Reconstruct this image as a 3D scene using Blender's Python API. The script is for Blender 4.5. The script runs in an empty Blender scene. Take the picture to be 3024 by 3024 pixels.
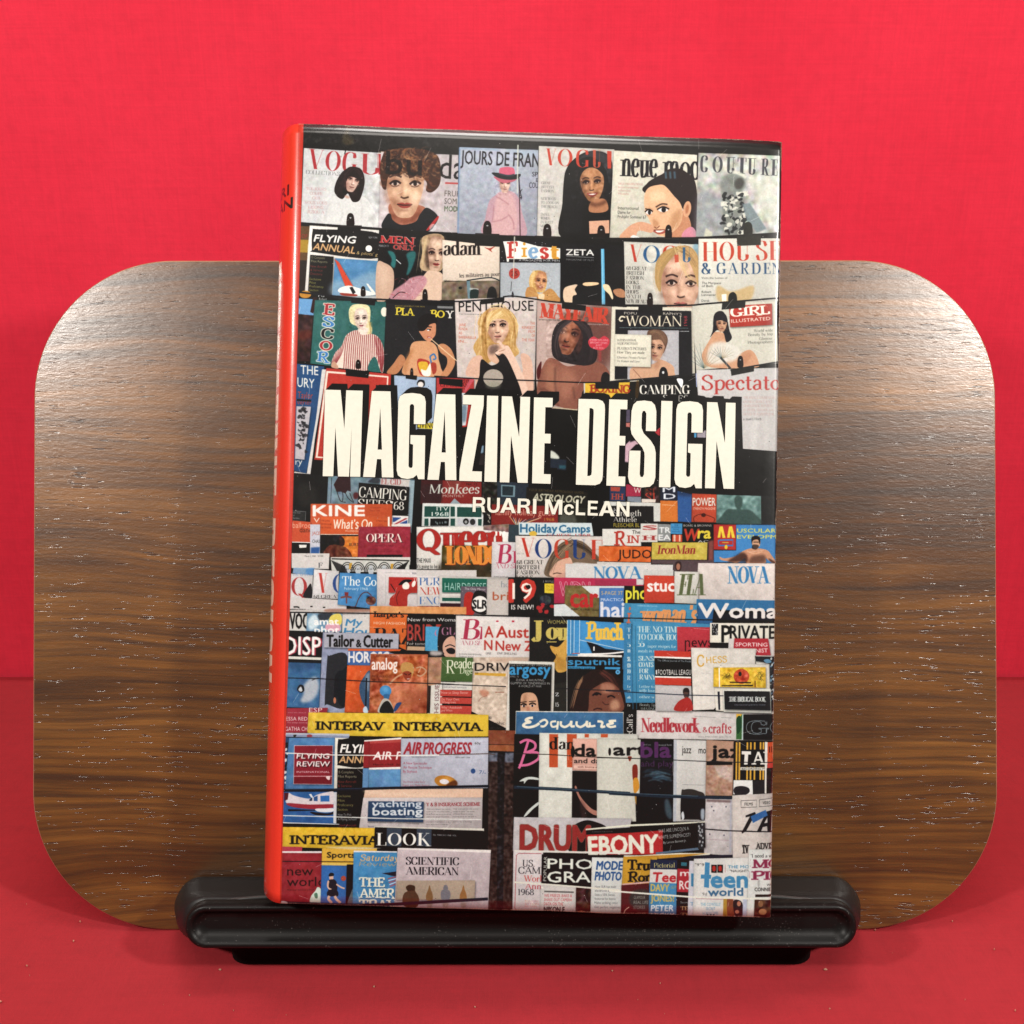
import bpy, bmesh, math, random
import numpy as np
from mathutils import Vector, noise

SC = bpy.context.scene
COL = SC.collection
rad = math.radians

# ---------------------------------------------------------------- camera
PITCH = rad(18.0)
CAM = Vector((0.0, -0.2978, 0.2518))
FWD = Vector((0, math.cos(PITCH), -math.sin(PITCH)))
DWN = Vector((0, -math.sin(PITCH), -math.cos(PITCH)))
RGT = Vector((1, 0, 0))
cam = bpy.data.cameras.new('camera'); cam.sensor_width = 36; cam.lens = 36.05
cam.clip_start = 0.01; cam.clip_end = 20
cam.dof.use_dof = False
camo = bpy.data.objects.new('camera', cam); COL.objects.link(camo)
camo.location = CAM; camo.rotation_euler = (rad(90) - PITCH, 0, 0)
SC.camera = camo

# ---------------------------------------------------------------- light: two lamps, left and right above the camera, in a dim room, plus two added fills
wd = bpy.data.worlds.new('World'); SC.world = wd; wd.use_nodes = True
bg = wd.node_tree.nodes['Background']; bg.inputs[0].default_value = (1.0, .90, .76, 1); bg.inputs[1].default_value = 0.13
def lamp(name, loc, aim, power, size, colr):
    l = bpy.data.lights.new(name, 'AREA'); l.shape = 'DISK'; l.size = size; l.energy = power; l.color = colr
    o = bpy.data.objects.new(name, l); COL.objects.link(o); o.location = loc
    o.rotation_euler = (Vector(aim) - Vector(loc)).to_track_quat('-Z', 'Y').to_euler()
    return o
lamp('lamp_left', (-.47, -.36, .52), (0, 0, .14), 3.7, .055, (1, .95, .88))
lamp('lamp_right', (.47, -.36, .52), (0, 0, .14), 4.5, .055, (1, .95, .88))
lamp('front_fill', (0, -.66, 1.35), (0, 0, .12), 5.5, .60, (1, .93, .85))  # added fill from high behind the camera, softens the book's shadows on the board
cl = lamp('overhead_fill', (0, .07, .90), (0, .09, 0), 2.9, .30, (1, .95, .9))  # added overhead fill, lifts the back floor and lower wall; no visible source
SC.view_settings.view_transform = 'Standard'; SC.view_settings.look = 'None'
SC.view_settings.exposure = 0.0; SC.view_settings.gamma = 1.0
SC.cycles.max_bounces = 6; SC.cycles.glossy_bounces = 3; SC.cycles.diffuse_bounces = 3

# ---------------------------------------------------------------- helpers
def link_mesh(name, verts, faces, mat, parent=None, smooth=False, uvs=None):
    me = bpy.data.meshes.new(name); me.from_pydata([tuple(v) for v in verts], [], faces); me.update()
    if uvs is not None:
        ul = me.uv_layers.new(name='UVMap'); li = np.zeros(len(me.loops), np.int32); me.loops.foreach_get('vertex_index', li)
        ul.data.foreach_set('uv', np.asarray(uvs, np.float32)[li].ravel())
    if smooth: me.polygons.foreach_set('use_smooth', [True]*len(me.polygons))
    o = bpy.data.objects.new(name, me); COL.objects.link(o)
    if mat: me.materials.append(mat)
    if parent: o.parent = parent
    return o
def thing(name, label, cat, loc=(0, 0, 0)):
    o = bpy.data.objects.new(name, None); COL.objects.link(o); o.location = loc; o['label'] = label; o['category'] = cat
    o.empty_display_size = .02
    return o
def structure(o): o['kind'] = 'structure'; return o
class NT:
    def __init__(s, name):
        s.m = bpy.data.materials.new(name); s.m.use_nodes = True; s.n = s.m.node_tree.nodes; s.l = s.m.node_tree.links
        s.b = s.n['Principled BSDF']
    def N(s, t, **kw):
        n = s.n.new(t)
        for k, v in kw.items():
            if k.startswith('i_'):
                key = k[2:]; key = int(key) if key.isdigit() else key.replace('_', ' ')
                n.inputs[key].default_value = v
            else: setattr(n, k, v)
        return n
    def L(s, a, ao, b, bi): s.l.new(a.outputs[ao], b.inputs[bi])
    def noise(s, vec, sx, sy, sz, scale=1., detail=4., rough=.55):
        mp = s.N('ShaderNodeMapping'); mp.inputs['Scale'].default_value = (sx, sy, sz); s.l.new(vec, mp.inputs['Vector'])
        n = s.N('ShaderNodeTexNoise'); n.inputs['Scale'].default_value = scale; n.inputs['Detail'].default_value = detail; n.inputs['Roughness'].default_value = rough
        s.L(mp, 'Vector', n, 'Vector'); return n
    def ramp(s, src, stops):
        r = s.N('ShaderNodeValToRGB'); e = r.color_ramp.elements
        while len(e) < len(stops): e.new(.5)
        for x, (p, c) in zip(e, stops): x.position = p; x.color = (*c, 1) if len(c) == 3 else c
        s.l.new(src, r.inputs[0]); return r
    def mix(s, fac, a, b, mode='MIX'):
        m = s.N('ShaderNodeMix', data_type='RGBA', blend_type=mode)
        if isinstance(fac, float): m.inputs[0].default_value = fac
        else: s.l.new(fac, m.inputs[0])
        for v, i in ((a, 6), (b, 7)):
            if isinstance(v, tuple): m.inputs[i].default_value = (*v, 1)
            else: s.l.new(v, m.inputs[i])
        return m
    def bump(s, h, dist, strength=1., nrm=None):
        b = s.N('ShaderNodeBump'); b.inputs['Distance'].default_value = dist; b.inputs['Strength'].default_value = strength
        s.l.new(h, b.inputs['Height'])
        if nrm: s.l.new(nrm, b.inputs['Normal'])
        return b
def unproj(px, py, z):
    """point at depth z (metres along the optical axis) on the ray through photo pixel px,py"""
    f = 3028.
    return CAM + FWD*z + RGT*((px - 1512)/f*z) + DWN*((py - 1512)/f*z)

# ---------------------------------------------------------------- materials
def cloth_mat(name, base, deep, up_axis):
    t = NT(name); tc = t.N('ShaderNodeTexCoord'); v = tc.outputs['Object']
    big = t.noise(v, 1, 1, 1, 9, 5, .6); mid = t.noise(v, 1, 1, 1, 160, 4, .6); fib = t.noise(v, 1, 1, 1, 1500, 3, .7)
    r = t.ramp(big.outputs[0], [(.3, deep), (.7, base)])
    slub = t.noise(v, 900, 900 if up_axis == 'y' else 30, 30 if up_axis == 'z' else 30, 1, 3, .6)
    if up_axis == 'z': sl2 = t.noise(v, 22, 22, 1100, 1, 3, .6); s1 = t.noise(v, 1100, 30, 22, 1, 3, .6)
    else: sl2 = t.noise(v, 22, 1100, 22, 1, 3, .6); s1 = t.noise(v, 1300, 60, 30, 1, 3, .6)
    m = t.mix(.25, r.outputs[0], tuple(c*.55 for c in base), 'MIX')
    t.l.new(t.ramp(mid.outputs[0], [(.45, (0, 0, 0)), (.8, (.22, .22, .22))]).outputs[0], m.inputs[0])
    a = t.mix(.5, m.outputs[2], (1, 1, 1), 'MULTIPLY'); a.inputs[0].default_value = 1
    sw = t.mix(.5, s1.outputs[0], sl2.outputs[0], 'MIX')
    rr = t.ramp(sw.outputs[2], [(.36, (.945, .945, .945)), (.62, (1.03, 1.03, 1.03))]); t.l.new(rr.outputs[0], a.inputs[7])
    t.l.new(a.outputs[2], t.b.inputs['Base Color'])
    # woven thread relief
    w1 = t.N('ShaderNodeTexWave', wave_type='BANDS', bands_direction='X'); w1.inputs['Scale'].default_value = 1150; w1.inputs['Distortion'].default_value = 2.5; w1.inputs['Detail'].default_value = 2; w1.inputs['Detail Scale'].default_value = 2
    t.l.new(v, w1.inputs['Vector'])
    w2 = t.N('ShaderNodeTexWave', wave_type='BANDS', bands_direction='Z' if up_axis == 'z' else 'Y'); w2.inputs['Scale'].default_value = 1350; w2.inputs['Distortion'].default_value = 2.5; w2.inputs['Detail'].default_value = 2
    t.l.new(v, w2.inputs['Vector'])
    ad = t.N('ShaderNodeMath', operation='ADD'); t.L(w1, 'Fac', ad, 0); t.L(w2, 'Fac', ad, 1)
    ad2 = t.N('ShaderNodeMath', operation='ADD'); t.L(ad, 0, ad2, 0); t.L(fib, 0, ad2, 1)
    b = t.bump(ad2.outputs[0], .00014, .5); b2 = t.bump(mid.outputs[0], .0006, .5, b.outputs[0])
    t.L(b2, 0, t.b, 'Normal')
    t.b.inputs['Roughness'].default_value = .85; t.b.inputs['Specular IOR Level'].default_value = .25
    t.b.inputs['Sheen Weight'].default_value = .05; t.b.inputs['Sheen Roughness'].default_value = .5; t.b.inputs['Sheen Tint'].default_value = (1, .55, .6, 1)
    return t.m
def wood_mat():
    t = NT('walnut_laminate'); tc = t.N('ShaderNodeTexCoord'); v = tc.outputs['Object']
    warp = t.noise(v, 3.2, 3.2, 7, 1.6, 2, .5)
    sub = t.N('ShaderNodeVectorMath', operation='MULTIPLY_ADD'); t.l.new(warp.outputs[1], sub.inputs[0]); sub.inputs[1].default_value = (0, 0, .032); t.l.new(v, sub.inputs[2])
    vv = sub.outputs[0]
    band = t.noise(vv, 2.0, 2.0, 42, 1, 8, .68); fine = t.noise(vv, 9, 9, 420, 1, 5, .65); mot = t.noise(vv, 14, 14, 55, 1, 5, .6)
    c = t.ramp(band.outputs[0], [(.28, (.030, .0095, .0014)), (.42, (.078, .0285, .0042)), (.54, (.142, .058, .0100)), (.70, (.23, .104, .023))])
    f = t.ramp(fine.outputs[0], [(.38, (.48, .45, .42)), (.58, (1.15, 1.15, 1.15))])
    m = t.mix(1., c.outputs[0], f.outputs[0], 'MULTIPLY')
    mo = t.ramp(mot.outputs[0], [(.35, (.74, .72, .7)), (.7, (1.16, 1.16, 1.16))]); m2 = t.mix(1., m.outputs[2], mo.outputs[0], 'MULTIPLY')
    pore = t.noise(v, 120, 120, 1150, 1, 2, .5); pb = t.noise(v, 14, 14, 60, 1, 2, .5)
    pm = t.N('ShaderNodeMath', operation='MULTIPLY_ADD'); t.L(pb, 0, pm, 0); pm.inputs[1].default_value = .30; t.L(pore, 0, pm, 2)
    pr = t.ramp(pm.outputs[0], [(.79, (0, 0, 0)), (.83, (1, 1, 1))])
    m3 = t.mix(.5, m2.outputs[2], (.022, .011, .007)); pf = t.N('ShaderNodeMath', operation='MULTIPLY'); t.L(pr, 0, pf, 0); pf.inputs[1].default_value = .75; t.L(pf, 0, m3, 0)
    t.l.new(m3.outputs[2], t.b.inputs['Base Color'])
    rg = t.ramp(fine.outputs[0], [(.3, (.40, .40, .40)), (.7, (.30, .30, .30))]); t.L(rg, 0, t.b, 'Roughness')
    inv = t.N('ShaderNodeMath', operation='SUBTRACT'); inv.inputs[0].default_value = 1; t.L(pr, 0, inv, 1)
    b = t.bump(inv.outputs[0], .00006, .7); gr = t.noise(v, 260, 260, 900, 1, 4, .7); b2 = t.bump(gr.outputs[0], .00013, .6, b.outputs[0])
    t.L(b2, 0, t.b, 'Normal'); t.b.inputs['Specular IOR Level'].default_value = .5; t.b.inputs['Coat Weight'].default_value = 1.; t.b.inputs['Coat Roughness'].default_value = .265; t.L(b2, 0, t.b, 'Coat Normal')
    return t.m
def plastic_mat(name, rough, dust=.5, base=(.012, .0115, .012)):
    t = NT(name); tc = t.N('ShaderNodeTexCoord'); v = tc.outputs['Object']
    n = t.noise(v, 1, 1, 1, 1900, 2, .5); p = t.noise(v, 1, 1, 1, 30, 4, .6)
    s = t.N('ShaderNodeMath', operation='MULTIPLY_ADD'); t.L(p, 0, s, 0); s.inputs[1].default_value = .22; t.L(n, 0, s, 2)
    r = t.ramp(s.outputs[0], [(.80, (0, 0, 0)), (.90, (1, 1, 1))])
    d = t.N('ShaderNodeMath', operation='MULTIPLY'); t.L(r, 0, d, 0); d.inputs[1].default_value = dust
    m = t.mix(.1, base, (.28, .26, .25)); t.L(d, 0, m, 0); t.l.new(m.outputs[2], t.b.inputs['Base Color'])
    t.b.inputs['Roughness'].default_value = rough
    g = t.noise(v, 1, 1, 1, 2600, 2, .5); b = t.bump(g.outputs[0], .00003, .5); t.L(b, 0, t.b, 'Normal')
    return t.m
def plain(name, c, rough=.6, spec=.5, nz=0., nscale=400):
    t = NT(name); tc = t.N('ShaderNodeTexCoord'); n = t.noise(tc.outputs['Object'], 1, 1, 1, nscale, 4, .6)
    r = t.ramp(n.outputs[0], [(.3, tuple(x*(1-nz) for x in c)), (.7, tuple(min(1, x*(1+nz)) for x in c))])
    t.L(r, 0, t.b, 'Base Color'); t.b.inputs['Roughness'].default_value = rough; t.b.inputs['Specular IOR Level'].default_value = spec
    return t.m
M_WALL = cloth_mat('red_backdrop_cloth', (.71, .024, .056), (.64, .017, .044), 'z')
M_FLOOR = cloth_mat('red_felt_floor', (.37, .017, .026), (.32, .014, .020), 'y')
M_WOOD = wood_mat()
M_EDGE = plain('laminate_edge', (.30, .19, .11), .4, .5, .2, 90)
M_BLK = plastic_mat('black_plastic', .45, .25, (.010, .0095, .0095))
M_BLK.node_tree.nodes['Principled BSDF'].inputs['Specular IOR Level'].default_value = .32
M_FOOT = plastic_mat('black_foot_plastic', .7, .0, (.003, .003, .003))
M_BLKG = plastic_mat('black_gloss_plastic', .40, .5, (.005, .0045, .0045)); M_BLKG.node_tree.nodes['Principled BSDF'].inputs['Specular IOR Level'].default_value = .2
M_FOOT.node_tree.nodes['Principled BSDF'].inputs['Specular IOR Level'].default_value = .08
M_STEEL = plain('dark_wire', (.05, .05, .05), .18, .9)
# ---------------------------------------------------------------- print painter
# The dust jacket's printed picture is painted by code, shape by shape, into one
# texture.  Coordinates are given in enlarged "tile" units (3.45 per print pixel).
W_, H_, M_ = 1442, 2303, 420          # front cover size and spine margin, print pixels
CW = W_ + M_
cov = np.zeros((H_, CW, 3), np.float32) + 0.045
TL, TR, BR, BL = (893., 366.), (2313., 418.), (2280., 2710.), (838., 2668.)

def homog(src, dst):
    A = []; b = []
    for (x, y), (u, v) in zip(src, dst):
        A.append([x, y, 1, 0, 0, 0, -u*x, -u*y]); b.append(u)
        A.append([0, 0, 0, x, y, 1, -v*x, -v*y]); b.append(v)
    h = np.linalg.solve(np.array(A, float), np.array(b, float))
    return np.append(h, 1).reshape(3, 3)
HM = homog([TL, TR, BR, BL], [(M_, 0), (CW, 0), (CW, H_), (M_, H_)])
OFF = [780., 340.]
def tile(n):
    OFF[0] = {'1': 780., '2': 1300., '3': 1800.}[n[1]]
    OFF[1] = {'A': 340., 'B': 860., 'C': 1380., 'D': 1840., 'E': 2240.}[n[0]]
def P(pts):
    p = np.asarray(pts, float).reshape(-1, 2) / 3.45 + OFF
    q = np.c_[p, np.ones(len(p))] @ HM.T
    return q[:, :2] / q[:, 2:]
def col(c):
    if isinstance(c, str):
        s = 17 if len(c) == 3 else 1
        v = [int(ch, 16)*17/255. for ch in c] if len(c) == 3 else [int(c[i:i+2], 16)/255. for i in (0, 2, 4)]
        return np.array(v, np.float32)
    return np.array(c, np.float32)

def cover_mask(polys, pad=2):
    """signed-area scanline fill -> (mask, x0, y0)"""
    allp = np.concatenate(polys)
    x0 = int(max(0, np.floor(allp[:, 0].min()) - pad)); x1 = int(min(CW, np.ceil(allp[:, 0].max()) + pad + 1))
    y0 = int(max(0, np.floor(allp[:, 1].min()) - pad)); y1 = int(min(H_, np.ceil(allp[:, 1].max()) + pad + 1))
    if x1 <= x0 or y1 <= y0: return None
    a = np.concatenate(polys); b = np.concatenate([np.roll(p, -1, 0) for p in polys])
    S = 3
    ys = (np.arange((y1 - y0)*S) + .5)/S + y0
    ay, by = a[:, 1], b[:, 1]
    up = ay < by
    lo = np.minimum(ay, by); hi = np.maximum(ay, by)
    acc = np.zeros((y1 - y0, x1 - x0 + 2), np.float64)
    CH = 4000
    for s in range(0, len(a), CH):
        sl = slice(s, s + CH)
        hit = (ys[None] >= lo[sl, None]) & (ys[None] < hi[sl, None])
        e, r = np.nonzero(hit)
        if not len(e): continue
        e = e + s
        t = (ys[r] - ay[e])/(by[e] - ay[e])
        x = a[e, 0] + t*(b[e, 0] - a[e, 0]) - x0
        x = np.clip(x, 0, x1 - x0)
        sg = np.where(up[e], 1., -1.)/S
        ix = np.floor(x).astype(int); fr = x - ix
        np.add.at(acc, (r//S, ix), sg*(1 - fr)); np.add.at(acc, (r//S, ix + 1), sg*fr)
    m = np.clip(np.abs(np.cumsum(acc, 1)[:, :x1 - x0]), 0, 1).astype(np.float32)
    return m, x0, y0
def boxblur(m, r):
    r = int(max(1, round(r)))
    for _ in range(3):
        for ax in (0, 1):
            c = np.cumsum(np.concatenate([np.zeros_like(np.take(m, [0], ax)), m], ax), ax)
            n = m.shape[ax]; i = np.arange(n)
            m = (np.take(c, np.minimum(i + r + 1, n), ax) - np.take(c, np.maximum(i - r, 0), ax))/(2*r + 1)
    return m.astype(np.float32)
def dilate(m, r):
    out = m.copy(); R = int(np.ceil(r))
    for dy in range(-R, R + 1):
        for dx in range(-R, R + 1):
            d = (dx*dx + dy*dy)**.5
            if 0 < d <= r + .5:
                w = min(1., r + .5 - d)
                out = np.maximum(out, np.roll(np.roll(m, dy, 0), dx, 1)*w)
    return out
CLIP = [None]
def put(m, x0, y0, c, a=1.):
    c = col(c)
    x1 = min(CW, x0 + m.shape[1]); y1 = min(H_, y0 + m.shape[0])
    m = m[:y1 - y0, :x1 - x0]
    if CLIP[0] is not None: m = m*CLIP[0][y0:y1, x0:x1]
    mm = (m*a)[..., None]
    cov[y0:y1, x0:x1] = cov[y0:y1, x0:x1]*(1 - mm) + c*mm
def shape(polys, c, a=1., blur=0., bold=0., sh=None, out=None):
    pad = 3 + int(blur*3 + bold + 6*(out is not None)) + (8 if sh else 0)
    r = cover_mask(polys, pad)
    if r is None: return
    m, x0, y0 = r
    if bold: m = dilate(m, bold)
    if blur: m = boxblur(m, blur/3.)
    if out: put(dilate(m, out[1]), x0, y0, out[0], a)
    if sh: put(np.roll(np.roll(m, int(sh[2]), 0), int(sh[1]), 1), x0, y0, sh[0], a)
    put(m, x0, y0, c, a)
def smooth(pts, closed=True, n=6):
    p = np.asarray(pts, float).reshape(-1, 2); N = len(p); out = []
    rng = range(N) if closed else range(N - 1)
    for i in rng:
        if closed: p0, p1, p2, p3 = p[i-1], p[i], p[(i+1) % N], p[(i+2) % N]
        else: p0, p1, p2, p3 = p[max(i-1, 0)], p[i], p[i+1], p[min(i+2, N-1)]
        t = np.linspace(0, 1, n, endpoint=False)[:, None]
        out.append(.5*((2*p1) + (-p0+p2)*t + (2*p0-5*p1+4*p2-p3)*t**2 + (-p0+3*p1-3*p2+p3)*t**3))
    if not closed: out.append(p[-1:])
    return np.concatenate(out)
def Y(c, *pts, a=1., b=0.):                       # straight polygon; big ones are sheets and drop a little shade behind
    p = P(pts); sz = p.max(0) - p.min(0)
    big = a == 1. and b == 0. and sz.min() > 42 and len(p) < 8
    if big: shape([p + [1.5, 2.5]], '0a080a', .55, 6.)
    shape([p], c, a, b)
    if big and sz.min() > 60:                     # uneven paper: a faint random slope of tone
        x0, y0 = np.maximum(p.min(0).astype(int), 0); x1, y1 = np.minimum(p.max(0).astype(int) + 1, (CW, H_))
        r_ = cover_mask([p], 0)
        if r_ and x1 > x0 and y1 > y0:
            m = np.zeros((H_, CW), np.float32)[:1]; mk, mx, my = r_
            hh, ww = mk.shape; gy, gx = np.mgrid[0:hh, 0:ww]
            g = (gx/ww - .5)*RN.uniform(-.13, .05) + (gy/hh - .5)*RN.uniform(-.16, .02) + .018*np.sin(gx/ww*6.28*RN.uniform(.5, 1.6) + RN.rand()*6)
            e = np.minimum(np.minimum(gx, ww - gx), np.minimum(gy, hh - gy))
            f = 1 + g - .10*np.exp(-e/4.)
            cov[my:my+hh, mx:mx+ww] *= (1 + (f - 1)*mk)[..., None]
def S(c, *pts, a=1., b=0.):                       # smooth closed outline
    shape([P(smooth(pts))], c, a, b)
def ellp(cx, cy, rx, ry, rot=0, n=40):
    t = np.linspace(0, 2*np.pi, n, endpoint=False); r = np.radians(rot)
    x = rx*np.cos(t); y = ry*np.sin(t)
    return np.c_[cx + x*np.cos(r) - y*np.sin(r), cy + x*np.sin(r) + y*np.cos(r)]
def E(c, cx, cy, rx, ry, rot=0, a=1., b=0.): shape([P(ellp(cx, cy, rx, ry, rot))], c, a, b)
def ribbon(p, w0, w1=None, cap=0):
    p = np.asarray(p, float).reshape(-1, 2); w1 = w0 if w1 is None else w1
    d = np.gradient(p, axis=0); d /= (np.linalg.norm(d, axis=1)[:, None] + 1e-9)
    n = np.c_[-d[:, 1], d[:, 0]]; w = np.linspace(w0, w1, len(p))[:, None]/2
    return np.concatenate([p + n*w, (p - n*w)[::-1]])
def L(c, w, *pts, a=1., b=0., s=0, w1=None):      # line
    p = smooth(pts, False) if s else np.asarray(pts, float).reshape(-1, 2)
    shape([P(ribbon(p, w, w1))], c, a, b)
KS, MS = .030, .022
def R(c, x0, y0, x1, y1, a=1., b=0., k=None):     # rectangle following the print's tilt
    k = KS if k is None else k
    dx, dy = x1 - x0, y1 - y0
    Y(c, x0, y0, x1, y0 + k*dx, x1 - MS*dy, y1 + k*dx, x0 - MS*dy, y1, a=a, b=b)

# --- sans letters: outlines of the built-in font
_gl = {}
def sans_outline(s):
    if s in _gl: return _gl[s]
    cu = bpy.data.curves.new('tmp', 'FONT'); cu.body = s; cu.resolution_u = 2
    o = bpy.data.objects.new('tmp', cu); bpy.context.scene.collection.objects.link(o)
    bpy.context.view_layer.update()
    e = o.evaluated_get(bpy.context.evaluated_depsgraph_get()); me = e.to_mesh()
    v = np.zeros(len(me.vertices)*3); me.vertices.foreach_get('co', v); v = v.reshape(-1, 3)[:, :2]
    tris = []
    for f in me.polygons:
        t = v[list(f.vertices)]
        ar = (t[1, 0]-t[0, 0])*(t[2, 1]-t[0, 1]) - (t[2, 0]-t[0, 0])*(t[1, 1]-t[0, 1])
        tris.append(t if ar > 0 else t[::-1])
    e.to_mesh_clear(); bpy.data.objects.remove(o); bpy.data.curves.remove(cu)
    _gl[s] = tris
    return tris
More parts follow.
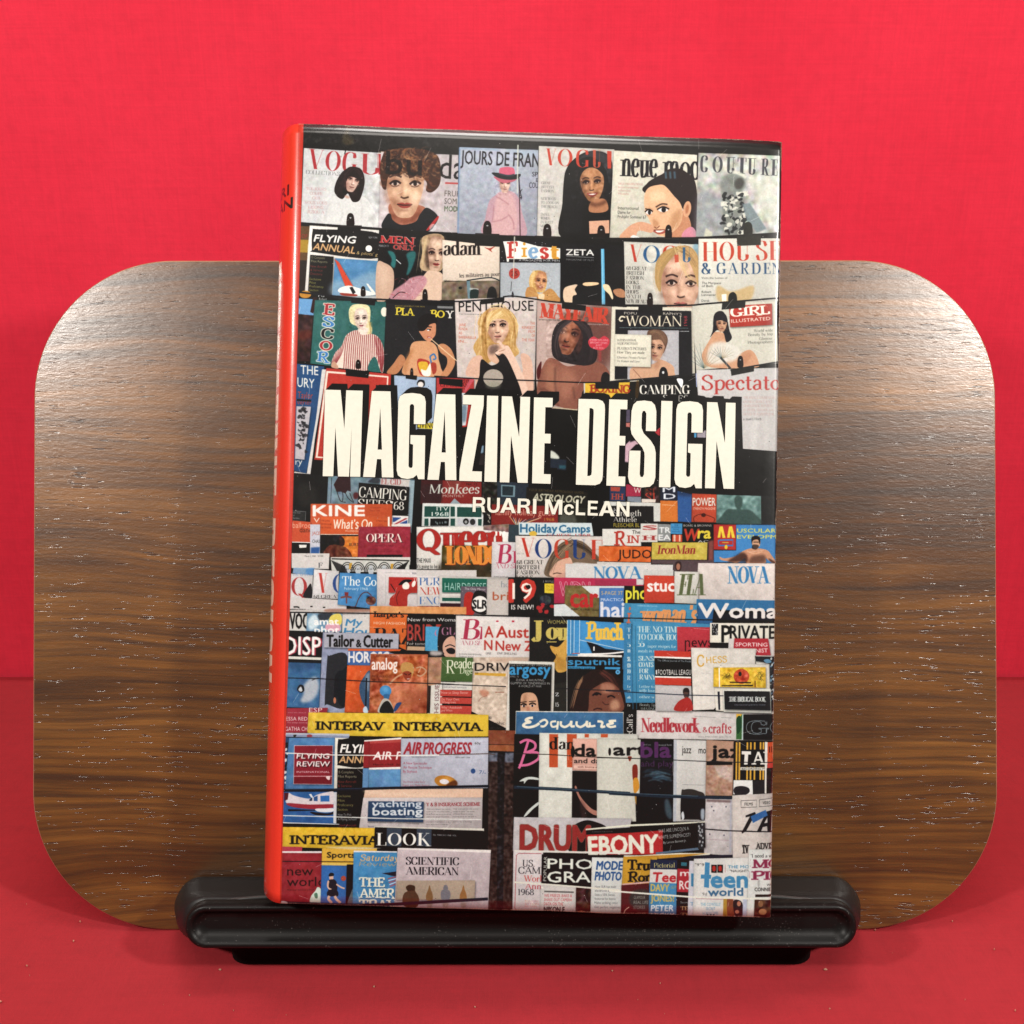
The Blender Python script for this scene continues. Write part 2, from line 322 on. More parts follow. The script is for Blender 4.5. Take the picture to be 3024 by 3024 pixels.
# --- serif letters: pen strokes; K thick, T thin, W wedge, A pen curve, E ring, D dot; digit = serif ends
GL = {
'A': (.88, 'T1 .08 0 .42 1;K1 .8 0 .42 1;T0 .2 .36 .66 .36'),
'B': (.76, 'K3 .17 0 .17 1;A0 .17 1 .45 1 .6 .9 .6 .7 .45 .54 .17 .53;A0 .17 .53 .5 .52 .68 .4 .68 .16 .5 .01 .17 0'),
'C': (.82, 'A0 .72 .74 .66 .93 .42 1 .17 .86 .09 .5 .17 .14 .42 0 .66 .08 .74 .28;W0 .73 .7 .73 .98'),
'D': (.88, 'K3 .17 0 .17 1;A0 .17 1 .5 .98 .74 .8 .8 .5 .74 .2 .5 .02 .17 0'),
'E': (.76, 'K3 .17 0 .17 1;T0 .17 .98 .66 .98;T0 .17 .52 .5 .52;T0 .17 .02 .68 .02;W0 .64 1 .64 .76;W0 .67 0 .67 .26;W0 .5 .4 .5 .64'),
'F': (.72, 'K3 .17 0 .17 1;T0 .17 .98 .64 .98;T0 .17 .52 .5 .52;W0 .63 1 .63 .74;W0 .5 .4 .5 .64'),
'G': (.88, 'A0 .72 .74 .66 .93 .42 1 .17 .86 .09 .5 .17 .14 .42 0 .66 .08 .72 .2;W0 .73 .7 .73 .98;K2 .72 .04 .72 .42'),
'H': (.92, 'K3 .17 0 .17 1;K3 .75 0 .75 1;T0 .17 .5 .75 .5'),
'I': (.42, 'K3 .21 0 .21 1'),
'J': (.56, 'K2 .38 .2 .38 1;A0 .38 .25 .34 .02 .2 -.04 .06 .1'),
'K': (.86, 'K3 .17 0 .17 1;T2 .17 .35 .68 1;K2 .36 .56 .76 0'),
'L': (.7, 'K3 .17 0 .17 1;T0 .17 .02 .62 .02;W0 .62 0 .62 .28'),
'M': (1.06, 'T1 .12 0 .12 1;K0 .12 1 .5 .05;T0 .5 .05 .86 1;K3 .89 0 .89 1'),
'N': (.92, 'T1 .14 0 .14 1;K0 .12 1 .78 0;T2 .78 0 .78 1'),
'O': (.9, 'E .45 .5 .36 .5'),
'P': (.74, 'K3 .17 0 .17 1;A0 .17 1 .5 1 .67 .88 .67 .66 .5 .49 .17 .47'),
'Q': (.9, 'E .45 .5 .36 .5;K0 .45 .12 .8 -.18'),
'R': (.82, 'K3 .17 0 .17 1;A0 .17 1 .5 1 .65 .9 .65 .68 .5 .52 .17 .5;K2 .4 .5 .74 0'),
'S': (.7, 'A0 .6 .76 .5 .96 .32 1 .13 .86 .14 .7 .32 .56 .5 .45 .6 .27 .54 .08 .35 0 .18 .04 .08 .26;W0 .6 .72 .6 .98;W0 .08 .02 .08 .3'),
'T': (.82, 'K1 .41 0 .41 1;T0 .06 .98 .76 .98;W0 .06 1 .06 .74;W0 .76 1 .76 .74'),
'U': (.86, 'K2 .17 .28 .17 1;A0 .17 .32 .2 .1 .42 0 .64 .1 .69 .32;T2 .69 .3 .69 1'),
'V': (.86, 'K2 .42 .02 .1 1;T2 .42 .02 .76 1'),
'W': (1.14, 'K2 .34 .02 .08 1;T0 .34 .02 .56 1;K2 .78 .02 .54 1;T2 .78 .02 1.06 1'),
'X': (.84, 'K3 .72 0 .12 1;T3 .1 0 .72 1'),
'Y': (.82, 'K1 .41 0 .41 .5;K2 .41 .46 .1 1;T2 .41 .46 .74 1'),
'Z': (.74, 'T0 .1 .98 .64 .98;K0 .1 0 .64 1;T0 .1 .02 .66 .02;W0 .66 0 .66 .25;W0 .1 1 .1 .75'),
'&': (.86, 'A0 .76 .42 .58 .05 .28 0 .1 .2 .2 .46 .46 .64 .48 .86 .34 .98 .2 .84 .3 .6 .76 .02'),
'a': (.58, 'K0 .43 .06 .43 .5;A0 .1 .52 .25 .66 .4 .6 .43 .45;A0 .43 .38 .2 .33 .09 .17 .2 .01 .43 .1;T0 .43 .06 .54 .0'),
'b': (.64, 'K2 .16 0 .16 1.04;A0 .16 .5 .36 .67 .54 .55 .57 .33 .5 .1 .34 0 .16 .1'),
'c': (.54, 'A0 .47 .52 .33 .66 .15 .53 .1 .33 .17 .1 .34 0 .5 .14;D .46 .5'),
'd': (.64, 'K3 .48 0 .48 1.04;A0 .48 .5 .28 .67 .11 .55 .08 .33 .14 .1 .3 0 .48 .1'),
'e': (.56, 'T0 .1 .37 .47 .37;A0 .47 .37 .42 .6 .28 .67 .13 .55 .08 .33 .16 .08 .32 0 .49 .12'),
'f': (.4, 'K1 .19 0 .19 .8;A0 .19 .75 .24 .98 .4 1;T0 .05 .64 .36 .64;D .38 .95'),
'g': (.56, 'E .27 .44 .18 .22;A0 .15 .24 .13 .08 .4 .04 .48 -.12 .3 -.28 .1 -.2 .1 -.06 .2 .02;T0 .42 .6 .54 .64'),
'h': (.68, 'K3 .16 0 .16 1.04;A0 .16 .48 .3 .65 .46 .62 .52 .45;K1 .52 0 .52 .48'),
'i': (.34, 'K3 .17 0 .17 .64;D .17 .9'),
'j': (.34, 'K2 .18 -.1 .18 .64;A0 .18 -.05 .14 -.25 .0 -.26;D .18 .9'),
'k': (.66, 'K3 .16 0 .16 1.04;T2 .16 .25 .5 .64;K2 .3 .38 .57 0'),
'l': (.34, 'K3 .17 0 .17 1.04'),
'm': (1., 'K3 .16 0 .16 .64;A0 .16 .48 .3 .65 .44 .62 .49 .45;K1 .49 0 .49 .48;A0 .49 .48 .63 .65 .77 .62 .82 .45;K1 .82 0 .82 .48'),
'n': (.68, 'K3 .16 0 .16 .64;A0 .16 .48 .3 .65 .46 .62 .52 .45;K1 .52 0 .52 .48'),
'o': (.62, 'E .31 .33 .23 .335'),
'p': (.64, 'K3 .16 -.3 .16 .64;A0 .16 .52 .36 .67 .54 .55 .57 .33 .5 .1 .34 0 .16 .1'),
'q': (.64, 'K1 .48 -.3 .48 .64;A0 .48 .52 .28 .67 .11 .55 .08 .33 .14 .1 .3 0 .48 .1'),
'r': (.48, 'K3 .16 0 .16 .64;A0 .16 .45 .26 .63 .4 .64;D .4 .56'),
's': (.48, 'A0 .4 .52 .32 .65 .2 .66 .1 .54 .14 .42 .3 .32 .39 .2 .34 .04 .2 0 .08 .14'),
't': (.42, 'K0 .19 .1 .19 .9;A0 .19 .15 .24 .01 .38 .06;T0 .05 .64 .37 .64'),
'u': (.68, 'K2 .16 .16 .16 .64;A0 .16 .18 .22 .0 .38 .02 .52 .18;K3 .52 0 .52 .64'),
'v': (.6, 'K2 .3 .02 .08 .64;T2 .3 .02 .53 .64'),
'w': (.88, 'K2 .26 .02 .06 .64;T0 .26 .02 .43 .64;K2 .6 .02 .42 .64;T2 .6 .02 .82 .64'),
'x': (.6, 'K3 .5 0 .1 .64;T3 .08 0 .5 .64'),
'y': (.6, 'K2 .32 0 .08 .64;T2 .32 .05 .54 .64;A0 .34 .08 .22 -.24 .08 -.2'),
'z': (.52, 'T0 .08 .62 .44 .62;K0 .08 0 .44 .64;T0 .08 .02 .46 .02'),
"'": (.25, 'K0 .12 .75 .12 1'), '.': (.26, 'D .12 .06'), ',': (.26, 'K0 .14 .1 .08 -.15'), ' ': (.36, ''), '-': (.4, 'T0 .05 .33 .35 .33'),
'1': (.46, 'K1 .24 0 .24 1;T0 .08 .82 .24 1'), '9': (.62, 'E .3 .7 .22 .3;A0 .52 .7 .46 .2 .16 0'), '6': (.62, 'E .32 .3 .22 .3;A0 .1 .3 .16 .8 .46 1'),
'8': (.6, 'E .3 .74 .18 .25;E .3 .25 .23 .26'), '5': (.6, 'T0 .16 .98 .5 .98;T0 .16 1 .14 .55;A0 .14 .56 .36 .64 .52 .45 .48 .12 .28 0 .08 .1'),
'3': (.6, 'A0 .12 .85 .28 1 .46 .88 .42 .62 .24 .54 .48 .44 .52 .2 .34 0 .1 .12'), '0': (.6, 'E .3 .5 .22 .5'), '!': (.3, 'K0 .15 .3 .15 1;D .15 .06'),
}
ST = {'d': (.19, .03, .11, .03), 'v': (.17, .014, .07, .014), 'r': (.13, .05, .08, .035), 's': (.2, .12, .12, .1), 'b': (.3, .06, .1, .06), 'm': (.13, .13, 0, 0), 'M': (.2, .2, 0, 0)}
def pen(s, style, trk=0., xs=1.):
    th, tn, sl, sw = ST[style]; th2, sl = th/xs, sl/xs; polys = []; x0 = 0.
    def bar(ax, ay, bx, by, w):
        p = np.array([[ax, ay], [bx, by]]); polys.append(ribbon(p, w))
    for ch in s:
        if ch not in GL: ch = {'É': 'E', '?': '!', ':': '.', '2': 'Z', '7': 'T', '4': 'H', '"': "'"}.get(ch, 'o')
        w, d = GL[ch]
        for stx in d.split(';'):
            if not stx: continue
            f = stx.split(); k = f[0]; v = np.array(f[1:], float)
            if k[0] == 'E':
                cx, cy, rx, ry = v; cx += x0; cx0 = cx
                o = ellp(cx, cy, rx + (th2/2 if style in 'Mm' else th2*.5), ry, n=36); i = ellp(cx, cy, max(rx - th2*.5, .02), max(ry - tn, .02), n=36)
                polys += [o, i[::-1]]; continue
            if k[0] == 'D':
                polys.append(ellp(v[0] + x0, v[1], max(th2*.55, .05), max(th*.55, .05), n=14)); continue
            p = v.reshape(-1, 2) + [x0, 0]
            if k[0] in 'KTW':
                w_ = {'K': th2, 'T': tn, 'W': (th*.25 + tn)/1.2 if sl or style in 'd' else tn}[k[0]]
                if k[0] == 'W' and not sl: continue
                if k[0] == 'T' and abs(p[1, 0]-p[0, 0]) < abs(p[1, 1]-p[0, 1])*1.2: w_ = tn/xs if not sl else tn*1.15/xs
                dv = p[1]-p[0]; L_ = np.hypot(*dv)
                if k[0] == 'K' and abs(dv[0]) > .05: w_ = th2*.95
                polys.append(np.array([[p[0][0]-w_/2, p[0][1]], [p[0][0]+w_/2, p[0][1]], [p[1][0]+w_/2, p[1][1]], [p[1][0]-w_/2, p[1][1]]]) if abs(dv[1]) > .3*L_ else ribbon(p, w_))
                fl = int(k[1:] or 0)
                if sl:
                    for bit, q, sgn in ((1, p[0], 1), (2, p[1], -1)):
                        if fl & bit:
                            yy = q[1] + sgn*sw/2
                            bar(q[0]-w_/2-sl, yy, q[0]+w_/2+sl, yy, sw)
            else:
                q = smooth(p, False, 5); dd = np.gradient(q, axis=0); dd /= np.linalg.norm(dd, axis=1)[:, None]+1e-9
                ww = (tn + (th2 - tn)*np.abs(dd[:, 1])**1.6)[:, None]/2; nn = np.c_[-dd[:, 1], dd[:, 0]]
                polys.append(np.concatenate([q+nn*ww, (q-nn*ww)[::-1]]))
        x0 += w + trk
    out = []
    for p in polys: out.append(p)
    return out, x0
def area(p): 
    q = np.roll(p, -1, 0); return (p[:, 0]*q[:, 1]-q[:, 0]*p[:, 1]).sum()
def T(s, x, y, w, h, c, f='h', bold=0., k=None, it=0., a=1., blur=0., sh=None, out=None, trk=0., up=0., arc=0.):
    """lettering: baseline starts at x,y, runs w wide, capitals h high; f='h' sans else pen style"""
    k = KS if k is None else k
    bold = min(bold*.55, h/3.45*(.052 if f == 'h' else .035) + .25)
    if f == 'h':
        tr = sans_outline(s)
        if not tr: return
        al = np.concatenate(tr); mn, mx = al[:, 0].min(), al[:, 0].max(); n = [len(t) for t in tr]
        q = al - [mn, 0]; q[:, 0] *= 1./(mx - mn); q[:, 1] /= .729
        idx = np.cumsum(n)[:-1]; rings = None
    else:
        xs = 1.
        tot = sum(GL.get(ch, GL['o'])[0] + trk for ch in s)
        if w: xs = (w/tot)/h
        pl, x1 = pen(s, f, trk, xs if xs < 1 else 1)
        al = np.concatenate(pl); n = [len(t) for t in pl]; mn, mx = al[:, 0].min(), al[:, 0].max()
        q = al - [mn, 0]; q[:, 0] *= 1./(mx - mn); idx = np.cumsum(n)[:-1]
    X = q[:, 0]*w + it*q[:, 1]*h; Yv = -q[:, 1]*h + arc*h*np.sin(np.pi*q[:, 0])
    if up: r = np.radians(up); cs, sn = np.cos(r), np.sin(r)
    else: r = np.arctan(k); cs, sn = np.cos(r), np.sin(r)
    pts = np.c_[x + X*cs - Yv*sn, y + X*sn + Yv*cs]
    pp = np.split(P(pts), idx)
    if f == 'h': shape(pp, c, a, blur, bold, sh, out); return
    # pen strokes overlap: unite them group by group through a running maximum
    pad = 4 + int(bold) + (8 if (sh or out) else 0)
    al = np.concatenate(pp); xa = int(max(0, al[:, 0].min()-pad)); ya = int(max(0, al[:, 1].min()-pad))
    xb = int(min(CW, al[:, 0].max()+pad+1)); yb = int(min(H_, al[:, 1].max()+pad+1))
    if xb <= xa or yb <= ya: return
    m = np.zeros((yb-ya, xb-xa), np.float32); i = 0
    sizes = n
    while i < len(pp):
        g = [pp[i]]
        if sizes[i] == 36 and i+1 < len(pp) and sizes[i+1] == 36: g.append(pp[i+1]); i += 1
        i += 1
        r_ = cover_mask(g, 1)
        if r_ is None: continue
        mk, mx_, my_ = r_
        sy, sx = my_-ya, mx_-xa
        if sy < 0 or sx < 0: mk = mk[max(0, -sy):, max(0, -sx):]; sy = max(sy, 0); sx = max(sx, 0)
        hh = min(mk.shape[0], m.shape[0]-sy); ww = min(mk.shape[1], m.shape[1]-sx)
        if hh > 0 and ww > 0: m[sy:sy+hh, sx:sx+ww] = np.maximum(m[sy:sy+hh, sx:sx+ww], mk[:hh, :ww])
    if bold: m = dilate(m, bold)
    if blur: m = boxblur(m, blur/3.)
    if out: put(dilate(m, out[1]), xa, ya, out[0], a)
    if sh: put(np.roll(np.roll(m, int(sh[2]), 0), int(sh[1]), 1), xa, ya, sh[0], a)
    put(m, xa, ya, c, a)
RN = np.random.RandomState(7)
def small(lines, x, y, w, h, gap, c, f='h', a=.8, al='l', bold=0, k=None, it=0):
    """a block of small print, given line by line"""
    mx = max(len(l) for l in lines)
    for i, l in enumerate(lines):
        if not l: continue
        ww = w*len(l)/mx; xx = x - i*gap*MS + (0 if al == 'l' else (w-ww)/2 if al == 'c' else w-ww)
        T(l, xx, y + i*gap, ww, h, c, f, a=a, bold=bold, k=k, it=it)
def grain(x0, y0, x1, y1, amt=.05, sc=5, mono=0):
    """blotchy photographic texture inside a patch"""
    q = P([x0, y0, x1, y0, x1, y1, x0, y1]); xa, ya = np.maximum(q.min(0).astype(int), 0); xb, yb = q.max(0).astype(int)
    xb = min(xb, CW); yb = min(yb, H_)
    if xb <= xa or yb <= ya: return
    n = RN.randn((yb-ya)//sc+2, (xb-xa)//sc+2, 1 if mono else 3).astype(np.float32)
    n = np.repeat(np.repeat(n, sc, 0), sc, 1)[:yb-ya, :xb-xa]
    n = np.stack([boxblur(n[..., i], sc*.5) for i in range(n.shape[2])], -1)*2
    n = n*.25 + n.mean(-1, keepdims=True)*(1.2 if n.shape[2] == 3 else 1)
    cov[ya:yb, xa:xb] = np.clip(cov[ya:yb, xa:xb] + n*amt, 0, 1)
def hair(c, pts, n=12, w=5, a=.6, jit=12):
    """strands fanned along a path"""
    p = np.asarray(pts, float).reshape(-1, 2)
    for i in range(n):
        q = p + RN.randn(1, 2)*jit + RN.randn(*p.shape)*jit*.25
        L(c, w, *q.ravel(), a=a, s=1, w1=w*.3)
def face(cx, cy, hh, skin, tilt=0, turn=0., lit=1, lips='a44', dark='2a1414', smile=0, aw=.7, sh=None, eye=1., deep=.7):
    """a face: hh = half height from hairline to chin; turn<0 looks to picture left"""
    r = np.radians(tilt); cs, sn = np.cos(r), np.sin(r); sk = col(skin)
    def X(*p):
        p = np.asarray(p, float).reshape(-1, 2)*hh
        return np.c_[cx + p[:, 0]*cs - p[:, 1]*sn, cy + p[:, 0]*sn + p[:, 1]*cs].ravel()
    shc = col(sh) if sh is not None else sk*np.array([.66, .5, .44], np.float32)
    S(sk*.93, *X(-.42*aw/.7, -.97, 0, -1.04, .42*aw/.7, -.97, aw*.93, -.5, aw*.96, 0, aw*.78, .48, .27, .93, 0, 1.02, -.27, .93, -aw*.78, .48, -aw*.96, 0, -aw*.93, -.5))
    t = turn*.22; b = hh/14.; s_ = -1 if lit > 0 else 1
    hi = np.minimum(sk*1.16 + .03, 1)
    S(shc, *X(s_*aw, -.6, s_*aw*.66, -.3, s_*aw*.55, .2, s_*aw*.4, .6, s_*.1, .98, s_*aw*.85, .5), a=.75, b=b*1.3)
    S(shc, *X(-s_*aw, -.5, -s_*aw*.9, .2, -s_*aw*.6, .7, -s_*.1, 1., -s_*aw*.75, .75, -s_*aw*1.05, .1), a=.45, b=b)
    S(shc, *X(-.5, -.98, 0, -1.05, .5, -.98, .55, -.8, 0, -.88, -.55, -.8), a=.6, b=b*1.2)
    S(hi, *X(t-.22, -.7, t+.25, -.7, t+.22, -.4, t-.2, -.4), a=.55, b=b*1.6)
    for e in (-1, 1):
        f = 1 - .25*max(0, e*turn); ex = t + e*.31*f
        S(shc*.8, *X(ex-.2*f, -.12, ex, -.26, ex+.2*f, -.14, ex+.17*f, .02, ex, .07, ex-.17*f, .03), a=deep, b=b*.9)
        S(hi, *X(ex-.16*f, .1, ex+.16*f, .1, ex+.16*f, .28, ex-.12*f, .3), a=.45, b=b*1.1)
        S('d9cbc4', *X(ex-.12*f, -.04, ex, -.1, ex+.12*f, -.05, ex, .01), a=.75)
        E(dark, *X(ex + t*.15, -.05), hh*.058, hh*.07)
        L(dark, hh*.085*eye, *X(ex-.17*f, -.03, ex-.05, -.12, ex+.07, -.12, ex+.18*f, -.05), s=1, a=.95)
        L(dark, hh*.028, *X(ex-.12*f, .02, ex, .05, ex+.13*f, .0), s=1, a=.6)
        L(dark, hh*.06, *X(ex-.19*f, -.24, ex, -.31, ex+.2*f, -.25), s=1, a=.75)
    nt = turn*.34
    S(shc, *X(t*.8-.12*s_*-1, -.12, nt*.9+s_*.12, .1, nt+s_*.16, .34, nt+s_*.04, .36, nt*.9+s_*.03, .1), a=.55, b=b*.5)
    S(hi, *X(t*.9-.03, -.15, t*.9+.05, -.15, nt+.06, .3, nt-.04, .32), a=.7, b=b*.5)
    L(shc*.5, hh*.055, *X(nt-.13, .36, nt-.05, .4, nt+.04, .39, nt+.12, .36), s=1, a=.85)
    mt = t*1.1; w_ = .21 + .09*smile
    S(shc, *X(mt-w_, .5, mt+w_, .5, mt+w_, .58, mt-w_, .58), a=.35, b=b*.7)
    S(lips, *X(mt-w_, .6-.05*smile, mt-.07, .54, mt, .57, mt+.07, .54, mt+w_, .6-.05*smile, mt+.1, .69+.04*smile, mt-.1, .69+.04*smile))
    if smile > .5: S('e6dcd4', *X(mt-w_*.7, .595, mt, .58, mt+w_*.7, .595, mt, .65))
    else: L(shc*.35, hh*.035, *X(mt-w_, .6, mt, .62, mt+w_, .6), s=1, a=.85)
    L(shc*.8, hh*.06, *X(mt-.12, .78, mt+.12, .78), a=.55, b=b*.3)
    grain(cx-hh*1.1, cy-hh*1.1, cx+hh*1.1, cy+hh*1.3, .032, max(2, int(hh/40)), 1)
def clip(x, y, w=115, h=130, body=235, bh=75, k=None):
    """bulldog clip: spring handle above, jaw below; x,y = foot of the handle"""
    k = KS if k is None else k
    S('211', x-w*.32, y, x-w*.32, y-h*.7, x-w*.15, y-h, x+w*.15, y-h, x+w*.32, y-h*.7, x+w*.32, y)
    E('111', x, y-h*.7, w*.12, h*.1); E('bbb', x, y-h*.66, w*.1, h*.055, a=.9)
    if body:
        Y('1a1718', x-body/2, y-5-k*body/2, x+body/2, y-5+k*body/2, x+body/2-6, y+bh+k*body/2, x-body/2-2, y+bh-k*body/2)
        L('544', 5, x-body/2+8, y+6-k*body/2, x+body/2-8, y+6+k*body/2, a=.6)
# ---------------------------------------------------------------- the printed news-stand
def paint_rows_top():
    global KS
    tile('A1')
    # dim canopy above the racks
    Y('191717', 250, -60, 2200, 20, 2200, 620, 250, 560)
    tile('A2'); Y('191717', -300, 0, 3600, 60, 3600, 700, -300, 620)
    tile('A1'); grain(400, 60, 1900, 420, .045, 3, 1)
    for i in range(26):
        x = 500+RN.rand()*4600; y = 120+RN.rand()*190 + (x-500)*.035
        L('6a6450' if i % 3 else '000', 5+RN.rand()*10, x, y, x+150+RN.rand()*500, y+RN.randn()*20+14, a=.22, b=3)
    S('6a5a38', 840, 110, 880, 130, 860, 200, 920, 260, 850, 330, 790, 250, 820, 180, a=.5, b=9)
    Y('000', 400, 290, 2000, 350, 2000, 400, 400, 350, a=.7, b=6)
    # --- first rail
    G_ = lambda c, x0, y0, x1, y1, x2, y2, x3, y3: Y(c, x0, y0, x1, y1, x2, y2, x3, y3)
    G_('cbc9c9', 405, 335, 1195, 385, 1180, 1155, 375, 1095); grain(400, 340, 1190, 1120, .02, 6)
    T('VOG', 440, 548, 505, 205, 'b23238', 'v', k=.085, trk=.14); T('U', 985, 602, 190, 210, 'b23238', 'v', k=.03)
    Y('a8262e', 1168, 395, 1240, 400, 1240, 612, 1165, 605)
    T('COLLÉCTIONS', 425, 600, 345, 42, '666', 'v', k=.06, a=.75)
    small(['TOUJOURS', 'COUPE', 'OUI', 'VOUS VOUS', 'LISONS', 'JUSQU A'], 415, 765, 230, 30, 47, 'b66', 'r', a=.6, al='c')
    S('d6d3d1', 700, 830, 860, 850, 1000, 830, 1080, 900, 1165, 1080, 1170, 1140, 620, 1100, 640, 1000)
    for p in ([690, 880, 640, 960, 620, 1080], [980, 850, 1000, 950, 990, 1080], [1040, 880, 1110, 1000, 1160, 1100], [760, 900, 800, 1000, 770, 1090]): L('a9a5a5', 9, *p, s=1, a=.55, b=5)
    S('231416', 820, 560, 870, 533, 940, 530, 995, 560, 1022, 640, 1020, 720, 990, 830, 960, 880, 905, 885, 875, 840, 850, 800, 800, 855, 745, 830, 715, 770, 735, 680, 780, 600)
    face(903, 662, 122, 'e0b9aa', tilt=14, turn=.3, lips='b0756c', aw=.56)
    S('231416', 830, 620, 850, 540, 930, 530, 1010, 590, 1005, 700, 985, 680, 950, 652, 905, 632, 860, 634, 835, 680)
    hair('3c2628', (900, 545, 840, 600, 790, 720, 760, 800), 10, 5, .6, 12); hair('3c2628', (930, 545, 990, 620, 1000, 740, 950, 860), 10, 5, .6, 10)
    S('231416', 985, 640, 1015, 700, 990, 820, 950, 870, 890, 870, 930, 800, 970, 760)
    E('caa090', 845, 835, 26, 14, 25, b=3)
    clip(880, 1130, 110, 125, 230, 85)
    L('111', 10, 835, 340, 820, 400); E('999', 783, 424, 8, 8)
    # woman's short curly hair title across
    G_('c3b6b8', 1190, 372, 1979, 405, 1975, 1205, 1165, 1158); grain(1190, 400, 1979, 1180, .02, 6)
    S('b06a50', 1290, 900, 1300, 1060, 1400, 1140, 1560, 1130, 1620, 1040, 1620, 930)
    S('7a4030', 1290, 960, 1400, 1060, 1460, 1070, 1600, 980, 1580, 1050, 1440, 1110, 1320, 1060, a=.7, b=14)
    face(1436, 716, 328, 'e3b594', tilt=1, turn=0, lit=1, lips='a8483e', aw=.60, smile=.35, eye=.8, deep=.5)
    S('c08060', 1250, 800, 1290, 880, 1350, 980, 1310, 960, 1250, 860, a=.5, b=14); S('f4d2b4', 1480, 820, 1590, 800, 1580, 900, 1500, 920, a=.5, b=16)
    S('4a2a1e', 1185, 640, 1180, 520, 1205, 420, 1240, 360, 1330, 345, 1430, 335, 1560, 342, 1680, 362, 1770, 420, 1800, 540, 1795, 680, 1760, 750, 1700, 790, 1650, 770, 1660, 700, 1620, 640, 1560, 610, 1500, 640, 1430, 590, 1370, 620, 1310, 600, 1262, 640, 1250, 700, 1240, 760, 1205, 740)
    for i in range(330):
        cx_ = 1490+RN.randn()*165; cy_ = 480+RN.randn()*110
        if 1195 < cx_ < 1785 and 350 < cy_ < 590+abs(cx_-1430)*.5:
            r0 = 16+RN.rand()*34; q = ellp(cx_, cy_, r0, r0*.65, RN.rand()*180)[:int(12+RN.rand()*16)]
            L(['9a5a36', 'd09a68', '6a3a26', '1d0f10', 'b87848', '2a1614', 'e0b080'][i % 7], 10, *q.ravel(), a=.65, w1=2, b=1)
    for x, y in ((1650, 640), (1720, 700), (1680, 740), (1215, 640), (1210, 700)): L('8a4b30', 10, *ellp(x, y, 30, 22, 40)[:22].ravel(), a=.7, b=1)
    T('b', 1240, 602, 170, 250, '1b1214', k=.02, a=.92, bold=2.4); T('u', 1452, 612, 150, 250, '1b1214', k=.03, a=.85, bold=2.4)
    T('da', 1785, 645, 255, 262, '1b1618', k=.04, bold=1)
    S('1c1e24', 1200, 1150, 1250, 1020, 1290, 1010, 1310, 1070, 1400, 1120, 1540, 1090, 1590, 1010, 1660, 945, 1770, 1030, 1740, 1120, 1660, 1190, 1400, 1185)
    S('b33', 1655, 1168, 1765, 1035, 1772, 1065, 1690, 1165)
    E('ddd', 1720, 1150, 36, 40, 30, a=.5)
    R('b44', 1845, 685, 1979, 702); small(['FRUH', 'SOM', 'MODE'], 1838, 828, 165, 62, 78, '554c48', a=.9)
    T('MODE', 1838, 978, 150, 50, '5a7a50', a=.9)
    Y('151315', 360, 1090, 760, 1120, 1700, 1190, 2400, 1218, 2400, 1255, 1700, 1228, 760, 1160, 360, 1130)
    clip(880, 1130, 110, 125, 230, 80)
    tile('A2')
    Y('a3a6b4', 195, 325, 1000, 355, 985, 1240, 178, 1208); grain(190, 340, 990, 1200, .025, 6)
    L('6f8fb8', 14, 197, 330, 180, 1205, a=.8, b=4); L('7fa0c0', 12, 205, 335, 600, 352, a=.8, b=5)
    Y('9fb4c8', 700, 350, 1000, 360, 1000, 420, 720, 400, a=.6, b=14)
    T('JOURS DE FRAN', 208, 496, 800, 148, '17141a', k=.045, bold=1.6)
    S('bd95a0', 560, 820, 620, 780, 730, 780, 800, 850, 830, 980, 862, 1240, 440, 1218, 460, 1050, 500, 880)
    S('d3a6a6', 575, 830, 640, 790, 720, 800, 770, 900, 790, 1100, 740, 1225, 530, 1215, 545, 1000, a=.85, b=8)
    for p in ([565, 830, 640, 870, 700, 915], [545, 920, 540, 1010, 530, 1080], [530, 1090, 620, 1070, 690, 1030], [690, 1010, 740, 1080, 750, 1170]): L('9b5f6c', 8, *p, s=1, a=.7, b=2)
    face(660, 697, 95, 'e7bfae', tilt=2, turn=.15, lips='c08080', aw=.58, eye=1.5)
    S('c06070', 545, 625, 640, 650, 770, 650, 800, 620, 760, 670, 660, 695, 590, 672)
    S('24252a', 525, 588, 600, 590, 700, 610, 815, 600, 800, 640, 740, 658, 650, 655, 570, 630)
    S('d2607a', 605, 545, 650, 530, 700, 528, 750, 545, 757, 610, 690, 622, 610, 604)
    L('39404a', 16, 606, 600, 690, 618, 755, 606, s=1)
    L('c9c9bd', 15, 792, 300, 785, 800, a=.9, w1=10); L('3a1a22', 9, 803, 640, 815, 1238, a=.9)
    L('1d1820', 8, 800, 640, 812, 760, 830, 850, s=1); L('1d1820', 6, 835, 755, 805, 800, 825, 860)
    T('SP', 935, 625, 60, 50, '2a2630'); T('E', 975, 680, 20, 40, '2a2630'); T('COU', 905, 742, 90, 60, '2a2630', bold=1)
    clip(480, 1215, 118, 130, 240, 85)
    # second fashion cover, dark-haired woman in black
    Y('c9c2bb', 1005, 312, 1775, 350, 1730, 1262, 985, 1242); grain(1000, 330, 1750, 1240, .02, 6)
    T('V', 1068, 512, 110, 175, 'c8402e', 'v', k=.05); T('O', 1195, 520, 150, 178, 'c8402e', 'v', k=.03)
    S('141316', 1290, 540, 1340, 470, 1430, 400, 1540, 365, 1680, 385, 1748, 480, 1752, 700, 1735, 1000, 1728, 1262, 1235, 1250, 1245, 900, 1262, 640)
    S('3a3a40', 1420, 430, 1540, 370, 1680, 390, 1745, 480, 1740, 640, 1700, 720, 1660, 560, 1560, 500, 1440, 520, a=.9, b=10)
    face(1548, 692, 190, 'c48a60', tilt=-4, turn=-.15, lips='9a4038', smile=1, aw=.66, eye=1.2, sh='6a3c28')
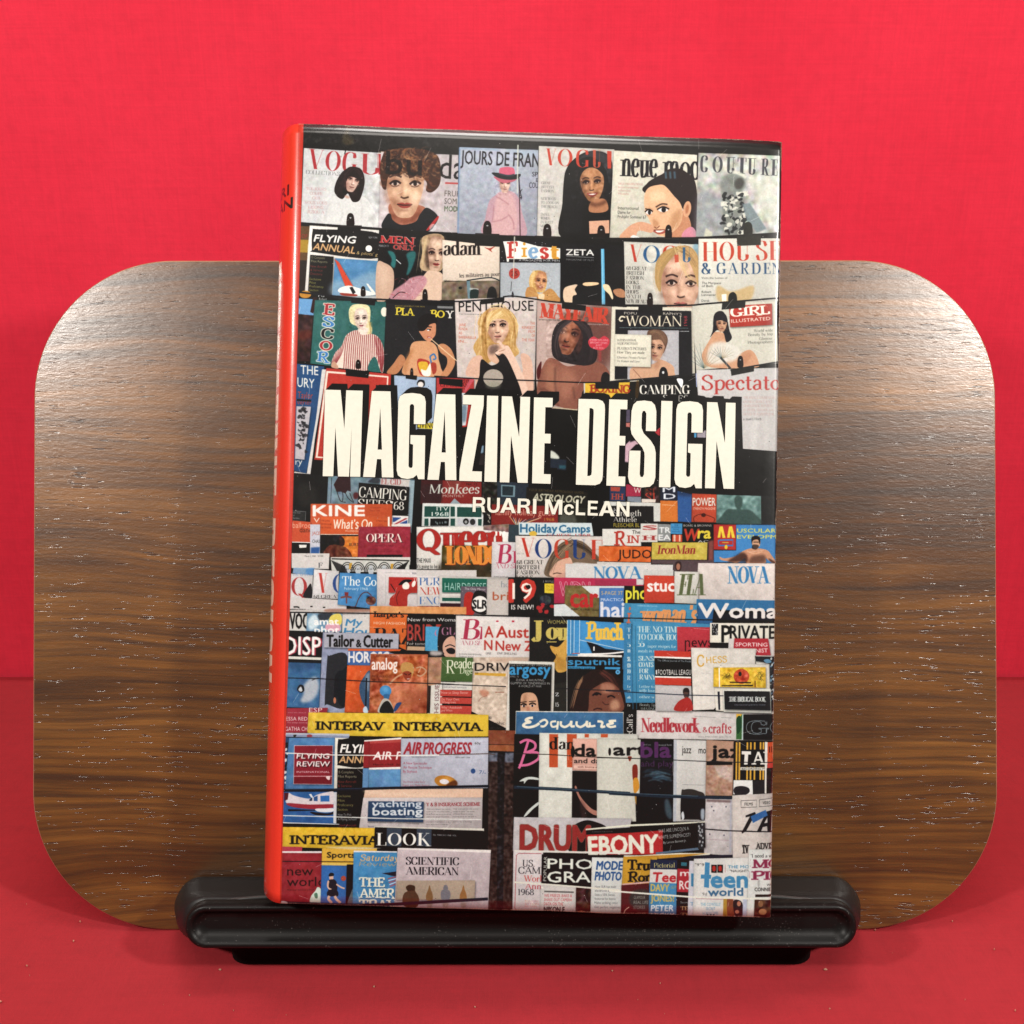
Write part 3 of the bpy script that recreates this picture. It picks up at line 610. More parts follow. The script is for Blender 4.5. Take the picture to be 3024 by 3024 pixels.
    S('17161a', 1400, 620, 1430, 500, 1540, 470, 1640, 500, 1700, 600, 1720, 760, 1690, 860, 1690, 720, 1650, 600, 1560, 535, 1470, 560, 1420, 660, 1430, 800, 1500, 900, 1420, 900)
    S('b87c58', 1525, 900, 1580, 860, 1680, 860, 1712, 960, 1640, 995, 1520, 985); S('5a3020', 1520, 880, 1600, 900, 1690, 860, 1690, 900, 1600, 935, 1525, 920, a=.7, b=8)
    S('141316', 1425, 530, 1500, 490, 1620, 500, 1670, 600, 1690, 560, 1560, 430, 1430, 450)
    for i in range(14): L('2a2a2e', 5, 1290+i*12, 600+i*6, 1260+i*14, 900, 1270+i*13, 1200, s=1, a=.6)
    T('G', 1380, 530, 140, 178, 'c8402e', 'v', k=.03); T('U', 1545, 535, 90, 180, 'd0563c', 'v', k=.0, a=.9); Y('c8402e', 1700, 365, 1745, 368, 1742, 545, 1705, 545)
    Y('d9a487', 1515, 1082, 1722, 1072, 1722, 1205, 1520, 1212)
    small(['GREAT', 'BRITISH', 'FASHION', '', 'NEW WAYS', 'TO LOOK ON', 'THE BEACH', '', 'SMALL', 'WOMEN', 'IN VAST', 'MENS', 'VESTS'], 1030, 705, 185, 28, 40, '555', 'r', a=.75)
    clip(1090, 1240, 115, 125, 240, 85); clip(1640, 1250, 110, 120, 240, 80)
    Y('151315', -100, 1205, 1000, 1235, 1932, 1262, 2500, 1250, 2500, 1290, 1932, 1305, 1000, 1278, -100, 1245)
    clip(480, 1215, 118, 130, 245, 90); clip(1090, 1240, 115, 125, 245, 85); clip(1640, 1250, 110, 120, 250, 80)
    tile('A3')
    Y('cfc8b8', 45, 360, 905, 408, 880, 1245, 0, 1252); grain(30, 380, 890, 1240, .02, 6)
    T('neue', 105, 622, 385, 262, '1c1a20', 'r', k=.03, bold=.6); T('mode', 535, 648, 490, 262, '1c1a20', 'r', k=.025, bold=.6)
    small(['NEUE FRAUEN MODE', 'International', 'schonste', 'Modelle'], 90, 710, 250, 22, 34, 'b86060', a=.6)
    small(['International', 'Dame fur', 'Fruhjahr Sommer 67'], 85, 962, 290, 34, 44, '222', bold=.6)
    S('2a1a1c', 355, 790, 380, 700, 460, 640, 540, 600, 600, 555, 700, 545, 790, 590, 870, 680, 895, 900, 890, 1200, 860, 1240, 780, 1100, 720, 930)
    for x in (570, 615, 660): L('4a6f82', 22, x, 575, x+6, 650, a=.8, b=4)
    S('c98a66', 720, 980, 800, 1030, 830, 1160, 760, 1240, 560, 1245, 600, 1100)
    S('e2b189', 360, 800, 400, 740, 480, 715, 560, 720, 660, 830, 720, 900, 745, 1000, 720, 1110, 650, 1190, 570, 1235, 480, 1215, 430, 1130, 400, 1060, 370, 1000, 352, 900)
    S('b37a50', 620, 1050, 700, 960, 740, 1000, 700, 1120, 620, 1180, a=.55, b=12); S('f0cba4', 420, 790, 540, 780, 560, 860, 430, 880, a=.7, b=14)
    E('dba27c', 790, 960, 40, 82, 8); E('b87450', 790, 960, 16, 50, 8, b=4)
    for ex, ey, ew in ((400, 995, 40), (545, 970, 62)):
        S('c08a68', ex-ew*1.1, ey-8, ex, ey-52, ex+ew*1.1, ey-20, ex, ey+35, a=.6, b=7)
        S('e8e0dc', ex-ew*.8, ey, ex, ey-25, ex+ew*.8, ey, ex, ey+22); E('1c1418', ex+6, ey-3, ew*.38, 26)
        L('1c1214', 13, ex-ew, ey-6, ex, ey-34, ex+ew, ey-10, s=1)
    L('40241c', 15, 470, 940, 530, 908, 590, 912, s=1, a=.85); L('40241c', 13, 362, 955, 400, 965, a=.8)
    S('b57850', 440, 1060, 500, 1100, 480, 1150, 450, 1150, a=.6, b=6); L('7a3c2c', 8, 455, 1140, 480, 1155, 510, 1130, s=1)
    S('b0584a', 425, 1172, 480, 1168, 560, 1166, 600, 1158, 560, 1205, 490, 1214); S('efe6e0', 470, 1180, 520, 1178, 560, 1176, 520, 1196, 485, 1196); L('6a2a20', 7, 430, 1175, 480, 1172, 560, 1172, s=1)
    S('d99f7e', 100, 1250, 170, 1160, 240, 1110, 330, 1090, 440, 1130, 430, 1200, 300, 1180, 250, 1250); S('e7e3e0', 215, 1250, 240, 1225, 290, 1240, 300, 1252)
    S('d6889a', 760, 1180, 830, 1140, 875, 1180, 878, 1245, 740, 1248)
    clip(600, 1255, 95, 130, 235, 90)
    Y('b9b8b0', 905, 385, 1740, 415, 1725, 1215, 880, 1242)
    grain(900, 400, 1730, 1200, .07, 9); S('8d9098', 890, 850, 1000, 780, 1150, 900, 1130, 1230, 885, 1240, a=.6, b=20); S('d9d6c8', 1480, 650, 1700, 640, 1700, 1100, 1560, 1000, a=.6, b=25)
    for ch, x, w in (('C', 920, 80), ('O', 1045, 105), ('U', 1180, 95), ('T', 1300, 90), ('U', 1400, 90), ('R', 1540, 90), ('E', 1640, 70)): T(ch, x, 580+(x-920)*.05, w, 165, '3c3c44', 'd', k=.03, a=.85)
    S('6d726e', 1120, 700, 1180, 620, 1260, 590, 1380, 640, 1390, 720, 1350, 790, 1380, 860, 1360, 1000, 1400, 1120, 1480, 1210, 1180, 1225, 1150, 1000, 1140, 800, a=.7, b=10)
    E('55524f', 1320, 700, 48, 62, 20, b=6); L('dedacb', 30, 1250, 580, 1330, 600, 1390, 640, s=1, a=.8, b=4)
    for i in range(70):
        x = 1150+RN.rand()*250; y = 790+RN.rand()*420
        S('26282a' if i % 2 else 'dcd8ca', *(ellp(x, y, 10+RN.rand()*16, 8+RN.rand()*30, RN.rand()*90, 7)+RN.randn(7, 2)*5).ravel(), a=.85)
    Y('7c898e', 1350, 905, 1430, 900, 1600, 1160, 1500, 1200, 1400, 1080, a=.9, b=3); L('a9b2b4', 6, 1440, 1080, 1540, 1030)
    Y('d5d0b8', 980, 1150, 1050, 1200, 1040, 1240, 960, 1240, a=.8, b=3)
    Y('1e1c1c', -50, 1255, 900, 1245, 1740, 1195, 1740, 1235, 900, 1290, -50, 1300); S('35342f', 1370, 1220, 1370, 1120, 1410, 1088, 1450, 1120, 1450, 1220); Y('33322e', 1295, 1230, 1540, 1215, 1538, 1315, 1300, 1335)
    clip(600, 1255, 95, 130, 235, 95)
    # ------------------------------------------------------------ second rail
    tile('A1')
    Y('6a4a2a', 365, 1130, 465, 1135, 430, 1800, 360, 1800); T('OF', 380, 1255, 60, 45, 'a03228'); R('b08a2c', 368, 1270, 455, 1400); R('201a18', 360, 1480, 440, 1800, a=.8)
    Y('dcd6cf', 465, 1125, 1172, 1175, 1150, 1885, 415, 1800)
    S('161417', 495, 1180, 560, 1165, 1170, 1210, 1165, 1460, 520, 1400, 488, 1370)
    R('161417', 750, 1145, 985, 1200)
    T('FLYING', 505, 1288, 420, 74, 'f4f0ea', k=.05, bold=2.6, it=.22); T('ANNUAL', 495, 1372, 430, 74, 'e2b078', k=.1, bold=2.3, it=.2)
    T("& pilots' g", 940, 1420, 215, 34, 'e2c07a', k=.09, bold=.6, it=.15); E('f2efe8', 1067, 1362, 33, 33); T('NEW YORK', 1065, 1258, 90, 20, 'ddd', bold=.5)
    Y('151316', 470, 1425, 708, 1445, 690, 1845, 448, 1800)
    small(['15 Complete', 'Pilot Reports'], 480, 1462, 165, 26, 38, 'ddd6a0', bold=.6, k=.06); small(['New Aircraft', '& Service', 'Directory'], 472, 1552, 165, 26, 38, 'c8443a', bold=.5, k=.06)
    small(['Exclusive', 'Pilot', 'Proficiency', 'Section'], 462, 1682, 145, 26, 37, 'd8d060', bold=.6, k=.06)
    Y('4f86b4', 722, 1460, 1160, 1490, 1145, 1840, 695, 1840); grain(720, 1480, 1150, 1830, .02, 8); S('9fb6c6', 700, 1700, 900, 1680, 1130, 1600, 1140, 1845, 700, 1845, a=.6, b=18)
    Y('d8482c', 718, 1468, 762, 1500, 910, 1752, 830, 1752); S('e6e3df', 765, 1770, 860, 1740, 960, 1765, 1100, 1810, 1130, 1835, 940, 1845, 770, 1810); Y('1b1d24', 870, 1760, 900, 1752, 935, 1810, 905, 1830); S('a33c2e', 780, 1815, 940, 1830, 930, 1850, 800, 1840)
    Y('e5e0d8', 1040, 1720, 1060, 1722, 1140, 1820, 1110, 1830)
    # nude-shoulder cover with teal letters
    Y('17161a', 1172, 1195, 1830, 1235, 1820, 1900, 1145, 1880)
    T('MEN', 1172, 1302, 365, 74, 'c23436', 's', k=.07, sh=('d8c8b8', 1, -1)); T('ONLY', 1315, 1370, 225, 48, 'c23436', 's', k=.05, out=('d8c8b8', 1)); T('MARCH 71', 1170, 1345, 100, 24, 'ccc')
    S('c9a58e', 1150, 1520, 1230, 1510, 1310, 1570, 1325, 1680, 1310, 1800, 1250, 1890, 1145, 1885); S('e0c0a8', 1160, 1540, 1240, 1540, 1280, 1650, 1200, 1800, a=.5, b=14)
    S('2e8080', 1260, 1390, 1320, 1400, 1345, 1470, 1330, 1560, 1290, 1530, 1300, 1470, a=.9, b=3); S('2e8080', 1450, 1420, 1530, 1390, 1545, 1450, 1490, 1600, 1450, 1630, 1470, 1520, a=.8, b=4); L('ddd', 8, 1345, 1475, 1395, 1520)
    S('b89a78', 1620, 1240, 1830, 1240, 1820, 1560, 1700, 1600, 1590, 1560, 1610, 1400); S('30211c', 1640, 1380, 1690, 1340, 1700, 1560, 1650, 1540, a=.7, b=8)
    face(1748, 1418, 171, 'dfb99f', tilt=4, turn=.3, lips='a83c3c', aw=.46, sh='7a4a3c', eye=1.2)
    hair('d8b98a', (1640, 1260, 1620, 1420, 1600, 1600), 12, 7, .5, 16)
    S('d8b7a0', 1640, 1620, 1720, 1590, 1825, 1640, 1820, 1880, 1500, 1890)
    S('c48a94', 1310, 1800, 1420, 1720, 1500, 1660, 1620, 1640, 1660, 1700, 1600, 1800, 1500, 1890, 1290, 1880, a=.95, b=4)
    for i in range(46):
        x = 1330+RN.rand()*330; y = 1660+RN.rand()*210; an = RN.rand()*6.28; l_ = 30+RN.rand()*50
        L(['dba8b0', 'e9c6c8', 'a85a68', 'b83a40'][i % 4], 7, x, y, x+l_*np.cos(an), y+l_*np.sin(an)*.6, a=.7, w1=1)
    L('20151a', 7, 1310, 1870, 1380, 1810, 1440, 1815, s=1); clip(1010, 1845, 70, 95, 0); clip(1640, 1890, 75, 110, 0)
    tile('A2')
    Y('dcc9b8', 22, 1272, 605, 1340, 605, 1700, 25, 1690); Y('1a1718', 355, 1240, 612, 1250, 610, 1345, 352, 1332)
    T('adam', 32, 1432, 390, 148, '241a1a', 'd', k=-.01, bold=1.2)
    S('b0402e', 450, 1350, 500, 1360, 560, 1340, 520, 1375, 530, 1400, 490, 1375); T('les militaires au pour', 195, 1660, 410, 40, '2a2422', 'r', k=-.045, bold=.9)
    Y('7a6a58', 20, 1700, 605, 1690, 600, 1890, 15, 1890); grain(20, 1700, 600, 1890, .06, 6); L('6f8a94', 34, 285, 1690, 300, 1890); L('1f2a2e', 12, 270, 1690, 500, 1660, 605, 1690, s=1); S('18181a', 480, 1890, 490, 1780, 530, 1750, 570, 1790, 570, 1890)
    E('222', 205, 1765, 18, 14); L('c9d2d2', 14, 300, 1775, 390, 1780, s=0, b=2); S('20302f', 310, 1790, 390, 1790, 370, 1890, 310, 1890)
    Y('16151a', 612, 1270, 1225, 1290, 1225, 1505, 612, 1505)
    for i in range(26): E('ddd', 620+RN.rand()*590, 1290+RN.rand()*200, 4, 4, a=.8)
    Y('e9e6df', 640, 1290, 800, 1285, 1000, 1340, 1222, 1360, 1222, 1465, 1100, 1480, 900, 1465, 680, 1500, 660, 1370)
    T('F', 680, 1462, 110, 165, 'c43a34', 's', k=0, bold=1); T('i', 828, 1450, 55, 150, 'd99a34', 's', k=0, bold=1); T('e', 895, 1458, 105, 150, '7fa3c6', 's', k=0, bold=1.4); T('s', 1012, 1460, 95, 150, 'c43a34', 's', k=0, bold=1.4); T('t', 1125, 1465, 90, 140, 'd99a34', 's', k=0, bold=1.4)
    R('16151a', 700, 1470, 1225, 1505, k=0); T('A MAGAZINE FOR MEN', 800, 1492, 415, 22, 'eee', k=.01, bold=.5)
    Y('aeb2b8', 612, 1505, 1225, 1508, 1222, 1900, 612, 1890); E('b53d34', 755, 1618, 56, 56); T('25', 722, 1640, 66, 48, '5a2020', k=0, bold=1)
    S('d5a862', 905, 1720, 915, 1640, 960, 1592, 1030, 1590, 1080, 1630, 1085, 1720, 1060, 1800, 1000, 1810, 930, 1790)
    face(1025, 1697, 95, 'd79a6c', tilt=8, turn=.2, lips='a04838', smile=.6, aw=.6)
    hair('e8c486', (960, 1600, 925, 1700, 950, 1790), 10, 8, .6, 10); S('c08a4e', 880, 1770, 950, 1760, 1010, 1830, 1120, 1770, 1200, 1850, 1220, 1905, 900, 1890); S('e5c9a4', 1000, 1830, 1060, 1830, 1050, 1890, 1010, 1890)
    for i in range(20): L('e3b672', 6, 890+RN.rand()*310, 1790+RN.rand()*90, 890+RN.rand()*310, 1800+RN.rand()*90, a=.35, w1=2)
    Y('1a191d', 1228, 1300, 1880, 1330, 1890, 1950, 1222, 1950); T('ZETA', 1280, 1428, 285, 62, 'f0ece6', k=.015, bold=3.2); L('888', 6, 1285, 1440, 1565, 1455); T('MAGAZINE OF FILM', 1285, 1482, 275, 18, '999')
    Y('5fb0d8', 1637, 1365, 1670, 1365, 1680, 1932, 1645, 1932); L('9fd4ea', 10, 1648, 1370, 1656, 1932, a=.6)
    S('e0c0a2', 1255, 1790, 1290, 1750, 1395, 1730, 1370, 1780, 1390, 1830, 1350, 1850, 1340, 1932, 1290, 1932, 1255, 1880); S('ecc79c', 1450, 1730, 1480, 1708, 1600, 1708, 1605, 1730, 1500, 1745); S('e8cfa8', 1660, 1730, 1720, 1740, 1760, 1850, 1750, 1880, 1720, 1830, 1670, 1780)
    S('b8805c', 1760, 1790, 1830, 1770, 1880, 1800, 1880, 1860, 1800, 1850); L('ddc8b0', 8, 1290, 1760, 1380, 1730)
    L('cfcabc', 14, 757, 1240, 745, 1670, a=.9, w1=8); L('222', 5, 725, 1700, 720, 1800)
    tile('A3')
    Y('c9c4ba', 145, 1290, 905, 1320, 905, 1935, 160, 1932)
    T('V', 195, 1498, 130, 180, 'c23c2c', 'v', k=.05); T('O', 342, 1508, 170, 178, '2e5e8c', 'v', k=0); T('G', 540, 1512, 150, 178, 'd0482e', 'v', k=0)
    S('a08058', 470, 1600, 480, 1500, 560, 1400, 680, 1340, 800, 1340, 870, 1420, 905, 1500, 905, 1700, 500, 1700)
    S('5f9ab8', 850, 1330, 905, 1330, 905, 1560, 880, 1560, 865, 1440, a=.6, b=5)
    face(722, 1731, 322, 'dfb096', tilt=2, turn=.1, lips='c07068', aw=.64, eye=.75, deep=.4, sh='a06c58')
    S('b08c58', 465, 1660, 475, 1500, 560, 1390, 690, 1340, 720, 1345, 650, 1440, 570, 1540, 530, 1660, 520, 1800, 480, 1750); S('c49c66', 700, 1345, 800, 1335, 880, 1400, 905, 1500, 905, 1760, 870, 1640, 820, 1520, 750, 1430)
    hair('c49c62', (620, 1380, 520, 1500, 480, 1640, 500, 1800), 16, 8, .5, 20); hair('d8b880', (700, 1350, 740, 1450, 800, 1620, 900, 1700), 18, 8, .45, 22); hair('8d6a44', (720, 1360, 800, 1400, 880, 1520), 10, 8, .5, 20)
    T('U', 735, 1500, 90, 150, '2e5e8c', 'v', k=0, a=.9); Y('c8482e', 660, 1425, 700, 1425, 705, 1500, 665, 1505, a=.8)
    small(['68 GREAT', 'BRITISH', 'FASHION', 'LOOKS', 'IN THE', 'SHOPS', 'NEXT 4', 'NEW BEAUTY'], 170, 1580, 260, 38, 48, '4a4644', 'd', a=.85)
    clip(412, 1932, 80, 115, 0)
    Y('d0cbc0', 905, 1262, 1745, 1255, 1720, 1900, 905, 1945)
    for ch, x, w in (('H', 945, 160), ('O', 1120, 150), ('U', 1290, 130), ('S', 1490, 120), ('E', 1625, 120)): T(ch, x, 1492-(x-945)*.02, w, 195, 'c8442e', 'v', k=-.01)
    Y('37352f', 1295, 1250, 1542, 1235, 1540, 1325, 1300, 1335)
    for ch, x, w in (('&', 935, 95), ('G', 1090, 100), ('A', 1205, 110), ('R', 1335, 90), ('D', 1445, 95), ('E', 1565, 75), ('N', 1655, 100)): T(ch, x, 1620, w, 112, '38587e', 'd', k=-.01)
    small(['Visits the homes of'], 935, 1672, 265, 22, 50, '333', bold=.3, k=0); small(['The Marquess', 'of Bath', '', 'Robert', 'Lancaster', '', 'Derek'], 940, 1725, 195, 25, 30, '222', bold=.5, k=0)
    S('c9a468', 1100, 1740, 1240, 1800, 1460, 1740, 1440, 1880, 1330, 1900, 1110, 1900, a=.75, b=6); Y('eee9da', 1140, 1830, 1190, 1825, 1190, 1895, 1145, 1900); clip(1255, 1905, 80, 90, 0, k=0)
    # title-blurred sky of third rail
    tile('B1')
    E('c98a30', 420, 35, 60, 38); Y('6a9fd0', 355, 75, 510, 85, 505, 250, 350, 235); Y('38191a', 500, 60, 540, 65, 500, 230, 470, 215); Y('3d2120', 350, 235, 500, 250, 465, 720, 340, 715); grain(350, 240, 490, 700, .05, 6); S('7a2c1e', 350, 420, 480, 400, 470, 480, 360, 500, a=.6, b=8)
    T('Fu', 552, 60, 60, 30, 'ddd'); T('Robert', 560, 95, 80, 28, 'ddd'); R('17151a', 660, 60, 690, 95)
    Y('2f6a66', 518, 92, 1245, 112, 1215, 830, 470, 740); grain(520, 110, 1230, 800, .02, 7)
    for ch, x, y, w, h, c in (('E', 598, 238, 118, 110, 'b03038'), ('S', 592, 355, 120, 96, '3f80c0'), ('C', 578, 478, 128, 98, '1c181c'), ('O', 562, 600, 130, 98, 'b03038'), ('R', 535, 715, 135, 98, '3f80c0')): T(ch, x, y, w, h, c, 's', k=.1, bold=1.4, out=('efe6d6', 2.6))
    S('ded0a0', 870, 290, 865, 200, 900, 145, 980, 135, 1060, 150, 1085, 210, 1080, 330, 1100, 400, 1060, 560, 1010, 520, 1030, 400, 900, 340)
    S('ead6c8', 960, 390, 1060, 380, 1040, 450, 970, 440)
    face(990, 286, 112, 'ecd5c6', tilt=-3, turn=-.1, lips='b05058', aw=.62, sh='c09a8a')
    hair('f0e0b0', (900, 180, 980, 150, 1070, 190), 12, 8, .6, 12); hair('b89a5c', (1080, 320, 1090, 420, 1050, 540), 8, 8, .5, 12)
    bod = (690, 760, 720, 640, 790, 560, 840, 450, 940, 400, 1000, 450, 1100, 440, 1170, 480, 1220, 600, 1215, 820, 1180, 810, 1150, 700, 1110, 680, 1060, 810, 800, 790)
    S('e6d3c4', *bod)
    m0 = CLIP[0]; r_ = cover_mask([P(smooth(bod))], 0); M2 = np.zeros((H_, CW), np.float32); M2[r_[1+1]:r_[2]+r_[0].shape[0], r_[1]:r_[1]+r_[0].shape[1]] = r_[0]; CLIP[0] = M2
    for i in range(20):
        x = 840+i*19; L('96383e', 9, x+20, 400, x-10+i*2, 560, x-30+i*3, 830, s=1, a=.9)
    for i in range(8): L('96383e', 8, 830-i*20, 470+i*20, 790-i*14, 640+i*10, 700-i*4, 790, s=1, a=.8); L('96383e', 8, 1130+i*14, 460+i*8, 1150+i*12, 620, 1200, 830, s=1, a=.8)
    CLIP[0] = m0
    S('2f6a66', 1060, 810, 1080, 720, 1130, 680, 1180, 800, 1180, 830); S('c99a80', 690, 740, 720, 720, 760, 790, 690, 780); E('e8dccb', 1225, 215, 34, 48)
    clip(960, 790, 75, 85, 0, k=.08); Y('17151a', 885, 80, 1130, 95, 1125, 150, 890, 120)
    # bearded-wire row : black cover with painted back
    Y('232226', 1250, 98, 1960, 140, 1970, 895, 1220, 835); T('PLA', 1335, 245, 200, 75, 'e8cf3a', 's', k=.05); T('BO', 1690, 272, 150, 75, 'e8cf3a', 's', k=.03); T('Y', 1850, 280, 85, 75, 'ece6da', 's', k=0); R('232226', 1840, 195, 1850, 200)
    T('ENTERTAINMENT FOR MEN', 1335, 160, 300, 14, 'c8a838'); R('9a9a9a', 1765, 155, 1925, 178, a=.8)
    S('1c1619', 1560, 330, 1590, 270, 1650, 235, 1720, 240, 1760, 290, 1755, 340, 1660, 390, 1620, 420, 1575, 390)
    S('d08c68', 1580, 400, 1650, 360, 1740, 330, 1752, 380, 1745, 450, 1715, 490, 1690, 520, 1640, 500, 1600, 450)
    L('1a1012', 13, 1660, 395, 1700, 398, s=0); E('eee', 1672, 402, 12, 6); L('1a1012', 9, 1650, 365, 1710, 370); L('9c2c2c', 12, 1665, 470, 1705, 480); L('eee', 5, 1672, 474, 1700, 480); S('1c1619', 1575, 395, 1660, 330, 1700, 320, 1640, 400, 1590, 410)
    S('d69c72', 1480, 640, 1490, 570, 1530, 520, 1640, 512, 1720, 530, 1765, 590, 1780, 700, 1800, 780, 1800, 870, 1440, 860, 1420, 760)
    S('b87848', 1420, 760, 1480, 620, 1520, 600, 1470, 740, 1440, 860, a=.7, b=8); S('c08058', 1250, 835, 1320, 740, 1390, 650, 1440, 700, 1400, 790, 1340, 850)
    S('c88a60', 1770, 560, 1830, 540, 1900, 590, 1940, 680, 1940, 760, 1870, 870, 1800, 870, 1860, 760, 1860, 680, 1800, 630); L('e8c49a', 9, 1700, 490, 1850, 620, 1970, 720)
    S('b83c30', 1560, 720, 1590, 690, 1680, 720, 1690, 780, 1660, 860, 1600, 860, 1570, 800); S('e0b030', 1570, 740, 1620, 720, 1670, 740, 1660, 830, 1600, 830); L('3f78b0', 16, 1690, 670, 1730, 645, 1750, 690, 1720, 700, s=1); L('3f78b0', 16, 1690, 670, 1710, 760, 1740, 840, s=1); S('b04030', 1700, 740, 1750, 740, 1755, 820, 1720, 850); S('ece4d8', 1600, 800, 1650, 810, 1690, 740, 1700, 800, 1690, 865, 1620, 862)
    clip(1505, 870, 45, 80, 0); 
    tile('B2')
    Y('cbbcb6', 148, 85, 985, 62, 960, 1010, 175, 890); Y('cbbcb6', 175, 880, 955, 900, 940, 1100, 330, 1090); grain(160, 100, 970, 1000, .02, 6)
    T('PENTHOUSE', 190, 215, 762, 110, '1d1a1c', k=-.015, bold=.6); T('THE MAGAZINE FOR MEN', 190, 242, 260, 12, '555')
    S('c79a58', 360, 640, 340, 560, 420, 420, 380, 330, 420, 250, 500, 180, 620, 170, 720, 210, 780, 300, 790, 420, 770, 540, 800, 640, 690, 700, 620, 650, 480, 740, 400, 700)
    for i, (p, c_) in enumerate((((430, 250, 400, 400, 420, 560, 370, 680), 'e2be84'), ((480, 220, 440, 380, 450, 600, 480, 760), 'a06e30'), ((700, 220, 770, 360, 740, 520, 790, 620), 'e8c88e'), ((640, 200, 730, 330, 750, 480, 740, 600), 'a8763a'), ((520, 190, 640, 180, 730, 260), 'efd6a0'))): hair(c_, p, 14, 8, .55, 22)
    S('d8ab90', 500, 560, 680, 560, 700, 700, 640, 760, 500, 700); S('2a2024', 510, 560, 600, 560, 560, 640, 500, 640, a=.5, b=10)
    face(588, 360, 172, 'e3b69b', tilt=-2, turn=-.1, lips='b06a60', aw=.7, eye=1.15, sh='9a6450')
    S('d2a868', 470, 330, 480, 240, 560, 190, 660, 190, 730, 260, 745, 400, 700, 330, 640, 290, 560, 290, 510, 330, 480, 420); hair('e8c68c', (520, 220, 480, 300, 470, 420), 12, 8, .6, 12); hair('f0d8a4', (640, 200, 560, 260, 500, 320), 12, 7, .55, 14); hair('b88848', (640, 200, 700, 270, 740, 380), 12, 7, .5, 14); hair('d8b070', (640, 210, 700, 290, 720, 400), 12, 8, .6, 12)
    S('d9ae98', 260, 860, 290, 740, 350, 670, 430, 680, 430, 900, 400, 1000, 370, 1010, 350, 890); S('d9ae98', 820, 650, 900, 660, 940, 760, 950, 1000, 930, 1100, 830, 1090, 790, 950, 840, 820)
    S('1f1b1e', 420, 700, 520, 760, 600, 720, 560, 640, 600, 610, 740, 700, 790, 900, 810, 1080, 380, 1070, 400, 860); E('b5a79a', 540, 890, 102, 90, a=.95); E('8a8a78', 540, 960, 80, 40, b=8, a=.5)
    S('e2bda8', 560, 630, 640, 580, 690, 560, 740, 640, 800, 760, 860, 900, 900, 1050, 850, 1090, 800, 950, 700, 720, 640, 640, 600, 660); L('e2bda8', 26, 650, 590, 610, 530, 580, 520, s=1); L('a8765e', 6, 600, 620, 660, 600); L('a8765e', 6, 590, 650, 640, 640)
    small(['JANE', 'FONDA', 'AS', 'BARBARELLA', 'IN...'], 190, 360, 180, 30, 42, 'c4583e', a=.85); small(['THE', 'KINKIEST', 'FILM', 'OF', 'THE YEAR'], 835, 345, 130, 30, 42, 'c4583e', a=.8, al='r')
    Y('b49a92', 985, 95, 1745, 160, 1740, 940, 975, 905); Y('b49a92', 975, 900, 1470, 940, 1400, 1215, 1000, 1190); S('6a3c34', 1450, 200, 1745, 200, 1735, 700, 1600, 800, 1500, 500, a=.85, b=30)
    S('8f5848', 1000, 890, 1040, 780, 1100, 690, 1180, 700, 1300, 770, 1500, 730, 1640, 740, 1720, 830, 1735, 950, 1470, 1000, 1400, 1200, 1210, 1180, 1000, 1080); S('b87e62', 1080, 750, 1160, 750, 1200, 900, 1180, 1050, 1080, 1000, a=.6, b=20); S('b87c64', 1230, 800, 1380, 850, 1340, 1050, 1230, 1100, a=.6, b=20)
    S('2c2428', 1140, 640, 1140, 460, 1190, 340, 1290, 290, 1420, 290, 1520, 360, 1560, 480, 1600, 640, 1560, 740, 1440, 760, 1300, 740, 1200, 710); S('474048', 1180, 640, 1200, 400, 1290, 310, 1340, 300, 1240, 420, 1230, 600, 1300, 700, a=.5, b=12)
    face(1312, 442, 208, 'a8664a', tilt=12, turn=-.15, lips='8a3a30', aw=.56, eye=1.3, sh='522c26', lit=1)
    S('5a2e28', 1380, 380, 1500, 400, 1520, 560, 1440, 660, 1380, 600, a=.6, b=16); S('e0a486', 1240, 380, 1290, 370, 1300, 470, 1250, 480, a=.5, b=10)
    S('2c2428', 1140, 640, 1140, 460, 1190, 340, 1290, 288, 1350, 300, 1280, 350, 1222, 420, 1205, 520, 1235, 630, 1270, 720, 1200, 710); S('2c2428', 1345, 300, 1440, 296, 1520, 360, 1560, 480, 1600, 640, 1560, 740, 1440, 760, 1390, 690, 1440, 580, 1450, 460, 1410, 370); hair('5a4a4c', (1340, 310, 1230, 400, 1190, 560, 1220, 690), 10, 7, .45, 12); hair('4a3a3c', (1380, 310, 1500, 420, 1540, 600, 1520, 730), 12, 8, .45, 16)
    L('3a2020', 12, 1170, 780, 1170, 950, 1190, 1080, s=1, a=.6, b=5); L('3a2020', 12, 1350, 980, 1370, 1100, s=0, a=.5, b=5); L('4a2620', 14, 1000, 1000, 1090, 1020, 1210, 1180, s=1, a=.5, b=6)
    T('MAYFAIR', 1010, 272, 715, 150, 'cc4430', 'b', k=.085, bold=1); small(['ENTERTAINMENT FOR MEN'], 1005, 302, 215, 16, 20, '222'); T('MAGAZINE INTERNATIONAL', 1500, 345, 220, 12, 'ccc')
    S('cc3848', 1615, 490, 1670, 460, 1722, 500, 1710, 560, 1650, 605, 1590, 600, 1525, 570, 1508, 510, 1560, 465); small(['SHEER NYLONS', 'BRIGHT ONES', 'JUST', 'BUY YOU'], 1520, 508, 190, 20, 28, 'f0d8d8', bold=.4, al='c'); L('b83c3c', 26, 1625, 610, 1625, 720, a=.6, b=5); S('5a1c1c', 985, 800, 1030, 720, 1020, 860, 990, 900)
    S('1d1a1c', 1640, 930, 1650, 850, 1690, 828, 1730, 870, 1725, 930); L('c8b89a', 10, 1150, 1190, 1400, 1215)
    tile('B3')
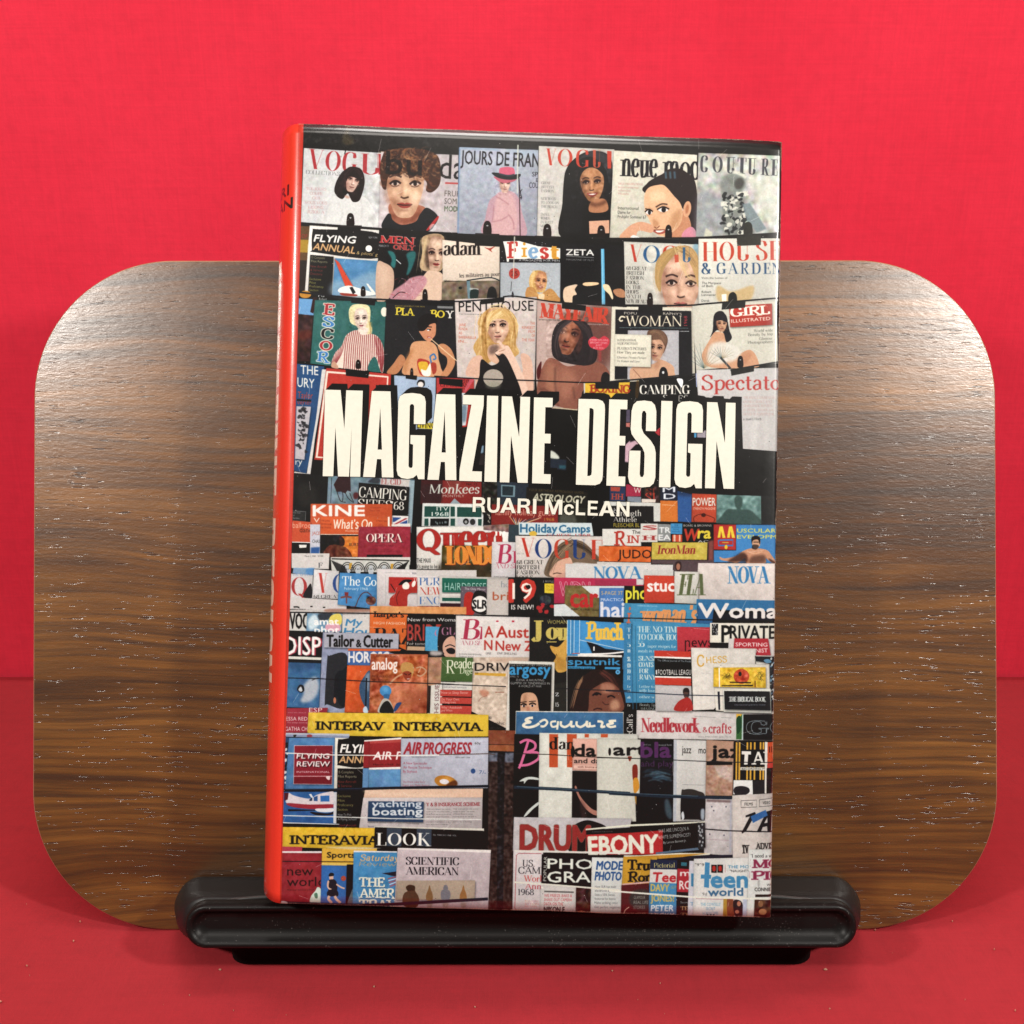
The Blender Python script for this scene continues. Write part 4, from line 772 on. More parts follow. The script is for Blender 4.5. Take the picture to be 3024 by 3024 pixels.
    Y('d8d0be', 22, 160, 855, 168, 870, 900, 0, 935); Y('1f1e24', 60, 190, 830, 205, 840, 880, 50, 900); Y('d8d0be', 22, 435, 60, 440, 50, 900, 0, 930)
    T('WOMAN', 160, 360, 575, 105, 'eadcc0', 'r', bold=1.2, k=0); L('eadcc0', 15, 160, 270, 120, 262, 100, 290, 115, 308, 135, 300, s=1); T('POPU', 148, 238, 128, 26, 'e8dcc8', bold=.6); T("RAPHY'S", 545, 243, 190, 26, 'e8dcc8', bold=.6); T('1968', 790, 355, 100, 36, 'c04048', up=-90, bold=.6); L('8aa', 5, 100, 375, 800, 380, a=.7); L('ccc', 5, 710, 412, 810, 412)
    Y('b4b0b4', 185, 402, 705, 402, 705, 890, 180, 905); S('6a4a3a', 385, 480, 390, 410, 450, 395, 540, 410, 590, 480, 580, 560, 540, 640, 500, 560, 430, 520)
    face(482, 586, 126, 'd0a082', tilt=6, turn=-.4, lips='b06a5c', aw=.62, sh='8a5c48'); S('765644', 390, 470, 440, 400, 540, 415, 585, 500, 560, 560, 520, 500, 420, 500); hair('8d6c52', (420, 420, 500, 420, 570, 520), 12, 6, .5, 10)
    S('cfa080', 205, 830, 230, 780, 350, 760, 460, 740, 520, 700, 640, 760, 660, 830, 640, 880, 330, 905, 215, 905); S('a8765a', 460, 720, 520, 700, 500, 780, 450, 790, a=.6, b=8); L('8a5c48', 6, 240, 800, 330, 900)
    Y('d9d2c0', 55, 440, 425, 450, 418, 778, 50, 768); small(['INTERNATIONAL', 'NUDE PORTFOLIO'], 78, 515, 210, 24, 34, '333', 'r', k=0, bold=.4); small(["PLAYBOY'S PICTURES", 'How They are made'], 78, 600, 295, 27, 38, '333', 'r', k=.02, bold=.4); small(['Glorious Promo Picture', 'To Women and Love'], 75, 688, 295, 22, 38, '444', 'r', k=.02, it=.2)
    S('1c1a1e', 505, 880, 515, 800, 545, 775, 580, 800, 590, 880); E('ddd', 545, 832, 12, 14)
    Y('cbc6b8', 840, 145, 1695, 100, 1725, 735, 880, 810)
    Y('b8392e', 1218, 155, 1655, 128, 1660, 345, 1228, 370); T('GIRL', 1232, 262, 405, 88, 'f0e8da', 's', k=-.075, bold=1.2); T('ILLUSTRATED', 1240, 325, 400, 36, 'f0e8da', k=-.075, bold=1.2)
    small(['World wide', 'Beauty by top', 'Glamour', 'Photographers'], 1410, 420, 255, 28, 40, '4a4846', 'r', al='r', k=-.04, bold=.5)
    S('cf9a78', 950, 620, 1030, 480, 1070, 420, 1160, 430, 1190, 500, 1180, 620, 1250, 700, 1330, 640, 1420, 600, 1480, 640, 1520, 740, 1490, 780, 1200, 790, 1000, 770, 940, 690); S('d8d2c8', 1020, 560, 1170, 520, 1330, 600, 1330, 660, 1240, 720, 1010, 740, a=.9, b=10); S('b57a5a', 1340, 650, 1440, 620, 1400, 740, 1300, 760, a=.5, b=10)
    S('26232a', 1025, 470, 1050, 400, 1060, 260, 1100, 210, 1160, 215, 1200, 300, 1220, 400, 1245, 480, 1190, 522, 1160, 430, 1100, 400, 1060, 430)
    face(1142, 336, 80, 'd5a583', tilt=0, turn=.1, lips='a85c50', aw=.68); S('26232a', 1075, 300, 1100, 230, 1180, 240, 1200, 320, 1140, 300)
    for i in range(22):
        a_ = -np.pi*(.1+.8*i/22); L('8a7a58' if i < 12 else '2a4a52', 6, 960 if i % 2 else 1140, 790 if i % 2 else 690, (960 if i % 2 else 1140)+np.cos(a_)*200*(1 if i % 2 else .7), (790 if i % 2 else 690)+np.sin(a_)*260*(1 if i % 2 else .5), a=.6, w1=2)
    L('222a30', 22, 1130, 680, 1230, 790, s=0, a=.8); clip(1332, 775, 85, 110, 0, k=-.06)
    # third rail wires and clips
    tile('A1'); Y('1a1a22', 360, 1798, 900, 1860, 1932, 1908, 1932, 1922, 900, 1878, 360, 1815)
    tile('B1'); Y('141318', 885, 78, 1135, 100, 1128, 150, 888, 122); Y('17151a', 1245, 92, 1775, 100, 1765, 155, 1240, 125)
    tile('B2'); L('1a1a24', 14, -200, 95, 150, 110, 600, 80, s=1); Y('161418', 410, 95, 655, 62, 650, 115, 415, 140); L('18161c', 14, 640, 62, 750, 55, 1000, 90, 1240, 120, 1900, 160, s=1); S('18161c', 725, 60, 738, 5, 752, 60); Y('161418', 1240, 118, 1485, 150, 1480, 205, 1238, 180)
    tile('B3'); L('18161c', 16, 0, 150, 600, 150, 850, 145, 1000, 130, 1740, 70, s=1); Y('17161b', 295, 150, 540, 165, 535, 250, 290, 215); Y('2a2a28', 1148, 120, 1385, 105, 1380, 170, 1140, 192); clip(412, 150, 80, 120, 0); clip(1255, 120, 82, 105, 0); S('23241f', 1215, 120, 1215, 40, 1255, 12, 1292, 40, 1292, 118)
    # ------------------------------------------------------------ fourth rail, behind the title
    tile('B1')
    Y('28507e', 335, 740, 615, 770, 555, 1300, 430, 1860, 300, 1830); T('THE', 372, 845, 180, 95, 'e9e4da', k=.08, bold=1.5, it=-.08); T('URY', 338, 975, 175, 100, 'e9e4da', k=.1, bold=1.5, it=-.08); T('Taylor', 340, 1090, 155, 70, 'c04438', k=.06, bold=.8); T('verier', 335, 1155, 150, 50, 'b03c38', bold=.6); Y('1a1820', 335, 1100, 480, 1110, 478, 1130, 333, 1120)
    Y('b9b2b8', 330, 1175, 478, 1180, 410, 1720, 315, 1710); 
    for i in range(38): S('2c2a30', *(ellp(330+RN.rand()*110, 1200+RN.rand()*440, 12+RN.rand()*14, 8+RN.rand()*10, RN.rand()*90, 7)+RN.randn(7, 2)*5).ravel(), a=.8)
    T('ry', 318, 1770, 70, 70, 'd8d2c8', bold=1); Y('d2ccc8', 590, 800, 640, 800, 520, 1500, 470, 1885, 300, 1860, 310, 1840, 435, 1860, 530, 1300)
    Y('c03a30', 635, 785, 1295, 850, 1260, 1760, 510, 1720); Y('e8d8c8', 640, 815, 1265, 870, 1262, 885, 640, 835); Y('e8d8c8', 635, 815, 655, 825, 545, 1700, 525, 1700); Y('e8d8c8', 525, 1685, 700, 1700, 700, 1712, 525, 1700); Y('e8d8c8', 1255, 870, 1268, 872, 1262, 990, 1248, 990)
    Y('9fb0c8', 1325, 862, 1750, 885, 1740, 1500, 1340, 1500); S('18171c', 1560, 960, 1570, 915, 1600, 905, 1635, 920, 1630, 975); E('dfd6d0', 1595, 955, 30, 28); L('dcc838', 60, 1560, 1370, 1740, 1380); T('LIVING', 1560, 1400, 180, 70, '2a1c10', k=0, bold=1)
    Y('bb3a3a', 1755, 885, 2140, 895, 2130, 1420, 1760, 1420); Y('151318', 1140, 960, 1240, 970, 1240, 1100, 1140, 1100)
    Y('18171a', 1230, 1380, 1700, 1430, 1700, 1500, 1230, 1500); 
    Y('151317', 830, 792, 1075, 822, 1062, 890, 835, 865); Y('151317', 1440, 855, 1560, 865, 1555, 910, 1445, 895)
    tile('B2')
    T('S OF', 235, 940, 70, 36, '3a1418', 'r'); T('CHAIRMAN', 0, 975, 290, 40, '3a1418', 'r', bold=.5); T('D', 220, 1032, 32, 40, '3a1418', 'r'); Y('d06070', 300, 900, 352, 900, 260, 1030, 235, 1030, a=.7); Y('c8ccd0', 210, 1040, 300, 1040, 280, 1400, 215, 1400); Y('b8342c', 285, 1150, 320, 1155, 290, 1410, 215, 1408, 215, 1375, 260, 1370); S('3c5a72', 220, 1180, 270, 1180, 260, 1320, 225, 1330, a=.6, b=5)
    Y('e0b534', 1462, 935, 1932, 930, 1900, 1120, 1465, 1110)
    T('BOXING', 1520, 1035, 420, 76, 'b03c20', 's', k=.01, bold=1, out=('6a2010', .8)); Y('c8c2b8', 1460, 940, 1475, 940, 1475, 1050, 1462, 1050); clip(0, 0, 1, 1, 0)
    Y('1d1b1e', 1578, 935, 1815, 935, 1812, 1000, 1580, 998); Y('151317', -10, 890, 230, 905, 228, 980, -10, 950)
    L('15151c', 12, -60, 870, 350, 895, 930, 915, 1480, 935, 1930, 925, s=1)
    tile('B3')
    Y('18181b', 300, 905, 870, 860, 880, 1200, 290, 1100); T('CAMPING', 305, 1052, 515, 92, 'eee8dc', 'd', k=0, bold=1.2, trk=.02); S('eee', 685, 895, 745, 905, 735, 985, 700, 940)
    T('SITES', 540, 1120, 260, 60, 'e8e2d6', 'r', bold=1)
    Y('c3bebc', 880, 808, 1725, 780, 1712, 1700, 1360, 1700, 1340, 1110, 900, 1080); T('Spectator', 935, 1010, 900, 150, 'bd3e3a', 'r', k=-.005, bold=1.4)
    small(['THE WEEKLY COMMENTARY', 'ON MEN, BOOKS, RACE', 'DEMOCRATIC REPUBLIC', 'IN TRADE, CHANGE AND', 'DEATH OF A SPECTATOR'], 1365, 1100, 330, 26, 42, 'b07a74', 'r', k=0, a=.55); T("a man's Herb", 1360, 1318, 185, 26, '555', 'r', k=0)
    for x in (1470, 1500, 1600): L('e0dcd8', 22, x, 1300, x-20, 1690, a=.35, b=12)
    L('1d1e22', 14, -40, 930, 480, 885, 870, 848); L('1d1e22', 14, 1230, 810, 1380, 780, 1720, 722); Y('23221f', 1232, 800, 1472, 765, 1470, 820, 1240, 865); Y('1c1b1c', 0, 935, 95, 928, 92, 1000, 0, 1000)
    L('aab4dd', 8, 880, 840, 886, 980); S('6a4a1c', 270, 930, 300, 930, 290, 1080, 260, 1080, a=.6)
    # dark interior behind title
    tile('B1'); Y('131214', 290, 1870, 480, 1890, 640, 1780, 640, 1480, 1400, 1500, 3400, 1500, 5300, 1640, 5300, 2150, 290, 1990)
    Y('131214', 1230, 1500, 3400, 1200, 3560, 1210, 3560, 1990, 1230, 1990)
def paint_rows_mid():
    # glints in the dark shop behind the title
    tile('B2')
    Y('7d98ac', 405, 1580, 445, 1575, 440, 1650, 400, 1660, b=2); Y('3a3030', 385, 1660, 450, 1660, 445, 1790, 380, 1780, a=.8, b=4)
    S('c9ccc0', 1115, 1630, 1160, 1640, 1210, 1690, 1200, 1715, 1115, 1700, b=3); Y('27303e', 1110, 1710, 1285, 1720, 1280, 1830, 1115, 1810, b=3); Y('2f5a66', 1210, 1775, 1280, 1780, 1275, 1815, 1212, 1810, b=3)
    Y('b99aa6', 1875, 1560, 1932, 1480, 1932, 1750, 1870, 1740, b=4); Y('5a5064', 1890, 1210, 1932, 1210, 1932, 1340, 1890, 1340); Y('c07068', 1890, 1345, 1932, 1345, 1932, 1390, 1890, 1385)
    tile('B3')
    Y('c9a4b0', 155, 1560, 330, 1500, 320, 1750, 155, 1740, b=3); Y('b8343c', 430, 1430, 520, 1390, 520, 1480, 490, 1470); Y('4f9cc8', 858, 1435, 885, 1438, 882, 1500, 860, 1495); Y('a59aa4', 890, 1430, 990, 1420, 985, 1505, 890, 1500)
    tile('C1')
    Y('1c1b1c', 300, 60, 700, 90, 640, 400, 290, 560); S('3a3632', 340, 210, 440, 170, 520, 230, 540, 320, 480, 380, 380, 390, a=.5, b=18)
    Y('6f8692', 655, 90, 1540, 130, 1520, 600, 640, 400); grain(650, 100, 1500, 500, .04, 8); Y('3a2024', 760, 95, 880, 95, 885, 250, 850, 240, 830, 270, 780, 250, 740, 255, 710, 180)
    for p in ([745, 250, 760, 300, 785, 350, 835, 360], [800, 255, 805, 300, 800, 350], [830, 265, 860, 320, 915, 365], [875, 265, 895, 320, 915, 355]): L('2a2228', 7, *p, s=1)
    L('2a2a30', 5, 690, 110, 680, 370); Y('c4bcb8', 1190, 120, 1490, 130, 1485, 205, 1185, 180); T('EL CID', 1190, 175, 205, 58, 'a85a5a', 'd', k=.04); S('2a2a32', 1060, 150, 1120, 110, 1180, 120, 1170, 170, 1090, 165, a=.8, b=4)
    Y('9fb4bc', 1480, 140, 1545, 145, 1520, 700, 1440, 600, a=.7)
    Y('171517', 968, 160, 1482, 205, 1462, 600, 945, 520); T('CAMPING', 965, 305, 490, 105, 'e9e4d8', 'r', k=.075, bold=1); T('SITES', 955, 420, 345, 95, 'e9e4d8', 'r', k=.055, bold=.9); T("'68", 1300, 435, 125, 85, 'e9e4d8', 'r', k=.03, bold=1)
    S('5a2226', 910, 290, 925, 260, 960, 270, 955, 320, 920, 325, b=3)
    Y('2f3030', 285, 440, 430, 450, 420, 620, 280, 600); L('8a8a8a', 4, 300, 448, 425, 455, 422, 545); small(['that most', 'of', 'families'], 295, 472, 75, 18, 28, 'bbb')
    Y('dcd6d2', 1305, 495, 1470, 500, 1465, 600, 1300, 590); Y('2c4f90', 1312, 512, 1400, 515, 1330, 560, 1312, 560); Y('b04048', 1440, 520, 1465, 525, 1340, 590, 1310, 588); Y('2c4f90', 1380, 575, 1460, 540, 1460, 580)
    Y('141316', 1535, 130, 1605, 130, 1560, 1040, 1480, 1020); Y('c53a34', 475, 375, 1308, 378, 1300, 620, 470, 600) if False else Y('cf5a34', 475, 375, 1308, 378, 1300, 620, 470, 600); Y('c25028', 1030, 380, 1308, 380, 1300, 500, 1030, 500)
    T('KINE', 500, 498, 525, 112, 'e9e2dc', bold=5, k=0); small(['FILM REVIEW', 'March 1968'], 1080, 420, 110, 16, 30, '8a3020'); T('V', 505, 565, 62, 50, 'eadccc', k=0)
    Y('d05a2c', 580, 503, 1275, 508, 1260, 720, 570, 690); T("What's On", 700, 630, 400, 95, 'e9d8c8', 'm', k=-.01, bold=.6, it=.1); T('IN LONDON', 830, 660, 130, 20, 'e9d8c8', bold=.3); small(['THE GUIDE', 'SHOWS CLUBS', 'ALL LONDON'], 585, 555, 105, 18, 34, '6a2418', bold=.5); T('2s WEEKLY ISSUE', 1140, 555, 115, 14, '7a2a18'); E('b84828', 1190, 605, 30, 22); Y('efe2d4', 1262, 508, 1280, 508, 1280, 600, 1300, 605, 1262, 605)
    Y('171416', 570, 690, 960, 690, 960, 920, 560, 920); Y('d87a2c', 770, 705, 965, 705, 965, 915, 840, 915, 800, 780); S('6a3220', 600, 900, 640, 820, 700, 790, 780, 800, 850, 830, 890, 920, 700, 918, a=.95); S('3a1c18', 770, 700, 820, 740, 815, 800, 770, 790); T('BURT', 868, 805, 100, 34, '2a1a10', bold=.8); grain(580, 700, 950, 910, .05, 5); L('e8dccc', 6, 575, 686, 960, 688)
    Y('cf5434', 290, 545, 475, 560, 470, 770, 280, 760); T('ballroom', 290, 620, 240, 60, 'e6a890', k=.01, bold=.5); T('dancing', 362, 665, 200, 55, '5a2a1c', k=.01, bold=.5)
    Y('171517', 285, 772, 470, 778, 468, 880, 280, 870); Y('e4e0d8', 355, 792, 435, 792, 430, 820, 360, 825); L('eee', 8, 285, 765, 470, 770)
    Y('c3c2cc', 470, 585, 572, 585, 570, 900, 468, 890); T('JACE', 490, 690, 78, 36, 'b85a4a', bold=.3); T('CHAS', 490, 772, 80, 36, '444', bold=.4); Y('2f5c9a', 478, 820, 570, 815, 560, 900, 475, 895, b=2)
    Y('9f2c3e', 968, 610, 1492, 605, 1490, 930, 955, 925); grain(970, 615, 1480, 900, .02, 5); T('OPERA', 1042, 765, 372, 85, 'ecdcd0', 'd', k=0, bold=1, sh=('4a1420', 3, 2)); T('MARCH 1968', 1130, 810, 190, 20, '6a1a28', 'r', k=0); small(['LISTENING TO OPERA', 'MUSIC AND STAGE DANCE WORLD'], 1065, 848, 320, 16, 20, '6a1a28', k=0); R('1c1418', 1048, 893, 1412, 918, k=0)
    Y('dcd4cc', 1300, 585, 1490, 575, 1492, 608, 1300, 605); Y('d2cdc6', 680, 918, 1490, 918, 1490, 960, 680, 945)
    # baroque masks
    Y('c9c7c0', 680, 935, 1490, 950, 1480, 1080, 690, 1060); L('111', 12, 690, 935, 1480, 955)
    for cx_ in (850, 960, 1090, 1225, 1370):
        for r0 in (90, 70, 50): L('222226', 9, *ellp(cx_, 1070, r0*.75, r0*1.1, 0, 24)[12:].ravel(), a=.85)
        E('b8bcc0', cx_, 1060, 26, 60); E('555', cx_-8, 1040, 4, 8); E('555', cx_+8, 1040, 4, 8)
    for i in range(10): L('1a1a1c', 9, 690+i*14, 950+i*6, 760+i*10, 1080, s=0, a=.9); L('1a1a1c', 9, 1470-i*12, 960+i*7, 1400-i*8, 1090, a=.9)
    Y('c89a3a', 870, 980, 900, 975, 885, 1040, 865, 1040); Y('c89a3a', 1290, 985, 1320, 985, 1310, 1040, 1290, 1040)
    Y('cfc8c4', 280, 878, 668, 880, 660, 1040, 280, 1030); T('March 1, 1968    9d WK', 415, 915, 190, 16, '444', k=0); T('F', 552, 1025, 45, 50, '3a4048', 'r', k=0, bold=.6); Y('8fb0d0', 300, 1025, 500, 1030, 495, 1120, 290, 1080, a=.9); S('4a86c0', 430, 1040, 520, 1035, 495, 1120, 440, 1110, a=.8, b=3)
    Y('cfc9c8', 275, 1085, 500, 1100, 490, 1340, 265, 1330); T('Q', 278, 1312, 160, 190, 'b03a3c', 'v', k=0); S('26242a', 400, 1300, 440, 1230, 480, 1190, 490, 1330, 410, 1330); T('TRAVELS', 290, 1110, 200, 40, '6a90c0', 'v', k=0, a=.7)
    # centre-left band
    Y('141316', 1480, 1000, 1560, 1000, 1560, 1060, 1480, 1060)
    Y('cdc8c8', 510, 1040, 765, 1060, 755, 1345, 490, 1335); T('V', 548, 1285, 100, 205, 'c44038', 'v', k=0, bold=.8); T('O', 700, 1285, 150, 195, '2c4c8c', 'v', k=0); T('68 GREAT', 505, 1335, 270, 32, '444', 'v', k=0)
    Y('cbc4c2', 262, 1325, 845, 1358, 840, 1460, 255, 1450); T('INTERNATIONAL', 262, 1462, 170, 20, '333', k=0); L('222', 14, 300, 1425, 340, 1425, 360, 1432, s=0); L('222', 12, 470, 1420, 495, 1420); L('222', 12, 600, 1430, 625, 1428)
    Y('4686bb', 772, 1075, 1160, 1092, 1150, 1450, 750, 1400); grain(770, 1090, 1150, 1420, .02, 7); T('The Co', 795, 1205, 350, 92, 'ecebe6', 'r', k=.02, bold=1); T('February 1968', 818, 1250, 240, 30, 'c8d6e2', k=.02, bold=.5)
    L('7a4a4a', 14, 840, 1275, 842, 1390); L('7a4a4a', 20, 780, 1330, 840, 1320, 895, 1330, s=1); Y('8a3030', 820, 1275, 862, 1275, 858, 1310, 824, 1310); L('5a3a40', 10, 880, 1420, 930, 1420, 960, 1350, 1000, 1290, 1050, 1275, 1095, 1310, s=1); E('6a4038', 1090, 1360, 52, 46); grain(1040, 1310, 1140, 1400, .1, 4)
    Y('cbc3c2', 1150, 1035, 2160, 1060, 2150, 1420, 1150, 1420); T('William', 1505, 1092, 70, 22, '556'); T('HEYMANN', 1582, 1098, 195, 34, '4a4850', 'r', k=.01, bold=.4); T('Manage Shirts', 1790, 1096, 130, 20, '667'); L('999', 4, 1230, 1075, 1480, 1080, a=.7); L('999', 4, 1240, 1100, 1240, 1400, a=.7)
    Y('b8302c', 1272, 1120, 1560, 1125, 1560, 1282, 1268, 1280); S('b03028', 1290, 1330, 1360, 1270, 1420, 1230, 1500, 1240, 1560, 1200, 1560, 1260, 1470, 1300, 1460, 1400, 1440, 1418, 1290, 1412, 1280, 1370)
    S('1d1a1e', 1370, 1200, 1420, 1150, 1500, 1148, 1490, 1170, 1400, 1200); S('e8e2d8', 1410, 1200, 1450, 1170, 1480, 1200, 1470, 1240, 1420, 1240); E('e8e2d8', 1525, 1190, 18, 34, 20); L('1d1a1e', 8, 1290, 1190, 1340, 1270); T('TI', 1520, 1165, 40, 34, 'eee', 'r'); L('5a1c1c', 6, 1380, 1260, 1350, 1330, 1360, 1400, s=1)
    Y('cfc8c4', 1563, 1130, 1815, 1130, 1812, 1420, 1563, 1418); T('PUR', 1582, 1205, 215, 78, '4a70a8', 'v', k=0, bold=.5); T('NEW', 1590, 1300, 220, 76, 'c0483c', 'v', k=0, bold=.5); T('ENC', 1582, 1397, 215, 76, '4a70a8', 'v', k=0, bold=.5); L('6a2430', 6, 1563, 1418, 1815, 1420)
    # monthly, tv, queen
    Y('471b1e', 1600, 130, 2210, 145, 2210, 420, 1590, 380); Y('8a2a28', 1820, 135, 2215, 150, 2215, 400, 1800, 380); Y('3a2528', 1610, 180, 1820, 170, 1810, 360, 1610, 360, a=.7, b=10); S('8a6a5a', 1860, 130, 2000, 130, 1980, 200, 1900, 230, a=.3, b=10)
    T('Monkees', 1680, 270, 510, 92, 'c9cfc4', 'r', k=0, bold=1.6, it=.12); T('MONTHLY', 1820, 308, 220, 28, 'c0b8ac', k=0, bold=.8); T('No. 12', 2060, 185, 110, 24, '2a1416'); Y('8fa0a8', 1880, 390, 1940, 320, 2030, 400)
    Y('d2d3cf', 1615, 368, 2240, 378, 2230, 610, 1605, 605); Y('235048', 1635, 400, 1890, 402, 1885, 508, 1632, 508); T('ITV', 1758, 445, 118, 44, 'e2e4de', k=0, bold=.6); T('1968', 1708, 500, 172, 44, 'e2e4de', k=0, bold=.6); Y('17181a', 1695, 525, 1885, 525, 1880, 600, 1692, 600); Y('235048', 1635, 525, 1675, 525, 1675, 600, 1632, 600)
    for i in range(8): S('9aa', *(ellp(1740+RN.rand()*120, 560+RN.rand()*20, 6, 12, 0, 6)).ravel(), a=.6)
    tile('C2')
    Y('235048', 105, 402, 150, 404, 150, 505, 105, 505); Y('235048', 172, 408, 425, 412, 420, 512, 172, 508); Y('235048', 385, 530, 425, 530, 420, 598, 385, 596); Y('bcbcc0', 172, 522, 370, 525, 368, 600, 172, 598); E('222', 262, 555, 30, 32); E('333', 330, 560, 28, 32); E('999', 262, 560, 14, 16); Y('235048', 105, 525, 152, 525, 150, 600, 105, 600)
    Y('2a2723', 430, 150, 600, 150, 600, 480, 430, 480); grain(430, 160, 600, 470, .06, 5); Y('2c3744', 580, 140, 900, 170, 880, 420, 580, 400); Y('6f8a94', 620, 180, 765, 190, 760, 305, 620, 300); Y('26343c', 632, 195, 745, 200, 740, 292, 632, 288)
    Y('221f1b', 880, 205, 1500, 260, 1490, 420, 870, 400); T('YOUR BIRTHDAY ASTROLOGY GUIDE', 900, 245, 560, 26, '5a4a2c', k=.05); T('ASTROLOGY', 940, 340, 520, 76, 'c4c0a8', k=.06, bold=2.4, it=.2)
    Y('8c2a26', 525, 380, 1210, 400, 1200, 600, 515, 590); T('family holiday guide', 560, 490, 600, 70, 'd99a86', k=.01, bold=.6); T('1968', 1060, 550, 100, 34, 'c08a34', k=0, bold=.5)
    Y('2c2c24', 1200, 400, 1500, 420, 1490, 600, 1200, 590); S('6a6a60', 1220, 500, 1290, 450, 1360, 480, 1380, 570, 1230, 580, a=.6, b=6); Y('171519', 440, 470, 520, 480, 520, 590, 440, 590)
    for i in range(12): E('c0b8a8', 475+RN.rand()*35, 480+RN.rand()*100, 6, 8, a=.7)
    for i in range(16): L(['d8b878', '2a3048', 'c8c8c8'][i % 3], 12, 780, 600, 700+i*22, 520-abs(8-i)*3+RN.rand()*20, a=.9, w1=4)
    Y('d8d3cc', -240, 610, 460, 605, 700, 660, 690, 1050, -240, 1040); Y('8a7068', 440, 595, 700, 580, 700, 665, 440, 640); grain(440, 590, 700, 660, .1, 6); Y('34444c', 700, 585, 800, 590, 795, 760, 690, 760)
    T('Q', -235, 850, 235, 215, 'b42c26', 'd', k=0, bold=4, out=('3a1414', 1.2)); T('ueen', 5, 868, 655, 300, 'b42c26', 'd', k=-.005, bold=3, out=('3a1414', 1.2)); 
    for x in (560, 600, 640): Y('efe9e0', x, 655, x+22, 655, x+20, 700, x+4, 700)
    tile('C1'); T('THE MAXI', 1556, 975, 140, 48, '222', k=0, bold=1); T("It's going to be a", 1556, 1032, 235, 44, '222', k=0, bold=.9)
    tile('C2')
    Y('6a5a2c', 20, 800, 525, 800, 520, 1130, 10, 1130); grain(20, 800, 525, 1120, .08, 9); S('2a2118', 20, 960, 200, 1000, 520, 930, 520, 1130, 15, 1130, a=.7, b=14); T('LONDO', 50, 995, 560, 190, 'e28a34', 'b', k=-.01, bold=1, sh=('7a2c14', 2, 2)); Y('cbc4c0', -240, 1050, 370, 1050, 370, 1120, -240, 1110)
    Y('cbc5c6', 528, 762, 770, 765, 762, 1125, 520, 1125); T('B', 570, 980, 150, 190, 'b43254', 'd', k=0, it=.12, bold=1); T('R', 735, 978, 130, 120, 'b43254', 'd', k=0); T('AND SE', 555, 1032, 230, 44, 'b86878', 'v', k=0, it=.15, bold=.4); T('SUSAN HAMPSHIRE', 550, 1125, 145, 14, '444', bold=.4)
    Y('c8d2d4', 800, 565, 1540, 570, 1560, 700, 800, 690); T('Holiday', 815, 665, 375, 90, '2c6a90', k=.01, bold=2.6); T('Camps', 1210, 668, 315, 80, '2c6a90', k=-.01, bold=2.6); T('GUIDE 1968', 1080, 705, 450, 26, 'b8484a', bold=.8, k=0); E('d8b040', 945, 680, 40, 28)
    Y('c9c0ba', 765, 700, 1672, 706, 1668, 1140, 775, 1120)
    S('7a6450', 1075, 1110, 1090, 980, 1150, 860, 1240, 770, 1340, 745, 1450, 760, 1560, 860, 1640, 980, 1340, 980, 1340, 1120); S('d5a68e', 1120, 1110, 1150, 1010, 1220, 950, 1330, 930, 1340, 1120); hair('4a3c30', (1330, 770, 1220, 840, 1140, 950, 1090, 1080), 16, 9, .5, 18); hair('b09070', (1330, 780, 1250, 850, 1160, 980), 10, 7, .5, 14); hair('3a2c22', (1360, 770, 1500, 840, 1600, 960), 12, 10, .5, 16); L('3a2420', 8, 1150, 1090, 1180, 1080, 1240, 1085, s=1); S('c49080', 1240, 1080, 1330, 1090, 1320, 1120, 1180, 1118, a=.7)
    T('V', 815, 920, 150, 198, 'c43a2c', 'v', k=0, bold=.8); T('O', 965, 930, 170, 198, '24407c', 'v', k=0, bold=.6); T('G', 1160, 935, 160, 198, 'c0442e', 'v', k=0, bold=.6); T('U', 1340, 935, 140, 195, '24407c', 'v', k=0, bold=.6); T('E', 1530, 940, 130, 198, 'c4402c', 'v', k=0, bold=.6)
    small(['68 GREAT', 'BRITISH', 'FASHION', 'LOOKS'], 778, 990, 270, 42, 52, '3a3634', 'd', k=0, a=.9); T('VOL 1 13', 780, 888, 70, 16, '777')
    # right cluster
    tile('C3')
    Y('151417', -130, 150, 1710, 240, 1700, 620, -130, 560)
    Y('2b3b5c', 0, 190, 160, 195, 160, 350, 0, 345); T('HH', 12, 330, 130, 60, 'b04a3c', 's'); Y('b04a3c', 10, 200, 110, 205, 100, 250, 10, 245); Y('a82c48', 165, 175, 320, 195, 315, 300, 165, 300); T('W', 245, 265, 75, 60, 'd8d0c8'); Y('7f8894', 180, 300, 320, 305, 320, 365, 180, 350)
    Y('3a2420', 355, 195, 505, 200, 505, 365, 350, 360); grain(360, 200, 500, 350, .08, 5); T('SI', 360, 355, 105, 90, 'c03c2c', 'r', k=0, bold=1); T('SI', 370, 280, 90, 60, 'b03c2c', 'r', k=0, bold=1, a=.7); Y('d8ccc0', 325, 325, 470, 330, 465, 362, 325, 362)
    Y('1c2236', 515, 200, 690, 200, 690, 345, 515, 340); T('M', 540, 255, 125, 56, 'dde0e6', k=0, bold=3); T('D', 550, 325, 120, 56, 'dde0e6', k=0, bold=3); Y('d4762c', 515, 342, 692, 345, 695, 560, 515, 555); L('e8b080', 6, 535, 385, 665, 392); Y('2d5a98', 690, 245, 835, 280, 830, 565, 695, 555); S('1a2a48', 700, 250, 830, 260, 830, 300, 700, 290, a=.6, b=8)
    Y('c04a30', 838, 270, 1088, 280, 1085, 565, 832, 560); T('POWER', 845, 395, 232, 85, 'e6ddd2', k=0, bold=2, sh=('6a2018', 1, 1)); T('STRENGTH MAGAZINE', 850, 435, 225, 24, 'e6d4c8', k=0, bold=.5); L('6a2416', 8, 860, 560, 860, 510, 940, 480, 1060, 520, 1060, 560, s=1); E('4a1c14', 955, 490, 24, 20)
